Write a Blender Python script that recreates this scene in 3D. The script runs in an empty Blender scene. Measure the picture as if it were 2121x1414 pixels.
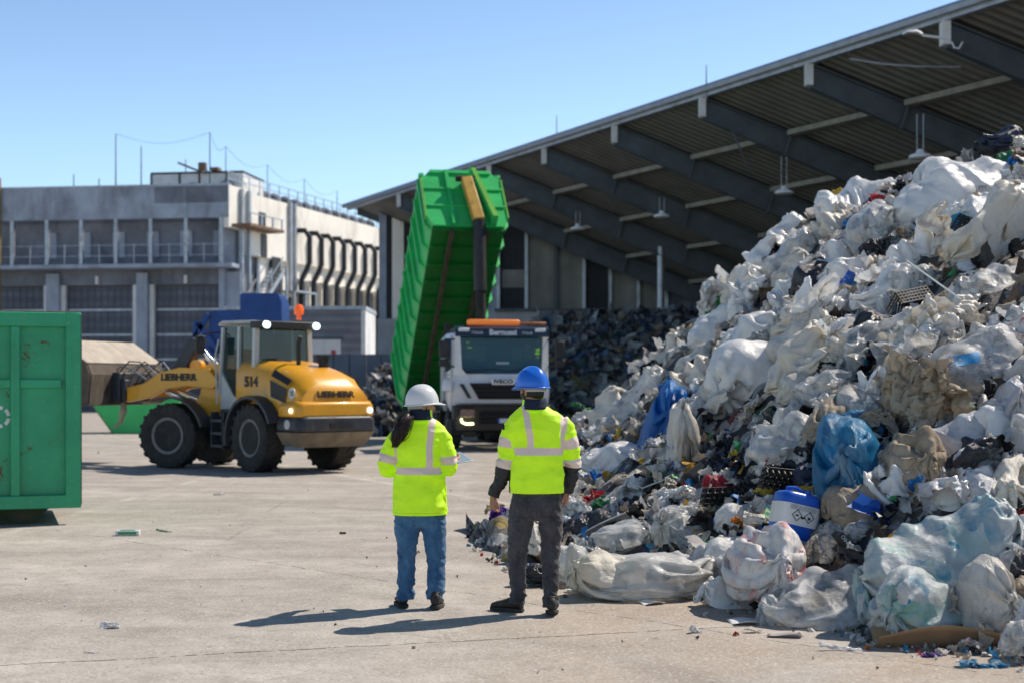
import bpy, bmesh, math, random
import numpy as np
from mathutils import Vector, Matrix, Euler
R = math.radians
random.seed(7)
sc = bpy.context.scene
col = sc.collection
FPX = 2946.0; CX = 1060.5; HY = 800.0; CH = 1.65
def P(px, py, Y):                       # a photo pixel at a depth Y -> world point
    return Vector(((px-CX)/FPX*Y, Y, CH+(HY-py)/FPX*Y))
def G(px, py):                          # a photo pixel on the ground
    Y = CH*FPX/(py-HY)
    return Vector(((px-CX)/FPX*Y, Y, 0))
# ---------------------------------------------------------------- nodes / materials
class NT:
    def __init__(s, name):
        s.m = bpy.data.materials.new(name); s.m.use_nodes = True
        s.t = s.m.node_tree; s.n = s.t.nodes; s.n.clear()
        s.out = s.n.new('ShaderNodeOutputMaterial')
    def new(s, t, **k):
        n = s.n.new(t)
        for a, v in k.items():
            if a.startswith('i_'):
                n.inputs[int(a[2:]) if a[2:].isdigit() else a[2:].replace('_', ' ')].default_value = v
            else: setattr(n, a, v)
        return n
    def l(s, a, b): s.t.links.new(a, b)
    def coord(s, which='Object'):
        return s.new('ShaderNodeTexCoord').outputs[which]
    def mapping(s, vec, scale=(1,1,1), rot=(0,0,0), loc=(0,0,0)):
        m = s.new('ShaderNodeMapping'); s.l(vec, m.inputs[0])
        m.inputs['Scale'].default_value = scale; m.inputs['Rotation'].default_value = rot; m.inputs['Location'].default_value = loc
        return m.outputs[0]
    def noise(s, vec, scale=5, detail=4, rough=.55, dist=0, ntype=None):
        n = s.new('ShaderNodeTexNoise'); s.l(vec, n.inputs['Vector'])
        n.inputs['Scale'].default_value = scale; n.inputs['Detail'].default_value = detail
        n.inputs['Roughness'].default_value = rough; n.inputs['Distortion'].default_value = dist
        if ntype: n.noise_type = ntype
        return n.outputs[0]
    def noisec(s, vec, scale=5, detail=3):
        n = s.new('ShaderNodeTexNoise'); s.l(vec, n.inputs['Vector'])
        n.inputs['Scale'].default_value = scale; n.inputs['Detail'].default_value = detail
        return n.outputs[1]
    def voro(s, vec, scale=5, feature='F1', out=0, rand=1):
        n = s.new('ShaderNodeTexVoronoi', feature=feature); s.l(vec, n.inputs['Vector'])
        n.inputs['Scale'].default_value = scale; n.inputs['Randomness'].default_value = rand
        return n.outputs[out]
    def ramp(s, fac, stops, interp='LINEAR'):
        n = s.new('ShaderNodeValToRGB'); s.l(fac, n.inputs[0]); cr = n.color_ramp; cr.interpolation = interp
        while len(cr.elements) < len(stops): cr.elements.new(.5)
        for e, (p, c) in zip(cr.elements, stops):
            e.position = p
            if not isinstance(c, (tuple, list)): c = (c, c, c)
            e.color = (*c[:3], 1)
        return n.outputs[0]
    def math(s, op, a, b=None, clamp=False):
        n = s.new('ShaderNodeMath', operation=op, use_clamp=clamp)
        for i, v in enumerate((a, b)):
            if v is None: continue
            if isinstance(v, (int, float)): n.inputs[i].default_value = v
            else: s.l(v, n.inputs[i])
        return n.outputs[0]
    def mix(s, fac, a, b, mode='MIX'):
        n = s.new('ShaderNodeMix', data_type='RGBA', blend_type=mode)
        for sock, v in ((n.inputs[0], fac), (n.inputs[6], a), (n.inputs[7], b)):
            if isinstance(v, (int, float)): sock.default_value = v
            elif isinstance(v, (tuple, list)): sock.default_value = (*v[:3], 1)
            else: s.l(v, sock)
        return n.outputs[2]
    def bump(s, h, strength=.3, dist=.02, normal=None):
        n = s.new('ShaderNodeBump'); s.l(h, n.inputs['Height'])
        n.inputs['Strength'].default_value = strength; n.inputs['Distance'].default_value = dist
        if normal: s.l(normal, n.inputs['Normal'])
        return n.outputs[0]
    def attr(s, name, out='Fac'):
        return s.new('ShaderNodeAttribute', attribute_name=name).outputs[out]
    def setp(s, b, **k):
        for a, v in k.items():
            a = a.replace('_', ' ')
            if isinstance(v, (int, float)): b.inputs[a].default_value = v
            elif isinstance(v, (tuple, list)): b.inputs[a].default_value = (*v[:3], 1) if b.inputs[a].type == 'RGBA' else v
            else: s.l(v, b.inputs[a])
    def pbr(s, **k):
        b = s.new('ShaderNodeBsdfPrincipled'); s.setp(b, **k); s.l(b.outputs[0], s.out.inputs[0]); return b
def vary(c, k): return tuple(min(1, x*k) for x in c)
def mat(name, c, rough=.6, metal=0, var=.25, vs=3, bump=.15, bs=40, dirt=0, dcol=(.12,.1,.08), ds=2.5, coat=0, spec=.5, bd=.004):
    """generic weathered surface: tone drift, grime patches, fine bump"""
    t = NT(name); co = t.coord()
    n1 = t.noise(co, vs, 6, .6)
    c1 = t.mix(t.ramp(n1, [(.3, 0), (.7, 1)]), vary(c, 1-var), vary(c, 1+var*.6))
    rr = rough
    if dirt > 0:
        st = t.mapping(co, (1, 1, .35))
        n2 = t.noise(st, ds, 8, .68, .6)
        f = t.ramp(n2, [(.62-dirt*.3, 0), (.72, min(1, .35+dirt))])
        c1 = t.mix(f, c1, dcol)
        rr = t.math('ADD', t.math('MULTIPLY', f, .3), rough, True)
    h = t.noise(co, bs, 4, .6)
    b = t.pbr(Base_Color=c1, Roughness=rr, Metallic=metal, Normal=t.bump(h, bump, bd), Specular_IOR_Level=spec)
    if coat: b.inputs['Coat Weight'].default_value = coat; b.inputs['Coat Roughness'].default_value = .12
    return t.m
def flat(name, c, rough=.5, emit=0, ecol=None, metal=0):
    t = NT(name); co = t.coord()
    c1 = t.mix(t.noise(co, 9, 3), vary(c, .85), vary(c, 1.1))
    b = t.pbr(Base_Color=c1, Roughness=rough, Metallic=metal)
    if emit:
        b.inputs['Emission Color'].default_value = (*(ecol or c), 1); b.inputs['Emission Strength'].default_value = emit
    return t.m
def glass(name, tint=(.02,.06,.07), rough=.05, tr=.3):
    t = NT(name)
    b = t.new('ShaderNodeBsdfPrincipled'); t.setp(b, Base_Color=tint, Roughness=rough, Specular_IOR_Level=.8)
    x = t.new('ShaderNodeBsdfTransparent'); x.inputs[0].default_value = (.55, .72, .68, 1)
    m = t.new('ShaderNodeMixShader'); m.inputs[0].default_value = tr
    t.l(b.outputs[0], m.inputs[1]); t.l(x.outputs[0], m.inputs[2]); t.l(m.outputs[0], t.out.inputs[0])
    return t.m
# ---------------------------------------------------------------- mesh collector
def frame(p0, p1, up=(0,0,1)):
    z = (Vector(p1)-Vector(p0)).normalized(); u = Vector(up)
    if abs(z.dot(u)) > .98: u = Vector((1,0,0)) if abs(z.x) < .9 else Vector((0,1,0))
    x = u.cross(z).normalized(); y = z.cross(x)
    return Matrix((x, y, z)).transposed()
class MB:
    def __init__(s): s.v = []; s.f = []; s.X = Matrix.Identity(4)
    def add(s, vs, fs, M=None):
        o = len(s.v); T = s.X @ M if M is not None else s.X
        s.v += [tuple(T @ Vector(v)) for v in vs]; s.f += [tuple(i+o for i in f) for f in fs]; return s
    def box(s, c, d, rz=0, rot=None):
        x, y, z = (a/2 for a in d)
        vs = [(i*x, j*y, k*z) for k in (-1,1) for j in (-1,1) for i in (-1,1)]
        fs = [(0,2,3,1),(4,5,7,6),(0,1,5,4),(2,6,7,3),(0,4,6,2),(1,3,7,5)]
        M = Matrix.Translation(c) @ (Euler(rot).to_matrix().to_4x4() if rot else Matrix.Rotation(rz, 4, 'Z'))
        return s.add(vs, fs, M)
    def b2(s, a, b):                    # box from two corners
        return s.box([(p+q)/2 for p, q in zip(a, b)], [abs(q-p) for p, q in zip(a, b)])
    def bar(s, p0, p1, w, h, up=(0,0,1)):   # rectangular bar; h along up
        F = frame(p0, p1, up); p0 = Vector(p0); L = (Vector(p1)-p0).length
        vs = [(i*w/2, j*h/2, k*L) for k in (0,1) for j in (-1,1) for i in (-1,1)]
        fs = [(0,2,3,1),(4,5,7,6),(0,1,5,4),(2,6,7,3),(0,4,6,2),(1,3,7,5)]
        return s.add(vs, fs, Matrix.Translation(p0) @ F.to_4x4())
    def cyl(s, p0, p1, r0, r1=None, n=16, cap=True):
        r1 = r0 if r1 is None else r1
        F = frame(p0, p1); p0 = Vector(p0); L = (Vector(p1)-p0).length
        vs = [(math.cos(2*math.pi*i/n)*r, math.sin(2*math.pi*i/n)*r, z) for z, r in ((0,r0),(L,r1)) for i in range(n)]
        fs = [(i, (i+1)%n, n+(i+1)%n, n+i) for i in range(n)]
        if cap: fs += [tuple(range(n-1,-1,-1)), tuple(range(n, 2*n))]
        return s.add(vs, fs, Matrix.Translation(p0) @ F.to_4x4())
    def tube(s, pts, r, n=8, cap=True):
        pts = [Vector(p) for p in pts]; rs = r if isinstance(r, (list, tuple)) else [r]*len(pts)
        rings = []; prev = None
        for i, p in enumerate(pts):
            d = (pts[min(i+1, len(pts)-1)]-pts[max(i-1, 0)]).normalized()
            if prev is None:
                x = d.cross(Vector((0,0,1)));  x = x if x.length > .1 else d.cross(Vector((0,1,0)))
            else: x = prev - d*prev.dot(d)
            x.normalize(); prev = x; y = d.cross(x)
            rings.append([p+(x*math.cos(2*math.pi*k/n)+y*math.sin(2*math.pi*k/n))*rs[i] for k in range(n)])
        return s.loft(rings, cap)
    def loft(s, rings, cap=True, closed=True):
        n = len(rings[0]); vs = [p for r in rings for p in r]; fs = []
        m = n if closed else n-1
        for a in range(len(rings)-1):
            for k in range(m):
                fs.append((a*n+k, a*n+(k+1)%n, (a+1)*n+(k+1)%n, (a+1)*n+k))
        if cap and closed: fs += [tuple(range(n-1,-1,-1)), tuple(range((len(rings)-1)*n, len(rings)*n))]
        return s.add(vs, fs)
    def lathe(s, prof, M=None, n=24):   # prof: list of (r, z) about Z
        vs = [(r*math.cos(2*math.pi*k/n), r*math.sin(2*math.pi*k/n), z) for r, z in prof for k in range(n)]
        fs = [(a*n+k, a*n+(k+1)%n, (a+1)*n+(k+1)%n, (a+1)*n+k) for a in range(len(prof)-1) for k in range(n)]
        if prof[0][0] > 1e-4: fs.append(tuple(range(n-1,-1,-1)))
        if prof[-1][0] > 1e-4: fs.append(tuple(range((len(prof)-1)*n, len(prof)*n)))
        return s.add(vs, fs, M)
    def prism(s, poly, a, b, axis='y'):  # polygon in the plane normal to axis, from a to b
        n = len(poly)
        def q(u, w, t): return (u, t, w) if axis == 'y' else ((t, u, w) if axis == 'x' else (u, w, t))
        vs = [q(u, w, a) for u, w in poly]+[q(u, w, b) for u, w in poly]
        fs = [tuple(range(n)), tuple(range(2*n-1, n-1, -1))]+[(i, n+i, n+(i+1)%n, (i+1)%n) for i in range(n)]
        return s.add(vs, fs)
    def quad(s, a, b, c, d): return s.add([a,b,c,d], [(0,1,2,3)])
    def build(s, name, m, parent=None, bevel=0, smooth=35, **tags):
        me = bpy.data.meshes.new(name); me.from_pydata(s.v, [], s.f); me.validate(); me.update()
        bm = bmesh.new(); bm.from_mesh(me); bmesh.ops.recalc_face_normals(bm, faces=bm.faces); bm.to_mesh(me); bm.free()
        return link(name, me, m, parent, bevel, smooth, **tags)
def link(name, me, m, parent=None, bevel=0, smooth=35, **tags):
    me.name = name
    for mm in (m if isinstance(m, (list, tuple)) else [m]): me.materials.append(mm)
    if smooth:
        me.shade_smooth()
        if smooth < 179: me.set_sharp_from_angle(angle=R(smooth))
    o = bpy.data.objects.new(name, me); col.objects.link(o)
    if parent is not None: o.parent = parent
    if bevel:
        b = o.modifiers.new('bevel', 'BEVEL'); b.width = bevel; b.segments = 2; b.limit_method = 'ANGLE'; b.angle_limit = R(40)
    for k, v in tags.items(): o[k] = v
    return o
def thing(name, label, cat, loc=(0,0,0), rz=0, group=None, kind=None):
    o = bpy.data.objects.new(name, None); col.objects.link(o); o.empty_display_size = .2
    o.location = loc; o.rotation_euler = (0, 0, rz); tag(o, label, cat, group, kind); return o
def tag(o, label=None, cat=None, group=None, kind=None):
    for k, v in (('label', label), ('category', cat), ('group', group), ('kind', kind)):
        if v: o[k] = v
    return o
def struct(o): o['kind'] = 'structure'; return o
def text(name, body, size, m, parent, M, ext=.004, align='CENTER', xs=1, bold=0, shear=0):
    c = bpy.data.curves.new(name, 'FONT'); c.body = body; c.size = size; c.extrude = ext; c.align_x = align; c.align_y = 'CENTER'
    c.offset = bold; c.shear = shear; c.resolution_u = 3
    o = bpy.data.objects.new(name, c); col.objects.link(o)
    dg = bpy.context.evaluated_depsgraph_get(); me = bpy.data.meshes.new_from_object(o.evaluated_get(dg))
    bpy.data.objects.remove(o); me.transform(M @ Matrix.Diagonal((xs,1,1,1)))
    return link(name, me, m, parent, 0, 0)
def plane_M(o, x, up):                  # matrix: local x,y (text plane) -> given directions
    x = Vector(x).normalized(); y = Vector(up); y = (y-x*y.dot(x)).normalized(); z = x.cross(y)
    M = Matrix((x, y, z)).transposed().to_4x4(); M.translation = Vector(o); return M
def copy_tree(o, parent=None):
    c = o.copy(); col.objects.link(c)
    if parent is not None: c.parent = parent
    for ch in list(o.children): copy_tree(ch, c)
    return c
# ---------------------------------------------------------------- camera, light
cam = bpy.data.cameras.new('camera'); co_ = bpy.data.objects.new('camera', cam); col.objects.link(co_)
co_.location = (0, 0, CH); co_.rotation_euler = (R(90), 0, 0)
cam.lens = 50; cam.sensor_width = 36; cam.sensor_fit = 'HORIZONTAL'; cam.lens = FPX/2121*36
cam.shift_y = (HY-707)/2121; cam.clip_end = 5000; cam.clip_start = .1
cam.dof.use_dof = True; cam.dof.focus_distance = 10.8; cam.dof.aperture_fstop = 2.0; cam.dof.aperture_blades = 9
sc.camera = co_
w = bpy.data.worlds.new('World'); sc.world = w; w.use_nodes = True
SE, SA = R(49.5), R(57)                   # elevation; azimuth measured from +Y towards +X
wt = w.node_tree; sky = wt.nodes.new('ShaderNodeTexSky'); sky.sky_type = 'NISHITA'; sky.sun_disc = False
sky.sun_elevation = SE; sky.sun_rotation = SA; sky.altitude = 100; sky.air_density = 1.0; sky.dust_density = .35; sky.ozone_density = 1.6
bg = wt.nodes['Background']; 
hs = wt.nodes.new('ShaderNodeMix'); hs.data_type = 'RGBA'; hs.blend_type = 'MULTIPLY'; hs.inputs[0].default_value = 1
hs.inputs[7].default_value = (1.09, 1.17, 1.26, 1); wt.links.new(sky.outputs[0], hs.inputs[6])
tc = wt.nodes.new('ShaderNodeTexCoord'); sxyz = wt.nodes.new('ShaderNodeSeparateXYZ'); wt.links.new(tc.outputs['Generated'], sxyz.inputs[0])
mr_ = wt.nodes.new('ShaderNodeMapRange'); wt.links.new(sxyz.outputs[2], mr_.inputs[0])   # clear deep sky: darker towards the zenith
mr_.inputs[1].default_value = .16; mr_.inputs[2].default_value = .7; mr_.inputs[3].default_value = 1.0; mr_.inputs[4].default_value = .34
h2 = wt.nodes.new('ShaderNodeMix'); h2.data_type = 'RGBA'; h2.blend_type = 'MULTIPLY'; h2.inputs[0].default_value = 1
wt.links.new(hs.outputs[2], h2.inputs[6]); wt.links.new(mr_.outputs[0], h2.inputs[7]); wt.links.new(h2.outputs[2], bg.inputs[0]); bg.inputs[1].default_value = .148
sl = bpy.data.lights.new('sun', 'SUN'); sl.energy = 5.0; sl.angle = R(.5); sl.color = (1, .91, .80)
so = bpy.data.objects.new('sun', sl); col.objects.link(so)
sd = Vector((math.sin(SA)*math.cos(SE), math.cos(SA)*math.cos(SE), math.sin(SE)))
so.rotation_euler = sd.to_track_quat('Z', 'Y').to_euler()
sc.view_settings.view_transform = 'Standard'; sc.view_settings.look = 'None'; sc.view_settings.exposure = 0
sc.cycles.use_denoising = True; sc.cycles.max_bounces = 8; sc.cycles.transparent_max_bounces = 16
try: sc.cycles.denoiser = 'OPENIMAGEDENOISE'
except Exception: pass
# ================================================================ GROUND
def ground_mat():
    t = NT('worn_yard_concrete'); co = t.coord()
    big = t.noise(t.mapping(co, (1,1.6,1)), .16, 6, .6, .5)
    mid = t.noise(co, 1.1, 8, .68, .3)
    c = t.mix(t.ramp(big, [(.3,0),(.7,1)]), (.45,.41,.36), (.60,.55,.49))
    c = t.mix(t.ramp(mid, [(.35,0),(.68,.8)]), c, (.34,.305,.268))
    # long wheel-swept streaks
    st = t.noise(t.mapping(co, (2.2,.13,1), (0,0,R(24))), .8, 5, .6, .4)
    c = t.mix(t.ramp(st, [(.5,0),(.75,.45)]), c, (.62,.57,.51))
    bl = t.noise(co, 2.6, 9, .72, .5); c = t.mix(t.ramp(bl, [(.46,0),(.66,.6)]), c, (.30,.265,.228))
    st2 = t.noise(t.mapping(co, (.3,1.2,1), (0,0,R(16))), 1.1, 6, .65, .5)
    c = t.mix(t.ramp(st2, [(.5,0),(.68,.7)]), c, (.29,.262,.232))
    # earthy drift by the heap (toe of the heap, x > 0)
    sx = t.new('ShaderNodeSeparateXYZ'); t.l(co, sx.inputs[0])
    near = t.math('MULTIPLY', t.math('ADD', t.math('MULTIPLY', sx.outputs[0], .5), .45, True), t.ramp(t.noise(co, .8, 6, .7), [(.35,0),(.6,.8)]))
    c = t.mix(near, c, (.40,.31,.23))
    # broad soft stains, patches and tyre-dark sweeps
    st3 = t.noise(t.mapping(co, (.35,.9,1), (0,0,R(-8))), .45, 6, .62, .8)
    c = t.mix(t.ramp(st3, [(.50,0),(.62,.42)]), c, (.27,.235,.2))
    arc = t.new('ShaderNodeTexWave', wave_type='RINGS', rings_direction='Z'); t.l(t.mapping(co, (1,1,1), (0,0,0), (9,-4,0)), arc.inputs['Vector'])
    arc.inputs['Scale'].default_value = .16; arc.inputs['Distortion'].default_value = 2.5; arc.inputs['Detail'].default_value = 4; arc.inputs['Detail Scale'].default_value = .8
    c = t.mix(t.math('MULTIPLY', t.ramp(arc.outputs[1], [(.86,0),(1,.5)]), t.ramp(t.noise(co, .35, 4), [(.45,0),(.6,1)])), c, (.24,.21,.185))
    # aggregate speckle
    v = t.voro(co, 75, out=1)
    sp = t.new('ShaderNodeSeparateColor'); t.l(v, sp.inputs[0])
    c = t.mix(t.ramp(sp.outputs[0], [(.0,.75),(.3,0),(.72,0),(1,.5)]), c, t.mix(sp.outputs[1], (.14,.12,.11), (.72,.68,.62)))
    dk = t.noise(co, 7, 8, .75)
    c = t.mix(t.ramp(dk, [(.58,0),(.70,.65)]), c, (.12,.105,.09))
    def line(nx, ny, k, w, colr, lo, hi, sc_=3):
        nonlocal c
        wob = t.math('MULTIPLY', t.math('SUBTRACT', t.noise(co, 1.6, 5, .7), .5), .16)
        d = t.math('ABSOLUTE', t.math('SUBTRACT', t.math('ADD', t.math('ADD', t.math('MULTIPLY', sx.outputs[0], nx), t.math('MULTIPLY', sx.outputs[1], ny)), wob if w < .05 else 0.0), k))
        f = t.math('MULTIPLY', t.ramp(t.math('DIVIDE', d, w), [(.6,1),(1,0)]), t.ramp(t.noise(co, sc_, 7, .7), [(lo,0),(hi,1)]))
        c = t.mix(f, c, colr); return f
    def two(a, b, *r):
        d = (b-a).normalized(); n = Vector((-d.y, d.x)); return line(n.x, n.y, n.dot(a), *r)
    g = lambda x, y: G(x, y).to_2d()
    two(g(170, 893), g(1040, 1040), .11, (.66,.63,.58), .4, .75, 1.3)      # worn painted lane line
    two(g(170, 1060), g(420, 990), .09, (.64,.61,.56), .45, .8, 1.2)
    f1 = two(g(0, 1377), g(1450, 1301), .011, (.045,.04,.036), .44, .5, 5)   # joints and cracks
    f2 = two(g(330, 1130), g(1020, 1236), .008, (.07,.06,.055), .47, .53, 4)
    vc = t.voro(t.mapping(t.mix(.06, co, t.noisec(co, 3, 4)), (1,1,1)), .36, 'DISTANCE_TO_EDGE')
    crk = t.math('MULTIPLY', t.ramp(vc, [(.0,1),(.007,0)]), t.ramp(t.noise(co, .5, 3), [(.5,0),(.62,1)]))
    c = t.mix(t.math('MULTIPLY', crk, .15), c, (.06,.052,.047))
    h = t.math('ADD', t.math('MULTIPLY', t.noise(co, 120, 3, .6), .5), t.math('MULTIPLY', t.noise(co, 9, 6, .6), 1.2))
    h = t.math('SUBTRACT', h, t.math('MULTIPLY', t.math('ADD', crk, f1), 2.0))
    t.pbr(Base_Color=c, Roughness=.9, Normal=t.bump(h, .6, .006), Specular_IOR_Level=.25)
    return t.m
m = MB(); S = 900
m.quad((-S,-60,0),(S,-60,0),(S,1500,0),(-S,1500,0))
struct(m.build('ground', ground_mat(), smooth=0))
# ================================================================ MATERIALS for buildings
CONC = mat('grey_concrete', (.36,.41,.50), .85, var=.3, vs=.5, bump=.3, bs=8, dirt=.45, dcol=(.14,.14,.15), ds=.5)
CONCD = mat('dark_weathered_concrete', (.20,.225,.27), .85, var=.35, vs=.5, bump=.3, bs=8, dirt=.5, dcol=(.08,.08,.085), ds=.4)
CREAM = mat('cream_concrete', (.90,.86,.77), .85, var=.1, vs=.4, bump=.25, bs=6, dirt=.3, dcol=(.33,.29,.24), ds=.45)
GALV = mat('galvanised_steel', (.42,.45,.5), .45, .6, var=.25, vs=2, dirt=.3, dcol=(.2,.2,.2))
DSTEEL = mat('dark_painted_steel', (.065,.085,.105), .5, .2, var=.35, vs=1.5, dirt=.2, dcol=(.1,.09,.08))
BLACK = mat('black_duct', (.02,.022,.026), .5, .1, var=.3)
WPANEL = mat('white_panel', (.75,.76,.76), .6, var=.12, dirt=.35, dcol=(.3,.28,.26), ds=.6)
RUSTY = mat('rusty_steel', (.22,.14,.09), .8, .1, var=.4, dirt=.4)
def ribbed(name, c, freq, axis, depth=.6, dirt=.4, rough=.6):
    t = NT(name); co = t.coord(); sx = t.new('ShaderNodeSeparateXYZ'); t.l(co, sx.inputs[0])
    a = sx.outputs['XYZ'.index(axis)]
    wv = t.math('SINE', t.math('MULTIPLY', a, freq*6.283))
    n1 = t.noise(co, .6, 6, .65, .4)
    c1 = t.mix(t.ramp(n1, [(.35,0),(.7,1)]), vary(c,.72), vary(c,1.15))
    c1 = t.mix(t.math('MULTIPLY', t.ramp(wv, [(.0,1),(.35,0)]), dirt), c1, vary(c,.4))  # colours the low half of each rib darker
    t.pbr(Base_Color=c1, Roughness=rough, Normal=t.bump(wv, depth, .03)); return t.m
DOORM = ribbed('sectional_door', (.12,.135,.175), 1.4, 'Z', .6)
ROOFU = ribbed('corrugated_roof_sheet', (.21,.205,.19), 2.6, 'Y', 1.0, .5)
FPAN = ribbed('translucent_wall_sheet', (.22,.215,.19), 1.2, 'X', .3, .15)
# ================================================================ FACTORY on the left
C0 = Vector((P(474,0,95).x, 95, 0)); U = Vector((-.99,.14,0)).normalized(); RR = Vector((.302,.953,0)).normalized()
fac = thing('factory_building', 'long grey and cream concrete plant building with big roller doors on the left', 'building', C0)
NF = Vector((-U.y, U.x, 0)); NF = NF if NF.y < 0 else -NF       # outward normal of the front
NR = Vector((RR.y, -RR.x, 0))                                     # outward normal of the sunlit side
def fx(px): # metres along U for a photo column on the front plane
    k = (px-CX)/FPX; return (k*C0.y-C0.x)/(U.x-k*U.y)
def rx(px):
    k = (px-CX)/FPX; return (k*C0.y-C0.x)/(RR.x-k*RR.y)
def fz(py, px=474): Y = C0.y+U.y*fx(px); return CH+(HY-py)/FPX*Y
MF = Matrix((U, -NF, Vector((0,0,1)))).transposed().to_4x4()     # local x=U, y=inwards
MR = Matrix((RR, -NR, Vector((0,0,1)))).transposed().to_4x4()
def FB(): q = MB(); q.X = MF.copy(); return q
def RB(): q = MB(); q.X = MR.copy(); return q
LF = 34; LR = 45; TOP = fz(383)
# mass of the building behind the two facades
m = MB()
a = Vector((0,0,0)) - NF*-.0
pin = lambda u, r, z: tuple(U*u+RR*r+Vector((0,0,z)))
core = [(0.6,2.5),(LF,2.5),(LF,LR),(.6,LR)]
vs = [pin(u,r,z) for z in (0,TOP-.6) for u,r in core]
m.add(vs, [(0,1,2,3),(4,5,6,7),(0,1,5,4),(1,2,6,5),(2,3,7,6),(3,0,4,7)])
m.build('core_wall', CONCD, fac, smooth=0)
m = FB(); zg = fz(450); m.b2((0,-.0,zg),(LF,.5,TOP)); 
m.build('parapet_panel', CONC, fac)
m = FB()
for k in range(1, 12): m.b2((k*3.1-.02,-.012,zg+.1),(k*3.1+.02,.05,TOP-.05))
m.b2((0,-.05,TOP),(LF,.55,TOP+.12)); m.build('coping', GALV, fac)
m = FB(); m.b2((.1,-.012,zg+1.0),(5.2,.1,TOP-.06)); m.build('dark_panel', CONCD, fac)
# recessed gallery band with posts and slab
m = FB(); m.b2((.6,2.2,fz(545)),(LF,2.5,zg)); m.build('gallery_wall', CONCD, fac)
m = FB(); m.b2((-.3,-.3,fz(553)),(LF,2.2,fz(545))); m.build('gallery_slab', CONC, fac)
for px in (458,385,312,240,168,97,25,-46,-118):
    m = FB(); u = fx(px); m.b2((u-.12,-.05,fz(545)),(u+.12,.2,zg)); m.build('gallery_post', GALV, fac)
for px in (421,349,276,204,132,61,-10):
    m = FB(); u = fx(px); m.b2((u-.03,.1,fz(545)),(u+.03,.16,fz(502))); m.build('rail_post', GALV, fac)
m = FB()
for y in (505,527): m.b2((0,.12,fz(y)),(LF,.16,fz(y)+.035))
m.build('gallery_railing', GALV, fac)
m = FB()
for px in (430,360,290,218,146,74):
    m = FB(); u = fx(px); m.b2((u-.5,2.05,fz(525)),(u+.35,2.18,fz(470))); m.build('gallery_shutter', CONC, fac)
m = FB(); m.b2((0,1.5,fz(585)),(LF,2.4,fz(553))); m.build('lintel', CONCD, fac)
def fdoor(a, b):
    d = FB(); d.b2((fx(b),1.9,0),(fx(a),2.0,fz(585))); o = d.build('roller_door', DOORM, fac)
    for y in (637,690,742):
        e = FB(); e.b2((fx(b),1.86,fz(y)-.07),(fx(a),1.9,fz(y)+.07)); e.build('stiffener', GALV, o)
    n = int((fx(a)-fx(b))/.45)
    e = FB()
    for k in range(1, n): u = fx(b)+k*(fx(a)-fx(b))/n; e.b2((u-.03,1.87,0),(u+.03,1.9,fz(586)))
    e.build('rib', DSTEEL, o)
for a, b in ((302,443),(115,255),(-70,70)): fdoor(a, b)
for px in (74,110,261,296,448,-74):
    m = FB(); u = fx(px); m.b2((u-.16,1.5,0),(u+.16,1.85,fz(583))); m.build('door_guide', WPANEL, fac)
for a, b in ((267,290),(78,105),(453,486)):
    m = FB(); m.b2((fx(b),1.2,0),(fx(a),1.9,fz(560))); m.build('pier', CONC, fac)
m = FB()
for px in (183,369):
    m = FB(); u = fx(px); m.b2((u-.1,1.3,fz(583)),(u+.1,1.5,fz(566))); m.build('door_lamp', WPANEL, fac)
# sunlit side
ztop = lambda px: CH+(HY-(378))/FPX*95
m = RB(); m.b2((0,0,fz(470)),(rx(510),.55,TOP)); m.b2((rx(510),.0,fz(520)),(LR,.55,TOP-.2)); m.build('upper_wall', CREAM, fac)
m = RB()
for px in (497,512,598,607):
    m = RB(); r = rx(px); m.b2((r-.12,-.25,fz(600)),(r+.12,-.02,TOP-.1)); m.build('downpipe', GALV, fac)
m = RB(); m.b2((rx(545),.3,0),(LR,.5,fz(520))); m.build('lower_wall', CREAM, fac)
m = RB(); m.b2((rx(486),.8,0),(rx(545),1.2,fz(470))); m.build('corner_recess', CONC, fac)
for a, b, y0, y1 in ((540,552,470,520),(563,580,720,515),(536,549,455,424)):
    m = RB(); m.b2((rx(a),-.06,fz(y0)),(rx(b),.12,fz(y1))); m.build('louvre', BLACK, fac)
# dark panels painting the shade of tall openings between pale piers, low on the side
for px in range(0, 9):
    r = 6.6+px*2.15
    m = RB(); m.b2((r,.12,0),(r+.75,.28,fz(560))); m.build('opening_shade', DSTEEL, fac)
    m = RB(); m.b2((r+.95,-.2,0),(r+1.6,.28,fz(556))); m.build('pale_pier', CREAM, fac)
# black ducts: out of the wall at the top, down, back in, down
for i in range(10):
    r = rx(622)+i*2.05
    z0, z1 = fz(440)-.15, fz(520)+.1
    pts = [(r-.5,.3,z0),(r-.35,-.55,z0),(r,-.75,z0-.45),(r,-.75,z1),(r-.1,-.6,z1-.5),(r-.75,-.5,z1-1.3),(r-.85,-.5,z1-1.9),(r-.85,-.5,1.5)]
    m = RB(); m.tube(pts, .2, 8); m.build('duct', BLACK, fac, smooth=60)
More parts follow.
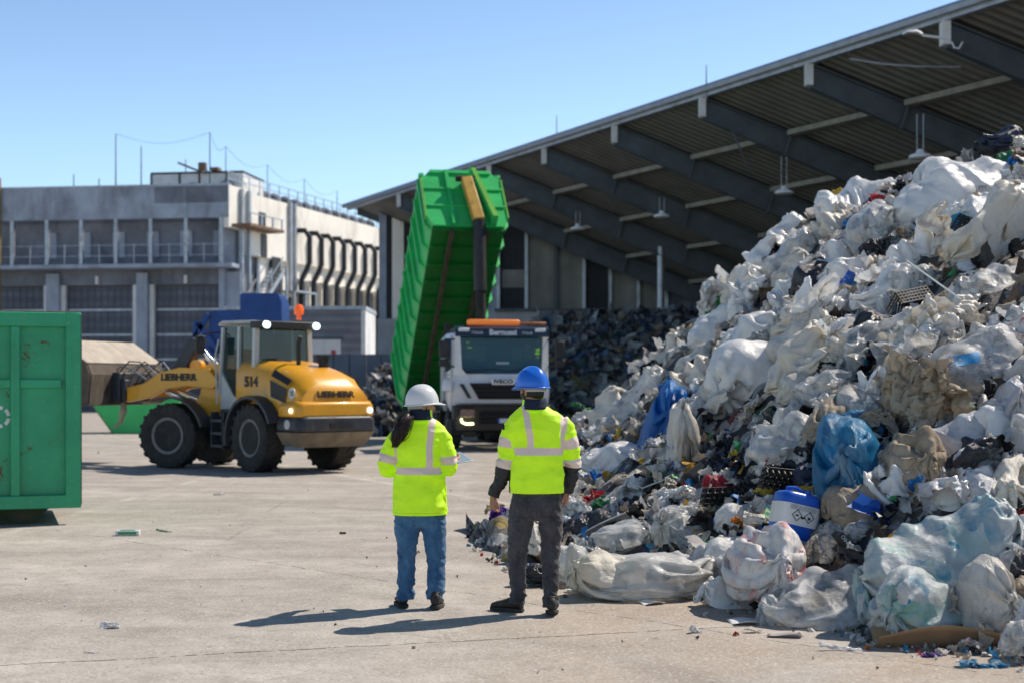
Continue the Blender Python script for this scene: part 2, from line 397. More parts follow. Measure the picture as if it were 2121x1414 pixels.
# stair tower and balcony at the corner
m = RB(); m.b2((.4,-1.4,fz(468)),(rx(552),.0,fz(462))); m.build('balcony', RUSTY, fac)
m = RB()
for r in (.6,2.2,3.8,5.2): m.b2((r-.05,-1.35,fz(462)),(r+.05,-1.25,fz(440)))
m.b2((.4,-1.35,fz(441)),(rx(552),-1.25,fz(439)))
for k in range(3):
    z0 = 9.6-k*3.1
    s_ = 1 if k % 2 else -1
    a_, b_ = (1.0, 4.6) if s_ > 0 else (4.6, 1.0)
    for yy in (-.7,-1.7):
        m.bar((a_,yy,z0),(b_,yy,z0-2.9),.12,.3); m.bar((a_,yy,z0+1),(b_,yy,z0-1.9),.06,.06)
    for q in range(9):
        f_ = (q+.5)/9; m.b2((a_+(b_-a_)*f_-.15,-1.7,z0-2.9*f_),(a_+(b_-a_)*f_+.15,-.7,z0-2.9*f_+.05))
for r in (.8,4.9):
    for yy in (-.6,-1.8): m.b2((r-.07,yy-.07,0),(r+.07,yy+.07,9.9))
m.build('steel_stair', GALV, fac)
m = RB()
for r in (7.5,9.3,11.0): m.b2((r-.07,-1.2,0),(r+.07,-1.06,fz(590))); 
for z in (5.2,6.9,8.4): m.b2((7.5,-1.25,z),(11,-.2,z+.12))
m.build('pipe_rack', GALV, fac)
# roof kit: penthouse, fans, railing, rods
m = MB(); q = lambda px: fx(px)
m.X = MF.copy(); m.b2((fx(473),3,TOP-.6),(fx(278),7.5,TOP+1.25)); pen = m.build('penthouse', WPANEL, fac)
m = FB(); m.b2((fx(474),2.9,TOP+1.25),(fx(277),7.6,TOP+1.38))
for px in (277.5,338,380,440): m.b2((fx(px)-.06,2.93,TOP),(fx(px)+.06,3,TOP+1.25))
m.build('penthouse_trim', BLACK, pen)
m = FB(); m.b2((fx(372),2.8,TOP),(fx(360),2.97,TOP+.6)); m.build('vent_flap', flat('blue_flap', (.05,.15,.45)), pen)
m = FB(); m.bar((fx(395),2.5,TOP+1.2),(fx(340),2.5,TOP+1.95),.14,.14); m.cyl((fx(392),2.5,TOP+1.38),(fx(392),2.5,TOP+1.9),.3)
m.b2((fx(425),2.5,TOP+1.38),(fx(408),3.2,TOP+1.6)); m.build('roof_pipe', RUSTY, fac)
for i in range(15):
    r = 2.6+i*1.75
    m = RB(); m.lathe([(.55,0),(.62,.35),(.5,.75),(.2,.95),(0,1.0)], Matrix.Translation((r,1.6,TOP-.25)), 12); m.build('roof_fan', CONCD, fac)
m = RB()
for r in np.arange(.5, 27, 1.5): m.b2((r-.03,.3,TOP-.2),(r+.03,.36,TOP+1.0))
for z in (.5,.95): m.b2((.4,.3,TOP+z),(27,.35,TOP+z+.05))
m.build('roof_railing', GALV, fac)
rods = [(112,340,3),(166,350,3),(227,266,1),(268,287,2),(328,303,5),(413,262,2),(375,325,5)]
tops = []
for px, py, y in rods:
    m = FB(); u = fx(px); z1 = fz(py); m.cyl((u,y,TOP-.6),(u,y,z1),.05,.03,6); m.build('lightning_rod', DSTEEL, fac); tops.append(Vector((u,y,z1)))
rt = []
for px, py in ((495,302),(580,340),(655,370),(722,395)):
    m = RB(); r = rx(px); Y = C0.y+RR.y*r; z1 = CH+(HY-py)/FPX*Y; m.cyl((r,1,TOP-.6),(r,1,z1),.045,.025,6); m.build('lightning_rod', DSTEEL, fac); rt.append(MR @ Vector((r,1,z1)))
tw = [MF @ p for p in (tops[2], tops[5])]+rt
for a, b in zip(tw[:-1], tw[1:]):
    pts = [a.lerp(b, k/10)-Vector((0,0,.7*math.sin(math.pi*k/10))) for k in range(11)]
    m = MB(); m.tube(pts, .011, 5); m.build('catenary_wire', DSTEEL, fac)
m = FB(); u = fx(0); m.b2((u-.12,-.3,0),(u+.1,-.05,fz(360))); m.build('flue', flat('rust_flue', (.25,.17,.07)), fac)
# ================================================================ ANNEX and low walls
an = thing('annex_building', 'low grey panel annex with a white shutter at the corner of the cream building', 'building', P(748,800,84)*1)
an.location.z = 0
m = MB(); h = CH+(HY-643)/FPX*84
m.b2((-8,0,0),(0,6,h)); m.build('wall', ribbed('annex_cladding', (.23,.24,.28), 2.0, 'Z', .5), an)  # bluish grey of the front has its shade painted in
m = MB(); m.b2((.005,-.02,0),(.25,6.1,h+.02)); m.build('side_wall', WPANEL, an)  # white side colour paints the sunlit face of the annex
m = MB(); m.b2((-8.1,-.1,h+.03),(.3,6.2,h+.25)); m.build('roof', GALV, an)
m = MB(); m.b2((-2.95,-.04,0),(-1.2,.05,CH+(HY-703)/FPX*84)); m.build('shutter', WPANEL, an)
m = MB(); m.b2((-3.05,-.07,CH+(HY-703)/FPX*84),(-1.1,.0,CH+(HY-699)/FPX*84)); m.build('lintel', DSTEEL, an)
m = MB(); m.b2((-1.75,-.05,3.5),(-1.5,-.08,3.8)); m.build('fire_box', flat('red_box', (.5,.05,.03)), an)
m = MB()
for k in range(8):
    x0 = P(560+k*33,0,72).x; x1 = P(560+(k+1)*33,0,72).x-.04
    m.b2((x0,72,0),(x1,72.4,CH+(HY-733)/FPX*72))
tag(m.build('concrete_wall', CONCD, bevel=.02), 'low dark grey concrete block wall behind the yellow loader', 'wall')
# ================================================================ SHED (open hall with cantilever roof)
ZF = [81.6,75.8,70.8,66.0,61.15,55.9,50.5,45.2,39.85,34.6,29.3]
HE = 10.2+CH
def ex(z): # x of the eave line at depth z
    e = 10.2*FPX/z; px = -428+(e)/.3158; return (px-CX)/FPX*z
K = .405; D = 7.75; DW = 30
shed = thing('open_shed', 'huge open sided hall with dark steel cantilever roof beams behind the waste heap', 'building', (0,0,0))
# roof sheet
def roof_sheet(dz, thick, x0=-.25, x1=DW):
    m = MB(); za, zb = 82.4, 22
    top = []
    n = 24
    for i in range(n+1):
        z = za+(zb-za)*i/n
        for x in (x0, x1): top.append((ex(z)+x, z, HE+dz-K*x))
    vs = top+[(a,b,c+thick) for a,b,c in top]; N = 2*(n+1); fs = []
    for i in range(n):
        a = 2*i; fs += [(a,a+1,a+3,a+2),(N+a,N+a+2,N+a+3,N+a+1),(a,a+2,N+a+2,N+a),(a+1,N+a+1,N+a+3,a+3)]
    fs += [(0,N,N+1,1),(N-2,N-1,2*N-1,2*N-2)]
    m.add(vs, fs); return m
roof_sheet(.16, .1).build('roof', ROOFU, shed, smooth=0)
# fascia / gutter along the eave
m = MB()
pr = [(-.42,.13),(-.47,.26),(-.4,.36),(-.2,.36),(-.2,.13)]
rings = [[(ex(z)+u, z, HE+w_) for u, w_ in pr] for z in np.linspace(82.6, 22, 30)]
m.loft(rings); m.build('gutter', mat('roof_edge_metal', (.30,.36,.46), .4, .3, var=.15, dirt=.2), shed, smooth=0)
m = MB(); pr = [(-.2,.0),(-.2,.125),(.02,.125),(.02,.0)]
m.loft([[(ex(z)+u, z, HE+w_) for u, w_ in pr] for z in np.linspace(82.5, 22, 30)]); m.build('fascia', GALV, shed, smooth=0)
for i, z in enumerate(ZF[1:]):
    x0 = ex(z)
    # tapered I beam
    xs = np.linspace(0, D+12 if i else 4, 14)
    def dep(x): return .72+.03*x if x < D else .72+.03*D-.02*(x-D)
    web = [(x0+x, HE+.03-K*x) for x in xs]+[(x0+x, HE+.03-K*x-dep(x)) for x in xs[::-1]]
    m = MB(); m.prism(web, z-.02, z+.02, 'y')
    for s_ in (0, 1):
        for a, b in zip(xs[:-1], xs[1:]):
            za, zb = HE+.03-K*a-s_*dep(a), HE+.03-K*b-s_*dep(b)
            m.add([(x0+a,z-.17,za),(x0+b,z-.17,zb),(x0+b,z+.17,zb),(x0+a,z+.17,za),(x0+a,z-.17,za-.05),(x0+b,z-.17,zb-.05),(x0+b,z+.17,zb-.05),(x0+a,z+.17,za-.05)],
                  [(0,1,2,3),(4,5,6,7),(0,1,5,4),(2,3,7,6),(1,2,6,5),(3,0,4,7)])
    for x in (3.1, 6.2, 9.2): m.bar((x0+x, z-.1, HE+.0-K*x),(x0+x-.25, z-.1, HE+.03-K*x-dep(x)),.1,.2,(0,1,0))
    m.build('roof_beam', DSTEEL, shed, smooth=0)
    m = MB(); m.box((x0-.03, z, HE-.33), (.22,.36,.66)); m.build('beam_end', WPANEL, shed)
    if i in (2, 5):
        m = MB(); m.cyl((x0+D+.2,z,0),(x0+D+.2,z,HE-K*D-.6),.16,.16,12); m.build('column', GALV, shed)
    m = MB(); m.cyl((x0+D+10,z,0),(x0+D+10,z,HE-K*(D+10)-.5),.2,.2,10); m.build('column', DSTEEL, shed)
# purlins between beams, lit from the yard
PURL = mat('bare_purlin', (.27,.26,.23), .7, .1, var=.3, dirt=.4, dcol=(.2,.16,.12))
for a, b in zip(ZF[:-1], ZF[1:]):
    for x in (3.1, 6.2, 9.3, 12.4, 15.5):
        m = MB(); m.bar((ex(a)+x, a-.2, HE-.0-K*x),(ex(b)+x, b+.2, HE-.0-K*x),.42,.18); m.build('purlin', PURL, shed)
# far gable wall
zw = 72.2; zb = CH+(HY-645)/FPX*zw
def rooft(x): return HE+.1-K*(x-ex(zw))
xq = lambda px: (px-CX)/FPX*zw
def gpan(name, a, b, mt, y=0, z0=None, parent=shed):
    x0, x1 = xq(a), xq(b); z0 = zb if z0 is None else z0
    m = MB(); m.add([(x0,zw+y,z0),(x1,zw+y,z0),(x1,zw+y,rooft(x1)),(x0,zw+y,rooft(x0)),(x0,zw+y+.2,z0),(x1,zw+y+.2,z0),(x1,zw+y+.2,rooft(x1)),(x0,zw+y+.2,rooft(x0))],
        [(0,1,2,3),(4,5,6,7),(0,1,5,4),(2,3,7,6),(1,2,6,5),(3,0,4,7)]); return m.build(name, mt, parent, smooth=0)
DKP = mat('dark_opening_panel', (.025,.027,.032), .8, var=.3, dirt=.3, dcol=(.06,.055,.05))  # near-black panel colour paints the shade inside open wall bays
m = MB()
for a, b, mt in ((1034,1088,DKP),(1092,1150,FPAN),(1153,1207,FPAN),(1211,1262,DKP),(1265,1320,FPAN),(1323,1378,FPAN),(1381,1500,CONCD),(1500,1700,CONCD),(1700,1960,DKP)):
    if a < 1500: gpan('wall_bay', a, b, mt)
for px in (1032,1090,1151.5,1209,1263.5,1321.5,1379.5):
    m = MB(); m.box((xq(px),zw-.05,(zb+rooft(xq(px)))/2),(.16,.3,rooft(xq(px))-zb-.1)); m.build('wall_post', GALV if px != 1151.5 else DSTEEL, shed)
PLI = mat('light_concrete', (.42,.43,.45), .85, var=.2, vs=.5, dirt=.4, ds=.4)
m = MB(); m.b2((xq(1010),zw-.15,0),(xq(1520),zw+.25,zb-.02)); m.build('plinth_wall', PLI, shed)
m = MB(); m.b2((xq(1025),zw-.45,zb-.02),(xq(1520),zw-.16,zb+.12)); m.build('wall_rail', DSTEEL, shed)
m = MB(); m.b2((xq(1040),zw-.02,zb+1.2),(xq(1086),zw-.01,zb+2.1)); m.build('faded_board', FPAN, shed)
zw2 = 80.9; xq2 = lambda px: (px-CX)/FPX*zw2; zb2 = CH+(HY-660)/FPX*zw2
for a, b, mt in ((785,800,CONC),(800,812,DKP),(812,836,CREAM),(836,850,DKP),(850,1040,CONC)):
    m = MB(); x0, x1 = xq2(a), xq2(b); zt = lambda x: HE+.1-K*(x-ex(zw2))
    m.add([(x0,zw2,zb2),(x1,zw2,zb2),(x1,zw2,zt(x1)),(x0,zw2,zt(x0)),(x0,zw2+.3,zb2),(x1,zw2+.3,zb2),(x1,zw2+.3,zt(x1)),(x0,zw2+.3,zt(x0))],
        [(0,1,2,3),(4,5,6,7),(0,1,5,4),(2,3,7,6),(1,2,6,5),(3,0,4,7)]); m.build('wall_bay', mt, shed, smooth=0)
m = MB(); m.b2((xq2(782),zw2-.15,0),(xq2(1045),zw2+.35,zb2-.02)); m.build('plinth_wall', PLI, shed)
m = MB(); x0 = ex(82)+.2
m.add([(x0,82,HE+.1),(x0+6,82,HE+.1-6*K),(x0+6,82,HE-1.5-6*K),(x0+1.6,82,HE-.9),(x0,82,HE-.3),(x0,82.3,HE+.1),(x0+6,82.3,HE+.1-6*K),(x0+6,82.3,HE-1.5-6*K),(x0+1.6,82.3,HE-.9),(x0,82.3,HE-.3)],
      [(0,1,2,3,4),(9,8,7,6,5)]+[(i,(i+1)%5,5+(i+1)%5,5+i) for i in range(5)]); m.build('verge_beam', DSTEEL, shed, smooth=0)
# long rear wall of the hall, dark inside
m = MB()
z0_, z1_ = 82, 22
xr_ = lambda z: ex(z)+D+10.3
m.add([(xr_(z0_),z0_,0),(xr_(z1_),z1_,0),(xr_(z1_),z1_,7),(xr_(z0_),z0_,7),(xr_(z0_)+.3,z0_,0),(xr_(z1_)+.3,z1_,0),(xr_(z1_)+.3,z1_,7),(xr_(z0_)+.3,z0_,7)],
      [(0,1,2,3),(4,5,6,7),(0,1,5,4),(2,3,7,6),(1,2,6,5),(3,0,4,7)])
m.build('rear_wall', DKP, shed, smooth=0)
# pendant lamps and a bracket lamp
lampw = flat('white_enamel', (.8,.8,.8), .4)
for px, py, z, top in ((1197,474,62,440),(1371,448,56,405),(1624,399,48,345),(1906,325,40,270)):
    L = thing('pendant_lamp', {1197:'round white hall lamp hanging farthest, left of the other pendants',1371:'round white hall lamp hanging second from the left under the roof',1624:'round white hall lamp with long twin hangers above the heap slope',1906:'twin hanger pendant lamp dropping just above the heap crest at right'}[px], 'lamp', P(px,py,z), 0, 'pendant lamps under the hall roof')
    s_ = z/FPX
    m = MB(); m.lathe([(0,.2),(.08,.2),(.14,.1),(.29,.05),(.33,-.03),(.3,-.05),(0,-.05)], None, 20); m.build('shade', lampw, L)
    m = MB(); rt_ = {1197:.75,1371:.75,1624:1.2,1906:1.2}[px]
    for d in (-.09,.09): m.cyl((d,0,.18),(d,0,rt_),.013,.013,6)
    m.build('hanger', GALV, L)
L = thing('bracket_lamp', 'white street style lamp on a side bracket at the roof edge, top right', 'lamp', P(1975,80,39.2))
m = MB(); m.bar((-.2,0,0),(-.85,0,.08),.06,.06); m.tube([(-.05,0,-.1),(.02,0,-.25),(.15,0,-.28),(.25,0,-.1)],.025,6); m.build('arm', WPANEL, L)
m = MB(); m.loft([[(-.85-t*.55, s*wd*(1 if True else 0), .08+.1*math.sin(t*3)+h_) for s, h_ in ((-1,0),(1,0),(.6,.07),(-.6,.07))] for t, wd in ((0,.06),(.3,.13),(.8,.12),(1,.03))]); m.build('lamp_head', lampw, L)
m = MB(); m.tube([P(1760,122,42)+Vector((0,0,0)), P(1830,133,41.7), P(1900,138,41.3), P(1990,139,41)], .03, 6); tag(m.build('slack_cable', GALV), 'pale slack cable sagging below the roof sheets near the top right', 'cable')
m = MB(); m.tube([P(1515,265,50), P(1550,350,50), P(1560,355,50)], .03, 6); tag(m.build('hanging_cable', DSTEEL), 'thin dark cable hanging diagonally from the hall roof', 'cable')
for px, z, a, b in ((1463,50,205,135),(1153,62,300,240)):
    m = MB(); m.cyl(P(px,a,z),P(px,b,z),.035,.02,6); tag(m.build('roof_rod', GALV), 'thin lightning rod on the hall roof edge, %s' % ('the nearer one at right' if px > 1300 else 'the farther one above the green tipper body'), 'rod', 'lightning rods on the hall roof')
# ================================================================ GREEN ROLL-OFF CONTAINER (left foreground)
def paint(name, c, rust=.25, rough=.42, streak=.35):
    t = NT(name); co = t.coord()
    n = t.noise(co, 1.3, 6, .6)
    c1 = t.mix(t.ramp(n, [(.3,0),(.7,1)]), vary(c,.78), vary(c,1.12))
    s_ = t.noise(t.mapping(co, (3.5,3.5,.4)), 2.2, 6, .65, .3)
    c1 = t.mix(t.ramp(s_, [(.55,0),(.75,streak)]), c1, vary(c,.45))
    # scuffed dust
    c1 = t.mix(t.ramp(t.noise(co, 14, 8, .7), [(.58,0),(.7,.35)]), c1, t.mix(.5, c1, (.5,.48,.42)))
    r1 = t.noise(co, 4.5, 10, .74, .8)
    f = t.ramp(r1, [(.70-rust*.2,0),(.735-rust*.2,.95)])
    c1 = t.mix(f, c1, t.mix(t.noise(co, 30, 4), (.07,.028,.014), (.20,.085,.04)))
    t.pbr(Base_Color=c1, Roughness=t.math('ADD', t.math('MULTIPLY', f, .4), rough, True), Normal=t.bump(t.math('ADD', t.noise(co, 2.2, 3), t.math('MULTIPLY', f, -.4)), .25, .02))
    return t.m
GRN = paint('weathered_green_paint', (.02,.36,.165), .42)
GRND = paint('dark_green_underside', (.01,.16,.06), .6)  # darker, rustier green for the container floor
RUSTE = mat('worn_sunlit_edge', (.30,.24,.17), .75, .1, var=.5, vs=9, dirt=.5, dcol=(.1,.05,.03), ds=8)  # pale colour with rust blotches; also paints the sunlit corner
cy = 17.06; xr0 = P(163,0,cy).x; yaw = R(20)
con = thing('green_waste_container', 'large weathered green roll off container cut by the left edge of the picture', 'container', (xr0, cy, 0), yaw)
# local: x negative = along the long side to the left, y = away
H0, H1, L0, W0 = .22, 2.53, 6.2, 2.3
m = MB(); m.b2((-L0,.07,H0+.02),(-.02,W0,H1-.06)); 
# open top: inner faces
m = MB()
m.b2((-L0,.07,H0),(-.06,.13,H1-.05)); m.build('side_wall', GRN, con)
m = MB(); m.b2((-L0,W0-.13,H0),(-.06,W0-.07,H1-.05)); m.build('side_wall', GRN, con)
m = MB(); m.b2((-.10,.13,H0),(-.04,W0-.13,H1-.05)); m.build('end_wall', GRN, con)
m = MB(); m.b2((-L0-.05,.07,H0),(-L0,W0-.07,H1-.05)); m.build('end_wall', GRN, con)
m = MB(); m.b2((-L0,.13,H0),(-.1,W0-.13,H0+.06)); m.build('floor', GRND, con)
m = MB(); m.b2((-L0,-.01,H1-.17),(.02,.13,H1)); m.build('top_rail', GRN, con, bevel=.012)
m = MB(); m.b2((-L0,.0,H1+.001),(.02,.12,H1+.012)); m.build('worn_rim', RUSTE, con)
m = MB(); m.b2((-L0,-.01,H0-.02),(.02,.13,H0+.14)); m.build('bottom_rail', GRN, con, bevel=.012)
m = MB(); m.b2((-.15,-.015,H0-.02),(.03,.10,H1-.0)); m.build('corner_post', GRN, con, bevel=.012)
m = MB(); m.b2((.031,-.013,H0+.02),(.036,.09,H1-.02)); m.build('sunlit_corner', RUSTE, con)  # pale strip paints the sunlit sliver at the container's end
ribx = [-.72-k*.86 for k in range(7)]
for x in ribx:
    m = MB(); m.b2((x-.05,-.005,H0+.14),(x+.055,.07,H1-.17)); m.build('upright_rib', GRN, con, bevel=.01)
xs_ = [-.15]+ribx
for a, b in zip(xs_[1:], xs_[:-1]):
    m = MB(); m.b2((a+.055,.004,1.635),(b-.05,.07,1.735)); m.build('cross_rib', GRN, con, bevel=.008)
m = MB()
for y in (.5, 1.7): m.b2((-L0,y,.06),(-.45,y+.14,H0-.02))
m.prism([(-.55,.0),(-.95,.0),(-1.2,.2),(-.3,.2)], .3, .65); m.prism([(-.55,.0),(-.95,.0),(-1.2,.2),(-.3,.2)], 1.6, 1.95)
m.build('skid', mat('rusty_skid', (.10,.075,.05), .8, .2, var=.5, dirt=.5, dcol=(.02,.1,.04)), con)
m = MB(); m.cyl((-.62,.6,.09),(-.62,.9,.09),.09,.09,16); m.cyl((-.62,1.5,.09),(-.62,1.8,.09),.09,.09,16); m.build('roller', RUSTY, con)
# white stencilled ring of arrows
WP = mat('stencil_white', (.7,.72,.7), .6, var=.15, dirt=.3, dcol=(.1,.35,.2), ds=9)
m = MB(); cxr, czr = -.985, 1.31
# ring centre from the photograph: column -2, row 863
pr = P(-2,863,16.75); cxr = -(Vector((pr.x-xr0, pr.y-cy)).length); czr = pr.z
for k in range(6):
    a0, a1 = k*60+8, k*60+50
    A = [R(a0+(a1-a0)*j/6) for j in range(7)]
    pts = [(cxr+.13*math.cos(a), .064, czr+.13*math.sin(a)) for a in A]+[(cxr+.088*math.cos(a), .064, czr+.088*math.sin(a)) for a in A[::-1]]
    m.add(pts, [(*range(14),)])
m.build('white_ring_mark', WP, con, smooth=0)
# ================================================================ TYRES
RUB = mat('tyre_rubber', (.035,.033,.031), .85, var=.4, vs=6, dirt=.4, dcol=(.09,.08,.065), ds=5, bump=.3)
def tyre(parent, c, ax, r, w, rim=.52, lug=True, rimm=None, n=40, tread=22, label=None):
    """wheel part (rim) with tyre sub-part; ax: unit axle direction"""
    F = frame((0,0,0), ax); M = Matrix.Translation(c) @ F.to_4x4()
    rm = MB(); rr = r*rim
    rm.lathe([(0,w*.34),(rr*.3,w*.34),(rr*.36,w*.22),(rr*.75,w*.2),(rr*.88,w*.42),(rr*1.02,w*.44),(rr*1.02,-w*.36),(rr*.85,-w*.33),(rr*.7,-w*.15),(0,-w*.15)], M, 28)
    for k in range(8):
        a = k*math.pi/4; p = Vector((math.cos(a)*rr*.27, math.sin(a)*rr*.5, w*.18))
        rm.add(*_cyl6(p, .022*r/.6, .05), M=M)
    wo = rm.build('wheel', rimm or RIMG, parent)
    t = MB()
    t.lathe([(rr*1.0,w*.40),(r*.72,w*.5),(r*.88,w*.5),(r*.965,w*.44),(r*.975,0),(r*.965,-w*.44),(r*.88,-w*.5),(r*.72,-w*.5),(rr*1.0,-w*.36)], M, n)
    if lug:
        for k in range(tread):
            for s_ in (1,-1):
                a = 2*math.pi*(k+(.5 if s_ < 0 else 0))/tread; b = a+.16
                q = lambda an, rad, z: (math.cos(an)*rad, math.sin(an)*rad, z)
                dw = .055
                top = [q(a-dw,r,s_*w*.5),q(a+dw,r,s_*w*.5),q(b+dw,r,s_*w*.02),q(b-dw,r,s_*w*.02)]
                bot = [q(a-dw,r*.86,s_*w*.5),q(a+dw,r*.86,s_*w*.5),q(b+dw,r*.95,s_*w*.02),q(b-dw,r*.95,s_*w*.02)]
                t.add(top+bot, [(0,1,2,3),(4,5,6,7),(0,1,5,4),(1,2,6,5),(2,3,7,6),(3,0,4,7)], M)
    t.build('tyre', RUB, wo)
    return wo
def _cyl6(p, r, h):
    vs = [(p.x+r*math.cos(k*math.pi/3), p.y+r*math.sin(k*math.pi/3), p.z+z) for z in (0,h) for k in range(6)]
    return vs, [(k,(k+1)%6,6+(k+1)%6,6+k) for k in range(6)]+[(6,7,8,9,10,11)]
RIMG = mat('grey_rim', (.24,.235,.22), .6, .2, var=.3, dirt=.5, dcol=(.12,.1,.08), ds=6)
# ================================================================ TRUCK
WHT = mat('white_cab_paint', (.72,.74,.76), .3, var=.06, dirt=.25, dcol=(.4,.38,.34), ds=2, coat=.5)
PLB = mat('black_plastic', (.02,.021,.023), .55, var=.3, dirt=.25, dcol=(.08,.07,.06))
VIS = mat('dark_blue_visor', (.012,.03,.06), .3, var=.1)
CHAS = mat('dirty_chassis', (.02,.02,.02), .75, .2, var=.4, dirt=.4, dcol=(.07,.06,.05))
LENS = flat('lamp_lens', (.5,.5,.5), .1)
TZ = 36.5; ty = R(12.5)
tr = thing('tipper_truck', 'white cab truck facing the camera with its green tipping body raised high', 'truck', (P(1040,0,TZ).x, TZ, 0), ty)
# local: front of the cab at y=0 facing -y, body extends to +y; x = image right
W = 1.25
# cab shell lofted from side profile rings
def ring(y, w, z0, z1, r=.12):
    return [(-w,y,z0+r),(-w+r*.5,y,z0),(w-r*.5,y,z0),(w,y,z0+r),(w,y,z1-r*1.6),(w-r*1.5,y,z1),(-w+r*1.5,y,z1),(-w,y,z1-r*1.6)]
m = MB(); m.loft([ring(.12,W-.06,1.05,2.98),ring(.3,W,1.0,3.05),ring(2.1,W,1.0,3.08),ring(2.2,W-.05,1.05,3.0)]); m.build('cab', WHT, tr, bevel=.02)
# windscreen: raked, curved glass, set into the face
def panel(rows, thick=.03):   # rows of (xs,y,z) points -> sheet with thickness towards +y
    n = len(rows[0]); vs = [p for r in rows for p in r]; vs += [(p[0],p[1]+thick,p[2]) for p in vs]; N = len(rows)*n; fs = []
    for a in range(len(rows)-1):
        for k in range(n-1):
            q = (a*n+k,a*n+k+1,(a+1)*n+k+1,(a+1)*n+k); fs += [q, tuple(N+i for i in q[::-1])]
    for a in range(len(rows)-1): fs += [(a*n,(a+1)*n,N+(a+1)*n,N+a*n),(a*n+n-1,N+a*n+n-1,N+(a+1)*n+n-1,(a+1)*n+n-1)]
    for k in range(n-1): fs += [(k,N+k,N+k+1,k+1),((len(rows)-1)*n+k,(len(rows)-1)*n+k+1,N+(len(rows)-1)*n+k+1,N+(len(rows)-1)*n+k)]
    return MB().add(vs, fs)
def prow(w, y, z, cv=.1, n=9): return [(w*(2*k/(n-1)-1), y+cv*(2*k/(n-1)-1)**2, z) for k in range(n)]
# white front mask
panel([prow(W-.03,-.02,1.98),prow(W,-.06,1.75),prow(W,-.08,1.45),prow(W-.02,-.06,1.22)], .2).build('front_mask', WHT, tr, bevel=.01)
for s_ in (-1,1):
    m = MB(); m.add([(s_*W,.1,1.9),(s_*W,.12,2.95),(s_*(W-.16),.03,2.95),(s_*(W-.2),-.01,2.1),(s_*(W-.33),-.02,1.95),(s_*W,.3,1.9),(s_*W,.3,2.95),(s_*(W-.16),.25,2.95),(s_*(W-.2),.2,2.1),(s_*(W-.33),.2,1.95)],
        [(0,1,2,3,4),(9,8,7,6,5)]+[(i,(i+1)%5,5+(i+1)%5,5+i) for i in range(5)]); m.build('pillar', WHT, tr)
panel([prow(W-.17,.105,2.92,.02),prow(W-.19,.1,2.4,.02),prow(W-.24,.1,1.99,.02)], .01).build('cab_shade_backing', flat('dark_cab_shade', (.006,.02,.03), .8), tr)  # dark sheet behind the glass paints the unlit inside of the cab
HVD = flat('hi_vis_cloth_in_cab', (.4,.8,.1), .9)
for x, z, w_, h_ in ((-.78,2.58,.16,.42),(-.52,2.5,.15,.42),(.42,2.5,.14,.3),(.70,2.56,.11,.38),(.93,2.5,.1,.3)):
    m = MB(); m.loft([[(x+w_*u*(1-.2*abs(v)), .085-.02*math.cos(u*2)*(1-abs(v))-.01*math.sin(9*v+x), z+h_*.5*v) for u in np.linspace(-1,1,7)] for v in np.linspace(-1,1,7)], cap=False, closed=False); m.build('hanging_vest', HVD, tr, smooth=60)
SCR = glass('windscreen_glass', (.01,.085,.13), .06, .5)
panel([prow(W-.17,.04,2.92,.07),prow(W-.19,.015,2.4,.07),prow(W-.22,-.005,2.12,.07),prow(W-.42,-.02,1.98,.03)], .004).build('windscreen', SCR, tr)
m = MB(); m.tube([(-.9,.0,2.03),(-.35,-.04,2.1),(.1,-.05,2.06)],.012,6); m.tube([(.1,-.03,2.03),(.5,-.045,2.1),(.95,.01,2.06)],.012,6); m.build('wiper', PLB, tr)
m = MB(); m.b2((-.16,-.03,2.22),(.18,-.02,2.28)); m.build('dash_plate', flat('pale_script', (.3,.4,.45)), tr)
# visor with lettering
panel([prow(W-.02,-.02,3.2,.1),prow(W-.02,-.16,3.12,.1),prow(W-.02,-.2,2.92,.1)], .05).build('sun_visor', VIS, tr)
LET = flat('white_lettering', (.75,.8,.85), .5)
text('visor_lettering', 'Bernussi', .2, LET, tr, plane_M((-.02,-.215,3.02),(1,0,0),(0,.15,1)), xs=1.05, bold=.006)
for x, s_ in ((-.68,'ITALIA'),(.62,'ITALIA')): text('visor_lettering', s_, .1, LET, tr, plane_M((x,-.19,3.01),(1,.12*(1 if x>0 else -1),0),(0,.15,1)))
for x in (-1.02, .98):
    m = MB(); m.box((x,-.12,3.09),(.28,.05,.09)); m.build('marker_lamp', LET, tr, bevel=.02)
m = MB(); m.loft([ring(y,w_,3.08,3.2,.05) for y, w_ in ((.1,W-.15),(1.9,W-.2))]); m.build('roof_panel', PLB, tr)
ORG = flat('amber_beacon', (.95,.27,.05), .3, .25, (1,.25,.04))
m = MB(); m.box((-.2,.15,3.29),(1.35,.3,.14)); m.build('beacon_bar', ORG, tr, bevel=.04)
m = MB(); m.box((.85,.2,3.27),(.7,.2,.08)); m.build('beacon_bar', flat('dull_amber', (.4,.14,.05)), tr, bevel=.03)
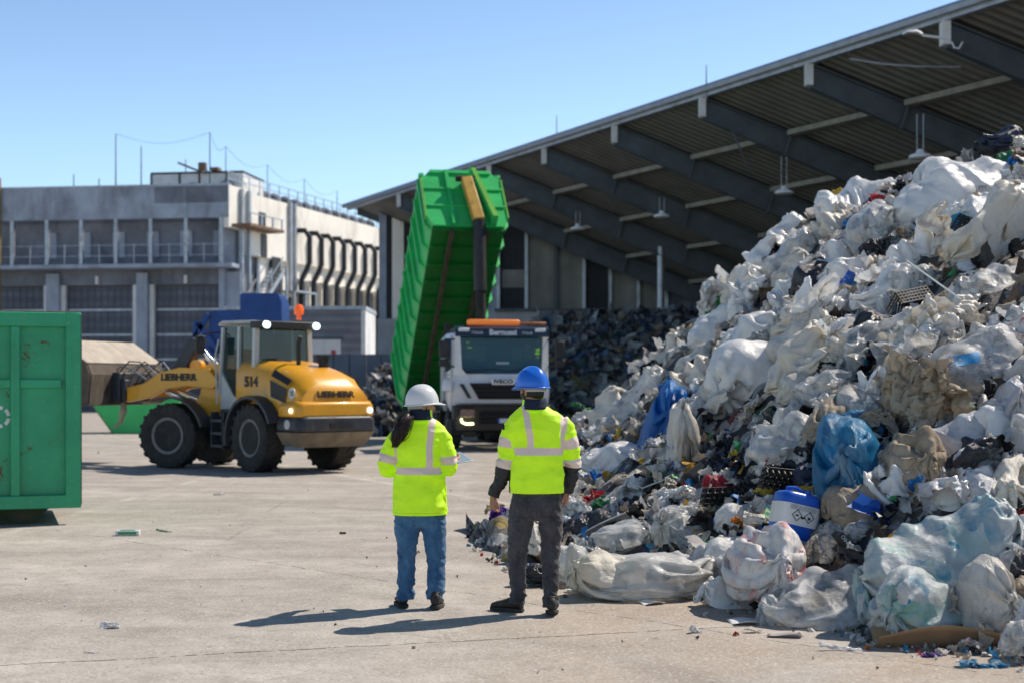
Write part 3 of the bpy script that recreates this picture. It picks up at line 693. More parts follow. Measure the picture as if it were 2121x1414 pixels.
# grille
GRI = ribbed('radiator_grille', (.018,.018,.02), 9, 'Z', 1, .5)
m = MB(); m.add([(-.86,-.125,1.74),(.86,-.125,1.74),(.62,-.14,1.33),(-.62,-.14,1.33),(-.86,-.05,1.74),(.86,-.05,1.74),(.62,-.05,1.33),(-.62,-.05,1.33)],[(0,1,2,3),(0,4,5,1),(1,5,6,2),(2,6,7,3),(3,7,4,0),(7,6,5,4)]); m.build('grille', GRI, tr)
for s_ in (-1,1):
    m = MB(); m.prism([(s_*1.12,1.72),(s_*1.02,1.72),(s_*.82,1.36),(s_*.9,1.36)],-.11,-.03); m.build('air_slot', PLB, tr)
m = MB(); m.prism([(-.36,1.84),(.36,1.84),(.28,1.70),(-.28,1.70)],-.15,-.09); m.build('badge_plate', WHT, tr)
text('maker_lettering', 'IVECO', .13, PLB, tr, plane_M((0,-.155,1.775),(1,0,0),(0,0,1)), xs=1.35, bold=.006)
# bumper
m = MB(); m.loft([[(-1.26,y+.1,.5),(1.26,y+.1,.5),(1.27,y,1.18),(-1.27,y,1.18)] for y in (-.12,.3)]); m.build('bumper', PLB, tr, bevel=.05)
m = MB(); m.box((0,-.14,.86),(1.2,.06,.3)); m.build('lower_grille', GRI, tr)
m = MB(); m.box((0,-.1,1.17),(2.3,.3,.05)); m.build('bumper_step', CHAS, tr, bevel=.01)
DRL = flat('lit_daylight_lamp', (1,1,.6), .3, 4, (1,1,.45))
for s_ in (-1,1):
    m = MB(); m.box((s_*.93,-.155,.98),(.38,.06,.22)); hl = m.build('headlight', mat('head_lamp_glass', (.30,.2,.17), .15, var=.5, vs=12), tr, bevel=.03)
    m = MB(); m.tube([(s_*1.1,-.17,.84),(s_*1.08,-.18,.75),(s_*.98,-.185,.71),(s_*.78,-.185,.71)],.028,8); m.build('daylight_strip', DRL if s_ < 0 else LET, hl)
m = MB(); m.box((.12,-.165,.78),(.52,.02,.115)); npl = m.build('number_plate', flat('plate_white', (.6,.65,.7)), tr)
m = MB(); m.box((-.12,-.177,.78),(.05,.004,.11)); m.build('plate_band', flat('plate_blue', (.02,.12,.6)), npl)
# mirrors, side windows, door, steps, snorkel tubes
for s_ in (-1,1):
    m = MB(); m.bar((s_*1.2,.12,2.85),(s_*1.5,-.05,2.85),.03,.04); m.bar((s_*1.2,.12,2.15),(s_*1.5,-.05,2.2),.03,.04)
    ar = m.build('mirror_arm', PLB, tr)
    m = MB(); m.box((s_*1.52,-.03,2.6),(.24,.12,.45)); m.box((s_*1.52,-.03,2.25),(.24,.12,.2)); m.build('mirror', PLB, tr, bevel=.03)
    m = MB(); x = s_*(W+.004); m.add([(x,.45,2.1),(x,.42,2.85),(x,1.3,2.9),(x,1.3,2.02)],[(0,1,2,3)]); m.build('side_window', glass('cab_side_glass',(.02,.04,.05),.06,.0), tr)
    m = MB(); x = s_*(W+.003); 
    for p, q in (((x,.36,1.15),(x,.36,2.95)),((x,1.42,1.15),(x,1.42,2.95)),((x,.36,1.95),(x,1.42,1.95))): m.bar(p,q,.012,.012)
    m.build('door_seam', PLB, tr)
    m = MB(); m.box((s_*1.15,.35,.62),(.3,.6,.4)); m.box((s_*1.15,.35,.32),(.28,.5,.06)); m.build('step', CHAS, tr, bevel=.02)
    m = MB(); A = [R(a) for a in range(-5,186,19)]
    m.loft([[(s_*(W-.42),1.45+.66*math.cos(a),.62+.62*math.sin(a)),(s_*(W+.02),1.45+.66*math.cos(a),.62+.62*math.sin(a)),(s_*(W+.02),1.45+.72*math.cos(a),.62+.68*math.sin(a)),(s_*(W-.42),1.45+.72*math.cos(a),.62+.68*math.sin(a))] for a in A]); m.build('mudguard', PLB, tr)
m = MB(); m.lathe([(0,.1),(.1,.07),(.15,0),(.15,-.1),(0,-.12)], Matrix.Translation((-1.42,-.05,1.72)) @ Matrix.Scale(1.7,4,(0,0,1)), 14); m.build('kerb_mirror', WHT, tr)
m = MB(); m.tube([(-1.0,2.35,1.1),(-1.02,2.38,3.1),(-.98,2.4,3.35)],.1,10); m.build('exhaust_stack', CHAS, tr)
m = MB()
for x in (-.42,.42): m.b2((x-.05,.4,.75),(x+.05,8.3,1.05))
m.b2((-.9,2.35,.5),(.9,2.9,1.9)); m.b2((-1.15,3.2,.45),(-.5,4.6,.95)); m.b2((.5,3.2,.45),(1.15,4.6,.95)); m.build('chassis', CHAS, tr)
m = MB()
for s_ in (-1,1): m.bar((s_*.9,2.5,1.05),(s_*.9,3.5,2.6),.1,.1); m.bar((s_*.9,2.5,2.1),(s_*.9,2.5,1.0),.1,.1)
m.bar((-.95,2.5,2.1),(.95,2.5,2.1),.1,.1); m.build('headboard_frame', CHAS, tr)
for y, lb in ((1.45,0),(5.9,0),(7.25,0)):
    for s_ in (-1,1): tyre(tr, (s_*1.03,y,.52),(s_,0,0),.52,.32 if y < 3 else .5, lug=False, n=32)
m = MB()
for y in (1.45,5.9,7.25): m.cyl((-1,y,.52),(1,y,.52),.09,.09,10)
m.build('axle', CHAS, tr)
for s_ in (-1,1):
    m = MB(); m.b2((s_*.7,-.02,.36),(s_*1.0,.02,.5)); m.build('tow_hook', CHAS, tr)
# tipped green body
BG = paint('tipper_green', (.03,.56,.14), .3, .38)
BGD = paint('tipper_green_shade', (.004,.17,.022), .3, .45)  # darker copy of the green paints the shade under the raised body
LBD, HB, TA = 7.5, 2.25, R(41)
piv = (-.25, 8.9, 1.15)
Mb = Matrix.Translation(piv) @ Matrix.Rotation(-TA, 4, 'X')
# in body space: y negative = towards the front, z = box height
def BB(): q = MB(); q.X = Mb.copy(); return q
WB = 1.14
body = BB()
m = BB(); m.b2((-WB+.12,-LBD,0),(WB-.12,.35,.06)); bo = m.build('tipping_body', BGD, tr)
for s_ in (-1,1):
    m = BB(); x0 = s_*WB
    # side wall with chamfered lower corner
    m.prism([(s_*(WB-.16),.0),(s_*(WB-.03),.32),(s_*(WB-.03),HB),(s_*(WB-.08),HB),(s_*(WB-.08),.34),(s_*(WB-.2),.05)],-LBD,.35,'y'); m.build('side_wall', BG, bo, smooth=0)
    for k in range(11):
        y = -LBD+.25+k*.74
        m = BB(); m.loft([[(s_*(WB-.17),y-.05,-.0),(s_*(WB-.17),y+.05,-.0),(s_*(WB-.1),y+.06,.1),(s_*(WB-.1),y-.06,.1)],
                          [(s_*(WB-.03),y-.06,.3),(s_*(WB-.03),y+.06,.3),(s_*(WB+.06),y+.05,.3),(s_*(WB+.06),y-.05,.3)],
                          [(s_*(WB-.03),y-.06,HB-.05),(s_*(WB-.03),y+.06,HB-.05),(s_*(WB+.1),y+.05,HB-.05),(s_*(WB+.1),y-.05,HB-.05)]]); m.build('side_rib', BG, bo, smooth=0)
    m = BB(); m.b2((s_*(WB-.1),-LBD,HB-.12),(s_*(WB+.05),.35,HB)); m.build('top_rail', BG, bo, bevel=.015)
m = BB()
for k in range(12):
    y = -LBD+.05+k*.68; m.b2((-WB+.16,y-.04,-.1),(WB-.16,y+.04,-.002))
m.build('cross_member', BGD, bo)
for s_ in (-1,1):
    m = BB(); m.b2((s_*.5-.05,-LBD-.02,-.26),(s_*.5+.05,.3,-.1)); m.build('long_rail', mat('rusty_rail', (.10,.075,.05), .7, .2, var=.5, dirt=.5, dcol=(.03,.05,.03)), bo)
# front bulkhead
m = BB(); bh = [(-WB+.14,0),(WB-.14,0),(WB,.34),(WB,HB-.3),(WB-.25,HB+.02),(-WB+.25,HB+.02),(-WB,HB-.3),(-WB,.34)]
m.prism(bh,-LBD-.06,-LBD,'y'); fb = m.build('front_bulkhead', BG, bo, smooth=0)
m = BB()
for z in (.78,1.5): m.b2((-WB+.02,-LBD-.11,z-.035),(WB-.02,-LBD-.062,z+.035))
m.b2((-WB+.26,-LBD-.12,HB-.1),(WB-.26,-LBD-.062,HB+.03)); m.build('bulkhead_rib', BG, fb, bevel=.012)
for x in (-.42,):
    m = BB(); m.b2((x-.05,-LBD-.16,.0),(x+.05,-LBD-.062,HB)); m.build('bulkhead_post', BG, fb)
m = BB(); m.prism([(.60,.02),(.78,.02),(.36,HB-.2),(.2,HB-.2)],-LBD-.42,-LBD-.062,'y'); m.build('lift_fin', BG, fb, smooth=0, bevel=.01)
m = BB(); m.prism([(.63,.02),(.78,.02),(.36,HB-.22),(.25,HB-.22)],-LBD-.445,-LBD-.42,'y'); m.build('fin_edge', paint('sunlit_green_rim', (.18,.55,.06), .1), fb, smooth=0)  # lighter green paints sunlight along the fin
BGL = paint('sunlit_green_edge', (.15,.5,.06), .15)  # lighter copy of the green paints sunlight on the corner strips
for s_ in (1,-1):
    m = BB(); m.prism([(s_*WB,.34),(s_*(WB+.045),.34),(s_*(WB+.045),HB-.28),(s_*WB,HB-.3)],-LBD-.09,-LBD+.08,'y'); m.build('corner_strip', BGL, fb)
# lifting cylinder (telescopic) with yellow outer barrel at the top
YEL = mat('worn_yellow_paint', (.62,.36,.06), .5, var=.2, dirt=.35, dcol=(.12,.08,.05), ds=5)
YIM = Mb.inverted()
base = Vector((-.04, 2.35, 1.3)); top_ = Mb @ Vector((.24,-LBD-.28,-.02)); tip = Mb @ Vector((.08,-LBD-.34,1.65))
d_ = top_-base
m = MB(); m.cyl(base, base+d_*.62, .14, .14, 14); m.build('ram_lower', CHAS, tr)
m = MB(); m.cyl(base+d_*.6, top_, .18, .18, 14); m.build('ram_middle', PLB, tr)
m = MB(); m.bar(top_, tip, .32, .22, (0,1,0)); m.build('ram_yoke', YEL, tr, bevel=.03)
m = MB(); m.cyl(tip-Vector((.3,0,0)), tip+Vector((.3,0,0)), .09, .09, 12); m.build('ram_pin', CHAS, tr)
# ================================================================ WHEEL LOADER
YL = mat('loader_yellow', (.86,.40,.018), .38, var=.1, vs=1.5, dirt=.2, dcol=(.28,.17,.06), ds=2.2, coat=.35)
GRY = mat('loader_dark_grey', (.035,.042,.055), .5, var=.25, dirt=.35, dcol=(.12,.1,.08), ds=3)
LWH = mat('loader_white', (.55,.57,.56), .4, var=.1, dirt=.3, dcol=(.3,.28,.24))
GLS = glass('loader_glass', (.015,.04,.04), .04, .32)
CHR = mat('chrome_rod', (.8,.8,.8), .15, 1, var=.1)
BKT = mat('dirty_bucket_steel', (.11,.09,.07), .8, .2, var=.5, dirt=.6, dcol=(.2,.16,.12), ds=3)
BKL = mat('sunlit_bucket_plate', (.50,.44,.36), .85, 0, var=.25, dirt=.3, dcol=(.25,.2,.15), ds=3)  # much lighter than the bucket steel: paints sun on the top plate
tilt = R(42); near = Vector((P(535,0,27.5).x, 27.5, 0)); axr = Vector((math.cos(tilt), math.sin(tilt), 0))
rc = near+axr*.84
ld = thing('wheel_loader', 'yellow wheel loader facing away to the left with its bucket lowered', 'loader', rc, R(90)+tilt)
# local: x forward (+), y = to the LEFT of the machine (away from us), near side is y<0?  forward = (-sin,cos)
SY = 1 if (Matrix.Rotation(R(90)+tilt,3,'Z') @ Vector((0,1,0))).dot(axr) < 0 else -1   # +1: near side is +y
def Y(v): return v*SY
rw, ww = .66, .46
for s_ in (1,-1): tyre(ld, (0,Y(s_*.84),rw),(0,Y(s_),0),rw,ww,.55,tread=20)
# rear body: hood
def hr(x, w, z0, z1, c=.2, slope=0):
    return [(x,-w,z0),(x,w,z0),(x,w,z1-c*1.6),(x,w-c,z1-c*.3),(x,w-c*2.2,z1+.02),(x,-w+c*2.2,z1+.02),(x,-w+c,z1-c*.3),(x,-w,z1-c*1.6)]
m = MB(); m.loft([hr(.95,.76,1.2,2.16,.14),hr(.45,.80,1.15,2.15,.16),hr(-.1,.82,1.15,2.10,.18),hr(-.7,.82,1.15,1.99,.2),hr(-1.15,.80,1.15,1.85,.2),hr(-1.32,.78,1.15,1.70,.2),hr(-1.38,.76,1.15,1.58,.1)]); m.build('hood', YL, ld, smooth=50)
m = MB(); m.loft([hr(-.78,.9,1.08,1.33,.04),hr(-1.35,.9,1.08,1.36,.04),hr(-1.46,.82,1.08,1.32,.04)]); m.build('rear_cowl', YL, ld, bevel=.03)
m = MB(); m.loft([hr(-.75,.92,.80,1.07,.04),hr(-1.38,.92,.80,1.07,.04),hr(-1.52,.8,.80,1.07,.04)]); m.build('rear_bumper', GRY, ld, bevel=.04)
m = MB(); m.loft([[(-.8,-.8,.55),(-.8,.8,.55),(-.8,.95,.79),(-.8,-.95,.79)],[(-1.25,-.75,.5),(-1.25,.75,.5),(-1.5,.85,.79),(-1.5,-.85,.79)]]); m.build('counterweight', mat('dusty_counterweight', (.24,.19,.13), .8, var=.4, dirt=.5), ld)
for s_ in (1,-1):
    # side panels, vents, mudguard
    m = MB(); y = Y(s_*.83)
    m.add([(-.42,y,1.46),(-.92,y,1.34),(-1.0,y,1.60),(-.40,y,1.78)],[(0,1,2,3)]); m.build('side_grille', PLB, ld) 
    m = MB(); m.add([(-.45,Y(s_*.815),1.85),(-1.02,Y(s_*.81),1.66),(-1.05,Y(s_*.74),1.76),(-.45,Y(s_*.73),1.97)],[(0,1,2,3)]); v_ = m.build('hood_vent', PLB, ld)
    for o_ in (v_,):
        for v in o_.data.vertices: v.co.z += .012; v.co.y += Y(s_*.02)
    A = [R(a) for a in range(-12,175,17)]
    m = MB(); m.loft([[(.0+.80*math.cos(a),Y(s_*.66),rw+.76*math.sin(a)),(.0+.80*math.cos(a),Y(s_*1.1),rw+.76*math.sin(a)),(.0+.86*math.cos(a),Y(s_*1.1),rw+.82*math.sin(a)),(.0+.86*math.cos(a),Y(s_*.66),rw+.82*math.sin(a))] for a in A]); m.build('mudguard', GRY, ld)
    m = MB(); m.cyl((-1.25,Y(s_*.9),1.2),(-1.25,Y(s_*.935),1.2),.05,.05,14); m.build('rear_light', flat('lit_rear_lamp', (1,.9,.6), .3, 1.6, (1,.85,.5)) if s_ > 0 else LENS, ld)
m = MB(); m.cyl((-1.44,Y(-.74),1.2),(-1.5,Y(-.74),1.2),.06,.06,14); m.build('rear_light', flat('rear_lamp_white', (1,1,1), .2, 1.2), ld)
m = MB(); m.cyl((-1.15,Y(.92),.94),(-1.15,Y(.94),.94),.09,.09,14); m.build('round_marker', LENS, ld)
m = MB(); m.b2((-1.585,-.25,.86),(-1.56,.25,.96)); m.build('tow_pocket', PLB, ld)
text('maker_lettering', 'LIEBHERR', .16, PLB, ld, plane_M((-1.392,0,1.50),(0,-1,0),(.05,0,1)), xs=1.25, bold=.008)
text('model_lettering', '514', .27, PLB, ld, plane_M((.30,Y(.815),1.74),(-1,0,0),(0,0,1)), xs=1.25, bold=.012)
m = MB(); m.cyl((-1.16,Y(.82),1.52),(-1.16,Y(.835),1.52),.11,.11,18); sd_ = m.build('speed_disc', LWH, ld)
text('speed_lettering', '25', .12, PLB, sd_, plane_M((-1.16,Y(.838),1.52),(-1,0,0),(0,0,1)))
m = MB(); m.tube([(-.35,Y(.15),2.05),(-.35,Y(.15),2.5),(-.42,Y(.15),2.62)],.045,10); m.build('exhaust_pipe', PLB, ld)
m = MB(); m.cyl((-.55,Y(-.3),1.98),(-.55,Y(-.3),2.2),.1,.1,12); m.cyl((-.55,Y(-.3),2.2),(-.55,Y(-.3),2.26),.15,.15,14); m.build('pre_cleaner', PLB, ld)
# lower frame
m = MB(); m.b2((-.9,-.45,.5),(1.35,.45,1.15)); m.b2((.75,-.8,1.05),(1.5,.8,1.2)); m.cyl((0,-.7,rw),(0,.7,rw),.17,.17,14); m.b2((.85,-.85,.55),(1.4,.85,1.06)); m.build('rear_frame', GRY, ld, bevel=.02)
m = MB()
for z in (.45,.7,.95): m.b2((.95,Y(.86),z),(1.4,Y(1.08),z+.05))
m.b2((.93,Y(.88),.42),(.97,Y(1.06),1.15)); m.b2((1.38,Y(.88),.42),(1.42,Y(1.06),1.15)); m.build('step_ladder', GRY, ld)
# cab
cx0, cx1, cw, cz0, cz1 = .42, 1.75, .66, 1.2, 2.89
m = MB(); m.add([(cx0,Y(cw+.01),cz0),(cx0+.0,Y(cw+.01),1.55),(1.05,Y(cw+.01),1.42),(1.72,Y(cw+.01),1.85),(1.72,Y(cw+.01),cz0)],[(0,1,2,3,4)])
m = MB(); m.prism([(cx0+.1,cz0),(cx0+.1,1.5),(.95,1.42),(1.2,1.45),(1.7,1.95),(1.72,cz0)],-cw,cw,'y'); m.build('cab_base', LWH, ld)
m = MB()
for x, w_ in ((cx0,.1),(1.02,.07),(1.72,.08)):
    for s_ in (1,-1):
        m.bar((x+(.0 if x > .5 else -.0),s_*cw,1.45 if x < 1.5 else 1.5),(x+(-.05 if x > 1.5 else .03),s_*(cw-.05),cz1-.05),w_,w_,(1,0,0))
m.bar((cx0,-cw,1.5),(cx0,cw,1.5),.08,.1); m.build('cab_pillar', LWH, ld)
m = MB(); m.loft([[(x,-w_,z),(x,w_,z),(x,w_,z+.06),(x,-w_,z+.06)] for x, w_, z in ((cx0+.1,.7,cz1),(1.6,.72,cz1+.02),(1.85,.64,cz1-.02))]); m.build('cab_roof', LWH, ld, bevel=.04)
m = MB(); m.loft([[(x,-w_,z),(x,w_,z),(x,w_,z+.14),(x,-w_,z+.14)] for x, w_, z in ((cx0-.28,.66,cz1-.10),(cx0-.1,.70,cz1-.10),(cx0+.12,.70,cz1-.09))]); m.build('roof_overhang', PLB, ld, bevel=.02)
WKL = flat('lit_work_lamp', (.9,1,1), .2, 2.5, (.8,1,1))
for s_ in (1,-1):
    m = MB(); m.cyl((cx0-.26,s_*.58,cz1-.03),(cx0-.34,s_*.58,cz1-.04),.07,.07,16); m.build('work_lamp', WKL, ld)
m = MB(); m.cyl((.5,Y(-.42),cz1+.1),(.5,Y(-.42),cz1+.2),.05,.04,10); m.lathe([(.09,0),(.1,.12),(.06,.2),(0,.21)], Matrix.Translation((.5,Y(-.42),cz1+.2)), 14); m.build('beacon', flat('orange_beacon', (1,.16,.02), .3, .4, (1,.12,.02)), ld)
for s_ in (1,-1):
    m = MB(); y = s_*(cw-.02)
    m.add([(cx0+.06,y,1.5),(.98,y,1.46),(1.0,y*.94,2.86),(cx0+.06,y*.94,2.86)],[(0,1,2,3)]); m.build('side_glass', GLS, ld)
    m = MB(); m.add([(1.06,y,1.46),(1.25,y,1.5),(1.68,y,1.97),(1.64,y*.94,2.88),(1.06,y*.94,2.88)],[(0,1,2,3,4)]); m.build('door_glass', GLS, ld)
m = MB(); m.add([(cx0-.01,-cw+.06,1.56),(cx0-.01,cw-.06,1.56),(cx0+.02,cw-.1,2.84),(cx0+.02,-cw+.1,2.84)],[(0,1,2,3)]); m.build('rear_glass', GLS, ld)
m = MB(); m.add([(1.76,-cw+.06,1.9),(1.76,cw-.06,1.9),(1.68,cw-.1,2.86),(1.68,-cw+.1,2.86)],[(0,1,2,3)]); m.build('front_glass', GLS, ld)
m = MB(); m.box((.85,0,1.75),(.5,.5,.15)); m.box((.62,0,2.15),(.14,.5,.75)); m.box((.62,0,2.6),(.1,.28,.2)); m.build('driver_seat', PLB, ld, bevel=.05)
m = MB(); m.cyl((1.35,0,1.5),(1.3,0,2.0),.04,.04,8); m.lathe([(.19,0),(.2,.015),(.19,.03),(.17,.015),(.19,0)], Matrix.Translation((1.28,0,2.02)) @ Matrix.Rotation(R(-25),4,'Y'), 20); m.build('steering_wheel', PLB, ld)
for s_ in (1,-1):
    m = MB(); m.bar((1.7,s_*.66,2.75),(1.98,s_*.95,2.7),.03,.03); m.box((2.0,s_*.97,2.5),(.08,.2,.36)); m.build('mirror', PLB, ld, bevel=.02)
m = MB(); m.tube([(1.72,Y(.74),1.3),(1.75,Y(.76),2.3),(1.72,Y(.7),2.6)],.018,6); m.build('grab_rail', LWH, ld)
# front frame, rotated at the joint
JX = 1.49; art = (R(180-20)-(R(90)+tilt))    # heading of the front frame minus heading of the rear
MJ = Matrix.Translation((JX,0,0)) @ Matrix.Rotation(art,4,'Z')
def FM(): q = MB(); q.X = MJ.copy(); return q
FX = 1.4
for s_ in (1,-1):
    c = MJ @ Vector((FX,Y(s_*.84),rw)); tyre(ld, c, MJ.to_3x3() @ Vector((0,Y(s_),0)), rw, ww,.55,tread=20)
    A = [R(a) for a in range(62,172,13)]
    m = FM(); m.loft([[(FX+.80*math.cos(a),Y(s_*.68),rw+.76*math.sin(a)),(FX+.80*math.cos(a),Y(s_*1.08),rw+.76*math.sin(a)),(FX+.85*math.cos(a),Y(s_*1.08),rw+.80*math.sin(a)),(FX+.85*math.cos(a),Y(s_*.68),rw+.80*math.sin(a))] for a in A]); m.build('mudguard', GRY, ld)
m = FM(); m.b2((.1,-.4,.5),(2.0,.4,1.05)); m.cyl((FX,-.7,rw),(FX,.7,rw),.17,.17,14); m.build('front_frame', GRY, ld, bevel=.02)
for s_ in (1,-1):
    m = FM(); m.prism([(.55,.9),(.5,1.6),(.62,2.12),(.95,2.1),(1.08,1.5),(1.4,.95)], s_*.3-.05, s_*.3+.05, 'y'); m.build('arm_tower', YL, ld, bevel=.02)
armp = [(.55,1.74),(.8,2.02),(1.5,2.04),(1.95,1.95),(2.35,1.72),(2.9,1.6),(2.95,1.42),(2.75,1.33),(2.2,1.42),(1.8,1.6),(1.3,1.66),(.7,1.6)]
for s_ in (1,-1):
    m = FM(); m.prism(armp, s_*.42-.06, s_*.42+.06, 'y'); ao = m.build('lift_arm', YL, ld, bevel=.015)
    text('arm_lettering', 'LIEBHERR', .19, PLB, ao, MJ @ plane_M((1.5,Y(s_*.487),1.84),(-s_,0,0),(0,0,1)), xs=1.05, bold=.01)
m = FM(); m.cyl((1.35,-.1,2.08),(1.35,.1,2.08),.13,.13,14); m.build('pivot_boss', YL, ld)
m = FM(); m.prism([(2.05,1.75),(1.55,2.56),(1.42,2.66),(1.28,2.6),(1.3,2.45),(1.5,2.1),(1.8,1.62)], -.15, .15, 'y'); m.build('bell_crank', GRY, ld, bevel=.02)
m = FM(); m.cyl((1.36,0,2.56),(.95,0,2.1),.055,.055,12); m.build('tilt_rod', CHR, ld)
m = FM(); m.cyl((1.02,0,2.18),(.6,0,1.72),.085,.085,12); m.build('tilt_cylinder', LWH, ld)
m = FM(); m.bar((1.95,0,1.7),(2.9,0,1.66),.16,.14); m.build('tilt_link', GRY, ld)
for s_ in (1,-1):
    m = FM(); m.cyl((.7,s_*.24,1.1),(1.4,s_*.24,1.36),.085,.085,12); m.build('lift_cylinder', GRY, ld)
    m = FM(); m.cyl((1.4,s_*.24,1.36),(1.95,s_*.24,1.56),.05,.05,12); m.build('lift_rod', CHR, ld)
m = FM(); m.b2((2.85,-.6,1.32),(3.05,.6,1.95)); m.b2((2.75,-.55,1.35),(2.86,-.35,1.8)); m.b2((2.75,.35,1.35),(2.86,.55,1.8)); m.build('quick_coupler', GRY, ld, bevel=.03)
for k in range(7):
    x = 2.25+.1*k; y = -.4+.13*k
    m = FM(); m.tube([(x-.5,y,1.8),(x-.2,y+.05,2.0+.08*(k%3)),(x+.15,y-.06,2.08+.1*(k%2)),(x+.42,y,1.9),(x+.55,y+.03,1.7)],.016,6); m.build('hose', PLB if k%2 else GALV, ld)
pf = [(3.08,1.28),(3.02,1.9),(3.14,2.15),(3.85,2.6),(3.92,2.55),(3.25,2.08),(3.12,1.85),(3.18,1.5),(3.5,1.34),(4.3,1.37),(4.3,1.31),(3.5,1.25)]
m = FM(); m.prism(pf, -1.3, 1.3, 'y'); bk = m.build('bucket', BKT, ld, smooth=0)
m = FM(); m.prism([(3.11,2.14),(3.86,2.62),(3.88,2.60),(3.13,2.12)], -1.33, 1.33, 'y'); m.build('bucket_top_plate', BKL, bk)
for s_ in (1,-1):
    m = FM(); m.prism([(3.1,1.3),(3.04,1.9),(3.16,2.15),(3.87,2.6),(4.3,1.3),(3.5,1.28)], s_*1.3, s_*1.34, 'y'); m.build('bucket_side', BKT, bk)
m = FM(); m.tube([(2.95,Y(.3),1.35),(2.9,Y(.4),1.15),(3.0,Y(.35),.9),(3.1,Y(.45),.78)],[.05,.08,.05,.02],7); m.build('hanging_rag', mat('rag_cloth',(.5,.44,.3),.9), bk)
# ================================================================ SMALL GREEN SKIP behind the loader
SK = G(232,897)
sk = thing('green_skip', 'small bright green trapezoid skip standing behind the loader wheels', 'skip', (SK.x, SK.y, 0), R(3))
m = MB(); rings = []
prof = [(-.9,1.25),(.1,0),(2.0,0),(2.3,1.25)]
m.prism(prof, 0, 1.8, 'y'); 
vs = m.v; m2 = MB()
for y in (0,1.75): m2.prism([(.0,0.02),(1.95,.02),(2.35,1.35),(-.95,1.35)][::-1], y, y+.05, 'y')
m2.build('side_plate', BG, sk, smooth=0)
m = MB(); m.prism([(-.95,1.35),(.0,.0),(.05,.03),(-.9,1.35)], .0, 1.8, 'y'); m.build('sloping_end', mat('skip_worn_end', (.35,.40,.12), .6, var=.3, dirt=.5), sk, smooth=0)
m = MB(); m.prism([(2.35,1.35),(1.95,.0),(2.0,.0),(2.4,1.35)], .0, 1.8, 'y'); m.b2((0,.05,0),(1.95,1.75,.05)); m.build('floor_plate', BG, sk, smooth=0)
m = MB(); m.b2((-1.0,-.06,1.3),(2.45,.06,1.42)); m.b2((-1.0,1.76,1.3),(2.45,1.86,1.42)); m.build('rim', BG, sk, bevel=.02)
m = MB(); m.b2((.9,-.075,1.05),(1.5,-.01,1.2)); m.build('plate', WPANEL, sk)
# ================================================================ BLUE MACHINE behind the cab
BL = paint('machine_blue', (.003,.06,.28), .12, .5)
bz = 62; q = lambda px, py: ((px-540)/FPX*bz, CH+(HY-py)/FPX*bz)
bm_ = thing('blue_waste_shredder', 'blue waste processing machine with a tall hopper behind the loader cab', 'machine', (P(540,0,bz).x, bz, 0))
def bp(name, poly, y0, y1, mt=BL, par=None): m = MB(); m.prism([q(*p) for p in poly], y0, y1, 'y'); return m.build(name, mt, par or bm_, bevel=.02)
bp('hopper', [(497,610),(503,607),(576,607),(583,625),(583,668),(497,668)], 0, 2.2)
bp('feed_housing', [(430,648),(440,642),(500,642),(500,712),(447,716),(442,730),(430,730)], .3, 2)
bp('machine_body', [(500,668),(585,668),(600,800),(500,800)], .2, 2.4, GRY)
for a, b in (((428,650),(408,690)),((408,668),(445,720)),((402,690),(440,740)),((455,700),(500,700)),((405,665),(402,700))):
    m = MB(); p0, p1 = q(*a), q(*b); m.bar((p0[0],.2,p0[1]),(p1[0],.2,p1[1]),.22,.22,(0,1,0)); m.build('conveyor_strut', BL, bm_)
m = MB()
for px in (435,455,505,590): x = q(px,0)[0]; m.b2((x-.1,.5,0),(x+.1,.8,q(0,720)[1]))
m.build('leg', BL, bm_)
bp('conveyor', [(400,760),(445,745),(450,800),(400,800)], .5, 1.6, GRY)
# ================================================================ PEOPLE
from mathutils import noise as mno
def fold(v, sc_, amp, k=2.0):           # soft ridged folds
    n = mno.fractal(Vector((v[0]*sc_[0], v[1]*sc_[1], v[2]*sc_[2])), 1.1, 2.0, 2)
    return amp*(1-min(1, abs(n)*k)*1.6)
def remesh(mb, vox, smooth_it=4, fac=.5):
    me = bpy.data.meshes.new('tmp'); me.from_pydata(mb.v, [], mb.f); me.update()
    bm = bmesh.new(); bm.from_mesh(me); bmesh.ops.recalc_face_normals(bm, faces=bm.faces); bm.to_mesh(me); bm.free()
    o = bpy.data.objects.new('tmp', me); col.objects.link(o)
    r = o.modifiers.new('r', 'REMESH'); r.mode = 'VOXEL'; r.voxel_size = vox; r.adaptivity = 0
    if smooth_it: s_ = o.modifiers.new('s', 'SMOOTH'); s_.iterations = smooth_it; s_.factor = fac
    dg = bpy.context.evaluated_depsgraph_get(); dg.update(); me2 = bpy.data.meshes.new_from_object(o.evaluated_get(dg))
    bpy.data.objects.remove(o); bpy.data.meshes.remove(me); return me2
def displace(me, fn):
    me.update(); vn = [v.normal.copy() for v in me.vertices]
    for v, n in zip(me.vertices, vn): v.co += n*fn(v.co, n)
    me.update()
def sring(c, rx, ry, n=28, pw=2.3, tilt=None):
    out = []
    for k in range(n):
        a = 2*math.pi*k/n; ca, sa = math.cos(a), math.sin(a)
        p = Vector((abs(ca)**(2/pw)*math.copysign(1,ca)*rx, abs(sa)**(2/pw)*math.copysign(1,sa)*ry, 0))
        if tilt is not None: p = tilt @ p
        out.append(tuple(Vector(c)+p))
    return out
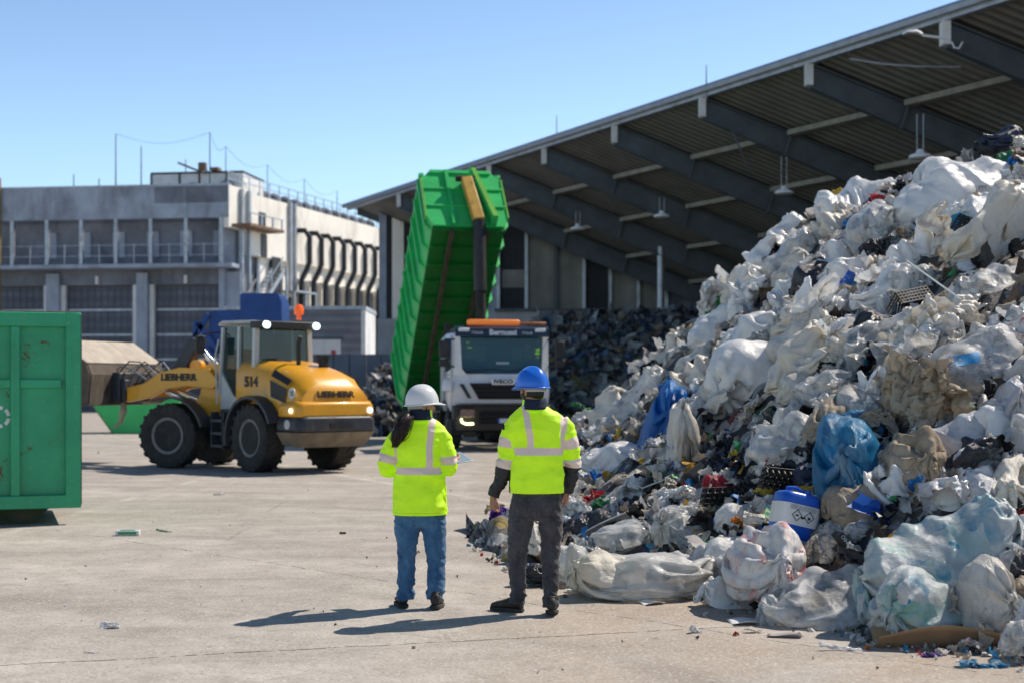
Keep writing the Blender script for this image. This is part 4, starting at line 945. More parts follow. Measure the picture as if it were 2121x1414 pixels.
def limb(mb, pts, n=18):                # pts: (x,y,z,r); smooth interpolation
    P_ = [Vector(p[:3]) for p in pts]; rs = [p[3] for p in pts]; out = []; ro = []
    for i in range(len(P_)-1):
        p0, p1, p2, p3 = P_[max(i-1,0)], P_[i], P_[i+1], P_[min(i+2,len(P_)-1)]
        for t in (0,.25,.5,.75):
            out.append(.5*((2*p1)+(-p0+p2)*t+(2*p0-5*p1+4*p2-p3)*t*t+(-p0+3*p1-3*p2+p3)*t**3)); ro.append(rs[i]+(rs[i+1]-rs[i])*(t*t*(3-2*t)))
    out.append(P_[-1]); ro.append(rs[-1]); mb.tube(out, ro, n); return out
def seg_param(p, pts):                  # arclength of the nearest point on a polyline, and the distance
    best = (1e9, 0); L = 0
    for a, b in zip(pts[:-1], pts[1:]):
        d = b-a; l = d.length; t = max(0, min(1, (p-a).dot(d)/(l*l))); q = (p-(a+d*t)).length
        if q < best[0]: best = (q, L+t*l)
        L += l
    return best
def attr_mat(name, base, layers, rough=.8, bumps=((300,.2,.001),), emit=None, sheen=0):
    """layers: (attribute, colour, roughness) painted where the attribute is > 0"""
    t = NT(name); co = t.coord()
    n = t.noise(co, 6, 5, .6); c = t.mix(t.ramp(n, [(.3,0),(.7,1)]), vary(base,.86), vary(base,1.08)); e = None
    gr = t.ramp(t.noise(co, 5.5, 9, .72, .4), [(.52,0),(.72,.5)]); c = t.mix(gr, c, vary(base,.5)); c = t.mix(t.ramp(t.noise(co, 70, 3), [(.72,0),(.75,.8)]), c, (.05,.06,.02))
    msk = None
    for a, cc, rr in layers:
        f = t.ramp(t.math('ADD', t.math('MULTIPLY', t.attr(a), 150.0), .5), [(.35,0),(.65,1)])
        c = t.mix(f, c, cc); msk = f if msk is None else t.math('MAXIMUM', msk, f)
    h = None
    for s_, k, d in bumps:
        x = t.math('MULTIPLY', t.noise(co, s_, 4, .6), k); h = x if h is None else t.math('ADD', h, x)
    b = t.pbr(Base_Color=c, Roughness=rough, Normal=t.bump(h, .5, .012), Sheen_Weight=sheen)
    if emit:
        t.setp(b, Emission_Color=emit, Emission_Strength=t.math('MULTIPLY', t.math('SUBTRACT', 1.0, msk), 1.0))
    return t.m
HV = attr_mat('hi_vis_yellow_cloth', (.60,.92,.012), [('band',(.86,.68,.61),.5),('dark',(.022,.023,.026),.8),('seam',(.2,.36,.01),.8)], .6, ((35,.5,.01),(9,.6,.01)), emit=(.085,.175,0))  # emission glow added to brighten the cloth, standing in for fluorescence
JEAN = attr_mat('blue_denim', (.035,.115,.23), [('seam',(.02,.06,.13),.8)], .9, ((400,.25,.001),(30,.5,.01),(10,.6,.01)), sheen=.2)
def denim(name, base, hi):
    t = NT(name); co = t.coord()
    n = t.noise(t.mapping(co,(1,1,.6)), 9, 7, .65, .3); c = t.mix(t.ramp(n, [(.38,0),(.66,1)]), base, hi)
    c = t.mix(t.ramp(t.noise(t.mapping(co,(1,1,2.2)), 34, 4, .6), [(.5,0),(.7,.5)]), c, hi)
    c = t.mix(t.ramp(t.math('ADD', t.math('MULTIPLY', t.attr('seam'), 150.0), .5), [(.35,0),(.65,.8)]), c, vary(base,.45))
    h = t.math('ADD', t.noise(co, 45, 5, .6), t.math('MULTIPLY', t.noise(co, 300, 2), .25))
    t.pbr(Base_Color=c, Roughness=.92, Normal=t.bump(h, .55, .008), Sheen_Weight=.15); return t.m
JEAN = denim('blue_denim', (.022,.085,.19), (.075,.19,.34))
JEANG = denim('charcoal_denim', (.028,.027,.031), (.085,.08,.088))
SKIN = NT('skin'); _co = SKIN.coord()
_b = SKIN.pbr(Base_Color=SKIN.mix(SKIN.noise(_co, 18, 4), (.48,.23,.15), (.58,.31,.21)), Roughness=.5, Subsurface_Weight=.12, Subsurface_Radius=(1,.3,.15), Subsurface_Scale=.01)
SKIN = SKIN.m
SKIN2 = mat('tanned_skin', (.40,.19,.115), .5, var=.12, bump=.1, bs=120)
HAIRM = mat('dark_brown_hair', (.028,.014,.009), .42, var=.5, vs=30, bump=.5, bs=160)
HAIRK = mat('black_hair', (.012,.009,.008), .55, var=.4, vs=40, bump=.6, bs=200)
HELW = mat('white_helmet_plastic', (.74,.74,.74), .25, var=.03, bump=.02, coat=.4, dirt=.05)
HELB = mat('blue_helmet_plastic', (.012,.16,.72), .3, var=.05, bump=.02, coat=.35)
STRAP = mat('grey_strap', (.42,.43,.40), .8, var=.2)
SHOE = mat('black_shoe_leather', (.014,.013,.013), .6, var=.3, dirt=.35, dcol=(.09,.075,.06), ds=8)
SOLE = mat('black_rubber_sole', (.02,.019,.018), .85, dirt=.4, dcol=(.12,.1,.08), ds=9)
COLD = mat('navy_collar_fleece', (.012,.018,.045), .9, var=.3)
COLG = attr_mat('hi_vis_collar', (.50,.90,.012), [('band',(.5,.4,.4),.5)], .6, emit=(.085,.175,0))  # same added glow as the jacket cloth
def head_mb(c, yaw_, s=1.0, female=False, pitch=0):
    """star-shaped head about c; face along +y before yaw"""
    N, M_ = 56, 40; vs = []; Rm = Matrix.Rotation(yaw_, 3, 'Z') @ Matrix.Rotation(pitch, 3, 'X')
    g = lambda d, t, w: math.exp(-((d-Vector(t).normalized()).length/w)**2)
    for i in range(M_+1):
        th = math.pi*i/M_
        for k in range(N):
            ph = 2*math.pi*k/N
            d = Vector((math.sin(th)*math.cos(ph), math.sin(th)*math.sin(ph), math.cos(th)))
            rx, ry, rz = .074, .096, .112
            r = 1/math.sqrt((d.x/rx)**2+(d.y/ry)**2+(d.z/rz)**2)
            if d.z < 0: r *= 1-.10*abs(d.x)**1.2*abs(d.z)       # jaw narrows
            if d.z < -.2 and d.y < 0: r *= 1+.35*(d.z+.2)*-d.y*-1*-1   # nape tucks in
            r += .020*g(d,(0,1,-.12),.12)+.012*g(d,(0,1,-.02),.09)         # nose
            r += .009*g(d,(0,.82,-.80),.26)                                 # chin
            r += .006*g(d,(0,1,-.42),.14)-.004*g(d,(0,1,-.34),.05)           # lips
            r -= .007*(g(d,(.36,1,.06),.15)+g(d,(-.36,1,.06),.15))           # eye sockets
            r += .005*(g(d,(.3,1,.24),.18)+g(d,(-.3,1,.24),.18))             # brow
            r += .004*(g(d,(.55,.8,-.25),.25)+g(d,(-.55,.8,-.25),.25))       # cheeks
            vs.append(tuple(Vector(c)+Rm @ (d*r*s)))
    fs = [(i*N+k, i*N+(k+1)%N, (i+1)*N+(k+1)%N, (i+1)*N+k) for i in range(M_) for k in range(N)]
    m = MB(); m.add(vs, fs)
    for s_ in (-1,1):                                                       # ears
        o = Vector((s_*.077,-.008,-.008))*s
        pts = [Vector(c)+Rm @ (o+Vector((s_*(.006+.004*math.sin(a)), -.016*math.cos(a)-.004, .03*math.sin(a)))*s) for a in np.linspace(-1.9,2.6,10)]
        m.tube(pts, [.004,.006,.007,.007,.007,.0075,.0075,.007,.006,.004], 8)
        m.tube([Vector(c)+Rm @ (o+Vector((-s_*.006,.0,-.02))*s), Vector(c)+Rm @ (o+Vector((s_*.003,-.004,.018))*s)], .009*s, 8)
    return m, Rm
def hand(mb, wrist, d, up, thumb, L=.185, curl=.6):
    """d: direction of the fingers, up: back-of-hand normal, thumb: +1/-1 side along up x d"""
    d = Vector(d).normalized(); up = Vector(up); up = (up-d*up.dot(d)).normalized(); sd_ = up.cross(d)*thumb; w = Vector(wrist)
    k = L/.185
    rings = []
    for t, a, b in ((-.02,.026,.022),(.01,.028,.02),(.045,.038,.018),(.085,.042,.016),(.1,.038,.013)):
        c = w+d*t*k; rings.append([tuple(c+sd_*math.cos(q)*a*k+up*math.sin(q)*b*k) for q in np.linspace(0,2*math.pi,17)[:-1]])
    mb.loft(rings)
    for i, (off, ln) in enumerate(((.029,.070),(.0100,.078),(-.0095,.073),(-.0275,.058))):
        c0 = w+(d*.088+sd_*off)*k; pts = [c0]; dd = d.copy(); cu = curl*(.8+.15*i)
        for q, fr in enumerate((.45,.3,.25)):
            M3 = Matrix.Rotation(cu*(.5 if q == 0 else 1), 3, up.cross(dd).normalized()) if up.cross(dd).length > .05 else Matrix.Identity(3)
            ax = d.cross(up).normalized(); dd = Matrix.Rotation(-cu*(.55 if q == 0 else .9), 3, ax) @ dd
            pts.append(pts[-1]+dd*ln*fr*k)
        mb.tube(pts, [.0092*k,.0085*k,.0078*k,.006*k], 8)
    t0 = w+(d*.02+sd_*.026)*k
    mb.tube([t0, t0+(d*.03+sd_*.02-up*.008)*k, t0+(d*.055+sd_*.024-up*.018)*k, t0+(d*.075+sd_*.02-up*.025)*k],[.013*k,.0115*k,.0095*k,.007*k],8)
def helmet(par, c, Rm, m_, s=1, tip=R(6), label=None, peak=.055, ridge=True):
    N = 48; T = Matrix.Translation(c) @ (Rm @ Matrix.Rotation(tip,3,'X')).to_4x4() @ Matrix.Scale(s,4)
    prof = []
    for i in range(15):
        t = i/14; a = t*math.pi/2; prof.append((math.cos(a)**.88, math.sin(a)))
    rings = []
    for (r, z) in prof:
        ring_ = []
        for k in range(N):
            a = 2*math.pi*k/N; ca, sa = math.cos(a), math.sin(a)
            x, y = ca*.118*r, sa*.142*r; zz = z*.145
            if ridge and z > .3 and abs(x) < .03: zz += .006*math.cos(x/.03*math.pi/2)*min(1,(z-.3)*3)
            if z > .55 and abs(abs(x)-.05) < .012: zz -= .003
            ring_.append((x,y,zz))
        rings.append(ring_)
    m = MB(); m.X = T; 
    m.loft([[(x*1.015,y*1.015,-.012) for x,y,z in rings[0]]]+rings, cap=False); h = m.build('hard_hat', m_, par, smooth=60)
    md = h.modifiers.new('solid','SOLIDIFY'); md.thickness = .004
    m = MB(); m.X = T; rr = []
    for lv, (ex_, z) in enumerate(((1.0,-.006),(1.03,-.014),(1.03,-.02),(.99,-.014))):
        ring_ = []
        for k in range(N):
            a = 2*math.pi*k/N; f = max(0, math.sin(a))**2.5; o_ = (ex_-1)/.03 if ex_ > 1 else 0
            add = (.013+peak*f)*(1 if lv in (1,2) else 0)
            ring_.append((math.cos(a)*(.118+add*.75), math.sin(a)*(.142+add), z-.016*f*(1 if lv in (1,2) else 0)))
        rr.append(ring_)
    m.loft(rr, cap=False); m.build('brim', m_, h, smooth=50)
    m = MB(); m.X = T   # harness band and rear adjuster
    A = np.linspace(R(195),R(345),20)
    m.loft([[(math.cos(a)*.098,math.sin(a)*.122,z0) for a in A] for z0 in (-.018,-.045)], cap=False, closed=False)
    o = m.build('harness_band', STRAP, h); o.modifiers.new('solid','SOLIDIFY').thickness = .006
    return h, T
def shoe(par, heel, yaw_, L=.29, pitch=0, s=.93, name='shoe'):
    T = Matrix.Translation(heel) @ Matrix.Rotation(yaw_,4,'Z') @ Matrix.Rotation(pitch,4,'X') @ Matrix.Scale(s,4)
    rs = []
    for y, w_, h in ((0,.028,.075),(.02,.038,.11),(.07,.041,.115),(.12,.042,.085),(.18,.048,.065),(.24,.044,.05),(.28,.028,.035),(.292,.012,.022)):
        n = 16; rs.append([(math.cos(a)*w_, y*L/.292, .022+(h-.0)*(.5+.5*math.sin(a))*(1 if math.sin(a) > 0 else 1)) for a in np.linspace(0,2*math.pi,n+1)[:-1]])
    m = MB(); m.X = T; m.loft(rs); o = m.build(name, SHOE, par, smooth=80)
    m = MB(); m.X = T
    out = [(-.005,.0,.03),(.0,.03,.038),(.1,.036,.036),(.19,.05,.05),(.25,.045,.045),(.296,.015,.015)]
    poly = [(w_, y*L/.292) for y, w_, _ in [(a,b,c) for a,b,c in [(-.008,.02,0),(.02,.040,0),(.1,.040,0),(.18,.052,0),(.25,.047,0),(.298,.014,0)]]]
    poly = poly+[(-x,y) for x,y in poly[::-1]]
    m.prism(poly,0,.028,'z'); m.build('sole', SOLE, o, bevel=.004)
    m = MB(); m.X = T; m.lathe([(.034,0),(.04,.015),(.041,.03),(.036,.035)], Matrix.Translation((0,.055,.1)), 16); m.build('shoe_collar', SHOE, o)
    m = MB(); m.X = T
    for k in range(3): y = .10+.025*k; m.tube([(-.03,y,.1-.01*k),(0,y+.004,.118-.013*k),(.03,y,.1-.01*k)],.003,5)
    m.build('lace', SOLE, o)
    return o
def set_attr(me, name, vals):
    a = me.attributes.new(name, 'FLOAT', 'POINT'); a.data.foreach_set('value', np.asarray(vals, dtype=np.float32))
def garment(name, me, m_, par, seed, amp, marks, dirs):
    set_names = list(marks[0].keys())
    def fn(p, n):
        a = 0
        for (sx_, sy_, sz_, k) in dirs: a += fold((p.x+seed, p.y, p.z), (sx_,sy_,sz_), amp*k)
        return a-amp*.5
    orig = [v.co.copy() for v in me.vertices]
    displace(me, fn)
    for nm in set_names: set_attr(me, nm, [f for f in [marks[0][nm](p) for p in orig]])
    return link(name, me, m_, par, 0, 180)
def human(cfg):
    k = cfg; loc = k['loc']; root = thing('person', k['label'], 'person', loc, k.get('rz',0))
    hc = Vector(k['head']); mb, Rm = head_mb(hc, k['yaw'], k.get('hs',1), pitch=k.get('pitch',0))
    nb = Vector((0,-.01,k['sh']-.0))
    limb(mb, [(0,0,k['sh']-.06,.075),(0,-.005,k['sh']+.02,.06),(hc.x*.7,-.005,hc.z-.09,.056),(hc.x,hc.y-.01,hc.z-.03,.06)])
    T_ = k['torso']      # (z, rx, ry, x, y) of the jacket; the body is 25 mm inside
    mb.loft([sring((x,y,z), rx-.03, ry-.025) for z, rx, ry, x, y in T_[1:]])
    for A in k['arms']:
        limb(mb, [(x,y,z,r*.62) for x,y,z,r in A['pts']])
        hand(mb, A['wrist'], A['hd'], A['hup'], A['thumb'], k.get('hl',.18), A.get('curl',.6))
    for L in k['legs']: limb(mb, [(x,y,z,r*.7) for x,y,z,r in L])
    me = remesh(mb, .0042, 1); body = link('body', me, k['skin'], root, 0, 180)
    # jacket
    jb = MB(); jb.loft([sring((x,y,z), rx, ry) for z, rx, ry, x, y in T_])
    arms = []
    for A in k['arms']: limb(jb, A['pts'], 20); arms.append([Vector(p[:3]) for p in A['pts']])
    me = remesh(jb, .0075, 6)
    tz = {z: rx for z, rx, *_ in T_}
    def which(p):
        ds = [seg_param(p, a) for a in arms]; i = 0 if ds[0][0] < ds[1][0] else 1
        q, s_ = ds[i]; zs = [t[0] for t in T_]; rxs = [t[1] for t in T_]; xs = [t[3] for t in T_]
        rx = np.interp(p.z, zs[::1], rxs); xc = np.interp(p.z, zs, xs)
        inside = abs(p.x-xc) < rx*.93+.004
        far = s_ > .10
        return (i, s_) if (far and not inside) or (far and s_ > .2 and q < .085 and abs(p.x-xc) > rx*.8) else (-1, 0)
    def band(p):
        i, s_ = which(p)
        if i >= 0:
            return max(b[1]-abs(s_-b[0]) for b in k['abands'])
        d = k['bw']-abs(p.z-k['bz'])
        for xv, slope in k['vbands']:
            if p.z > k['bz']: d = max(d, k['vw']-abs(p.x-(xv+slope*max(0,p.z-k['vz']))))
        return d
    def dark(p):
        i, s_ = which(p)
        if i >= 0: return s_-k['cuff']
        d = -1
        for xs_ in k.get('side',()): d = max(d, .012-abs(p.x-xs_)-max(0, p.z-k['bz'])*2) if p.y > -.02 else d
        return d
    def seam(p):
        i, s_ = which(p)
        if i >= 0: return .0016-abs(s_-.03)
        return max(.0016-abs(p.z-k['yoke']), .0014-abs(p.z-(T_[0][0]+.022)))
    mk = {'band': band, 'dark': dark, 'seam': seam}
    # folds: broad diagonal ones on the back, tight ones across the sleeves
    def fn(p, n):
        i, s_ = which(p); e = .0
        if i >= 0:
            el = k['arms'][i].get('el', .3); t = math.exp(-((s_-el)/.11)**2)
            e = fold((p.x+3*i, p.y, p.z+s_*2), (5,5,15), .010*(.3+t))+fold((p.x,p.y+5,p.z),(11,11,18), .003)
        else:
            low = min(1, max(0, (k['yoke']-p.z)/.3)); side = min(1, abs(p.x)/.17)
            hm = min(1, max(.15, (p.z-T_[0][0])/.09)); e = (fold((p.x*.8+p.z*.35+k['seed'], p.y, p.z), (3.2,3,5.5), .015*(.3+low*.7), 1.6)+fold((p.x-p.z*.5, p.y+k['seed'], p.z), (6,5,9), .007*(.25+side*.75), 1.7))*hm
        return e-.003
    orig = [v.co.copy() for v in me.vertices]; displace(me, fn)
    for nm, f in mk.items(): set_attr(me, nm, [f(p) for p in orig])
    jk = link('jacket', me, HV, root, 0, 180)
    # collar: navy fleece inside, bright outside
    m = MB(); cz = k['sh']+.035; cr = .068; cz -= .006
    A = np.linspace(0, 2*math.pi, 33)
    def cl(z, r, dy=0): return [(hc.x*.4+math.cos(a)*r*1.0, -.008+dy+math.sin(a)*r*1.05, z+.012*math.sin(a)) for a in A[:-1]]
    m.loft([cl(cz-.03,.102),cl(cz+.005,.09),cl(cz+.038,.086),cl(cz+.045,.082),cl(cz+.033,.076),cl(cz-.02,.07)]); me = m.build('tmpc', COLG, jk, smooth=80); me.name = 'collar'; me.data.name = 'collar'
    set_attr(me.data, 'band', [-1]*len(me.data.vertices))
    m = MB(); a0, a1 = k['colar']; AA = np.linspace(a0, a1, 14)
    m.loft([[(hc.x*.4+math.cos(a)*r, -.008+math.sin(a)*r*1.05, z+.012*math.sin(a)) for a in AA] for r, z in ((.104,cz-.018),(.0945,cz+.002),(.0905,cz+.03),(.087,cz+.052),(.078,cz+.056))], closed=False)
    o = m.build('collar_lining', COLD, jk, smooth=80); o.modifiers.new('solid','SOLIDIFY').thickness = .004
    # trousers
    tb = MB(); H_ = k['hips']
    tb.loft([sring((x,y,z), rx, ry) for z, rx, ry, x, y in H_])
    for L in k['legs']: limb(tb, L, 20)
    me = remesh(tb, .0075, 5)
    def fnt(p, n):
        kz = k['knee']; t = math.exp(-((p.z-kz)/.10)**2)*.8+math.exp(-((p.z-k['ankle'])/.09)**2)*1.5+.3+math.exp(-((p.z-k['crotch'])/.09)**2)*.7
        return fold((p.x*1.0+k['seed'], p.y, p.z+p.x*.8), (5,5,13), .0075*t)+fold((p.x+3, p.y, p.z-p.x), (12,12,22), .0028*t)-.003
    def tseam(p):
        d = -1
        if p.y < 0:
            for cx_ in k['pockets']:
                dx, dz = abs(p.x-cx_)-.062, abs(p.z-k['pz'])-.07
                d = max(d, .0022-abs(max(dx,dz)))
            if p.z > k['crotch']: d = max(d, .0022-abs(p.x-k.get('cxm',0)))
        for a in k['hems']: d = max(d, .0018-abs(p.z-a))
        return d
    orig = [v.co.copy() for v in me.vertices]; displace(me, fnt); set_attr(me, 'seam', [tseam(p) for p in orig])
    link('trousers', me, k['tm'], root, 0, 180)
    return root, hc, Rm
def LP(px, py, Y, loc): return P(px, py, Y)-Vector(loc)
# ---- the man
YM = 10.34; ml = (P(1110,0,YM).x, YM, 0)
q = lambda px, py, dy=0: tuple(LP(px, py, YM+dy, ml)+Vector((0,0,0)))
def arm(*p): return [(*q(a,b,c), r) for a,b,c,r in p]
man = dict(loc=ml, label='man in blue hard hat, hi vis jacket and charcoal jeans, seen from behind', yaw=R(42), pitch=R(-4), hs=1.0,
    head=q(1102,808,.03), sh=q(0,847)[2], skin=SKIN2, seed=1.7, tm=JEANG,
    torso=[(q(0,1020)[2],.203,.148,.010,0),(q(0,1003)[2],.200,.145,.010,0),(q(0,960)[2],.188,.128,.012,0),(q(0,925)[2],.198,.132,.012,0),(q(0,890)[2],.215,.137,.008,.0),(q(0,872)[2],.215,.132,.006,.0),(q(0,860)[2],.185,.118,.002,.0),(q(0,850)[2],.142,.10,-.004,.0),(q(0,840)[2],.098,.085,-.01,0),(q(0,832)[2],.07,.075,-.012,0)],
    arms=[dict(pts=arm((1073,871,0,.062),(1061,890,0,.073),(1053,915,0,.072),(1049,950,.01,.066),(1041,985,.03,.056),(1027,1012,.06,.05),(1021,1027,.07,.047)), wrist=q(1021,1024,.07), hd=(-.02,.05,-1), hup=(-1,-.5,0), thumb=1, curl=1.0, el=.36),
          dict(pts=arm((1160,871,0,.06),(1171,890,0,.070),(1180,915,.0,.066),(1185,950,.03,.06),(1183,985,.05,.052),(1177,1008,.08,.046),(1174,1018,.09,.044)), wrist=q(1173,1014,.09), hd=(.0,.05,-1), hup=(1,-.4,0), thumb=-1, curl=.9, el=.33)],
    legs=[arm((1084,1045,0,.098),(1078,1085,0,.098),(1074,1125,-.01,.08),(1071,1150,-.0,.069),(1071,1185,.0,.066),(1074,1225,.0,.056),(1073,1247,.0,.057)),
          arm((1137,1045,0,.098),(1141,1085,0,.094),(1141,1125,.01,.078),(1140,1150,.0,.069),(1141,1190,-.02,.066),(1141,1230,-.05,.056),(1141,1256,-.06,.057))],
    hips=[(q(0,1075)[2],.15,.10,.005,0),(q(0,1055)[2],.185,.13,.006,0),(q(0,1035)[2],.19,.132,.006,0),(q(0,1018)[2],.178,.120,.006,0),(q(0,1000)[2],.165,.11,.006,0)],
    bz=q(0,933)[2], bw=.027, vbands=[(q(1099,0)[0]-.003,-.18),(q(1162,0)[0]+.012,.06)], vz=q(0,905)[2], vw=.0235, yoke=q(0,860)[2],
    abands=[(.175,.030),(.325,.034)], cuff=.355, side=(q(1058,0)[0],), colar=(R(215),R(355)),
    knee=.47, ankle=.13, crotch=.70, pockets=(q(1084,0)[0],q(1140,0)[0]), pz=q(0,1048)[2], hems=(.095,))
mr, hc, Rm = human(man)
hh, T = helmet(mr, hc+Vector((0,0,.035)), Rm, HELB, .96, R(4), peak=.03)
m = MB(); m.X = Matrix.Translation(hc) @ Rm.to_4x4()
def cap(m, sx, z0, z1, pad=1.05, y0=-1.0, lim=.15):   # hair shell around the back of the skull
    rings = []
    for z in np.linspace(z0, z1, 7):
        k_ = math.sqrt(max(.05, 1-(z/.118)**2)); rings.append([(math.sin(a)*.0755*pad*k_, -math.cos(a)*.098*pad*k_, z) for a in np.linspace(-lim, lim, 22)])
    m.loft(rings, cap=False, closed=False)
cap(m, 1, -.062, .05, 1.03, lim=1.75); o = m.build('hair', HAIRK, mr, smooth=180); o.modifiers.new('s','SOLIDIFY').thickness = .007
m = MB(); m.X = Matrix.Translation(hc) @ Rm.to_4x4()
rings = []
for z in np.linspace(-.105, -.035, 6):
    k_ = math.sqrt(max(.05, 1-(z/.122)**2)); rings.append([(math.sin(a)*.0745*k_, math.cos(a)*.1*k_, z+abs(math.sin(a))*.018) for a in np.linspace(-1.5, 1.5, 22)])
m.loft(rings, cap=False, closed=False); o = m.build('beard', HAIRK, mr, smooth=180); o.modifiers.new('s','SOLIDIFY').thickness = .004
m = MB(); p = q(1043,884,-.085); m.box(p, (.016,.004,.036)); m.build('sleeve_badge', COLD, mr)
shoe(mr, Vector(q(1082,1270,.05))*1+Vector((0,0,-q(1082,1270,.05)[2]+.004)), R(62), .28)
o = shoe(mr, Vector((q(1140,0)[0],-.19,.03)), R(-4), .285, R(-8))
# ---- the woman
YW = 10.62; wl = (P(868,0,YW).x, YW, 0)
q = lambda px, py, dy=0: tuple(LP(px, py, YW+dy, wl))
woman = dict(loc=wl, label='woman in white hard hat with ponytail, hi vis jacket and blue jeans, from behind', yaw=R(-62), pitch=R(2), hs=.94,
    head=q(874,843,.02), sh=q(0,868)[2], skin=SKIN, seed=5.1, tm=JEAN, hl=.165,
    torso=[(q(0,1065)[2],.203,.15,.006,0),(q(0,1045)[2],.200,.148,.006,0),(q(0,1010)[2],.192,.14,.004,0),(q(0,975)[2],.182,.132,.0,0),(q(0,940)[2],.182,.13,-.002,0),(q(0,912)[2],.188,.128,-.003,0),(q(0,893)[2],.190,.12,-.003,0),(q(0,880)[2],.172,.108,-.003,0),(q(0,870)[2],.135,.095,-.003,0),(q(0,860)[2],.09,.08,.0,0),(q(0,853)[2],.066,.07,.004,0)],
    arms=[dict(pts=arm((831,890,0,.062),(817,912,0,.068),(806,938,-.01,.066),(799,962,-.01,.064),(805,972,.08,.06),(818,968,.2,.05),(830,962,.27,.045)), wrist=q(832,962,.27), hd=(.6,.7,.1), hup=(0,-.1,1), thumb=1, el=.30),
          dict(pts=arm((905,890,0,.062),(917,912,0,.068),(926,940,-.01,.066),(928,962,.0,.064),(929,968,.09,.06),(934,962,.2,.048),(938,958,.27,.042)), wrist=q(938,957,.27), hd=(.35,.9,.25), hup=(.5,-.2,-.6), thumb=-1, curl=.5, el=.30)],
    legs=[arm((843,1062,0,.098),(843,1095,0,.096),(843,1130,0,.08),(843,1155,.0,.07),(842,1190,.0,.068),(840,1222,.0,.063),(840,1240,.0,.064)),
          arm((897,1062,0,.098),(899,1095,0,.094),(902,1130,.0,.08),(903,1155,.0,.071),(904,1190,-.02,.07),(902,1222,-.04,.064),(902,1238,-.05,.064))],
    hips=[(q(0,1090)[2],.165,.10,.007,0),(q(0,1072)[2],.186,.125,.007,0),(q(0,1052)[2],.172,.118,.007,0),(q(0,1030)[2],.16,.11,.007,0)],
    bz=q(0,973)[2], bw=.027, vbands=[(q(818,0)[0],.0),(q(891,0)[0],.10)], vz=q(0,925)[2], vw=.0235, yoke=q(0,900)[2],
    abands=[(.235,.031)], cuff=.44, side=(q(925,0)[0],), colar=(R(210),R(330)),
    knee=.40, ankle=.12, crotch=.66, pockets=(), pz=.7, cxm=.0, hems=(.125,))
wr, hc, Rm = human(woman)
hh, T = helmet(wr, hc+Vector((0,0,.036)), Rm, HELW, .92, R(2), peak=.052)
m = MB(); m.X = Matrix.Translation(hc) @ Rm.to_4x4()
cap(m, 1, -.075, .05, 1.02, lim=1.62); o = m.build('hair', HAIRM, wr, smooth=180); o.modifiers.new('s','SOLIDIFY').thickness = .008
# ponytail: a tapering core and many strands
root_ = hc+Rm @ Vector((0,-.095,-.035)); cpts = [root_, Vector(q(843,862,-.14)), Vector(q(833,885,-.17)), Vector(q(825,905,-.165)), Vector(q(819,922,-.16))]
m = MB(); limb(m, [(*cpts[0],.02),(*cpts[1],.025),(*cpts[2],.034),(*cpts[3],.028),(*cpts[4],.006)], 12)
pt = m.build('ponytail', HAIRM, wr, smooth=180)
m = MB(); rnd = random.Random(4)
for i in range(460):
    a = rnd.uniform(0, 6.283); rr_ = rnd.uniform(.55,1.3); ln = rnd.uniform(.75,1.08); wl_ = rnd.random() < .1
    pts = []
    for j in range(9):
        t = j/8*ln; s_ = t*(len(cpts)-1); i0 = min(len(cpts)-2, int(s_)); c = cpts[i0].lerp(cpts[i0+1], s_-i0)
        w_ = np.interp(t, [0,.25,.5,.75,1,1.1], [.020,.031,.043,.04,.018,.02])*rr_*(1.7 if wl_ and t > .15 and t < .9 else 1)
        pts.append(c+Vector((math.cos(a+t*.5)*w_, math.sin(a+t*.5)*w_*.8, rnd.uniform(-.003,.003)+ (.006*math.sin(8*t+a) if wl_ else 0))))
    m.tube(pts, [.0011 if wl_ else .0019]*8+[.0006], 4, cap=False)
for i in range(60):   # flyaways
    a = rnd.uniform(0,1); p = cpts[0].lerp(cpts[2], a); d = Vector((-rnd.uniform(.03,.075), rnd.uniform(-.02,.05), rnd.uniform(-.06,.05)))
    m.tube([p, p+d*.5+Vector((0,0,.02)), p+d], [.0012,.001,.0006], 4, cap=False)
m.build('hair_strands', HAIRM, pt, smooth=180)
shoe(wr, Vector((q(838,0)[0],-.05,.004)), R(14), .26)
shoe(wr, Vector((q(902,0)[0],-.14,.012)), R(-6), .265, R(-3))
# tablet in her right hand
tp = P(946,948,YW+.36)
tb_ = thing('tablet', 'thin grey tablet held by the woman in the white hard hat', 'tablet', tp, R(28))
m = MB(); m.X = Matrix.Rotation(R(14),4,'X') @ Matrix.Rotation(R(-8),4,'Y'); m.box((0,0,0),(.17,.235,.008)); m.build('case', mat('tablet_case', (.55,.62,.72), .3, .1, var=.05), tb_, bevel=.003)
m = MB(); m.X = Matrix.Rotation(R(14),4,'X') @ Matrix.Rotation(R(-8),4,'Y'); m.box((0,0,.0045),(.155,.215,.002)); m.build('screen', flat('tablet_screen', (.3,.36,.44), .1), tb_)
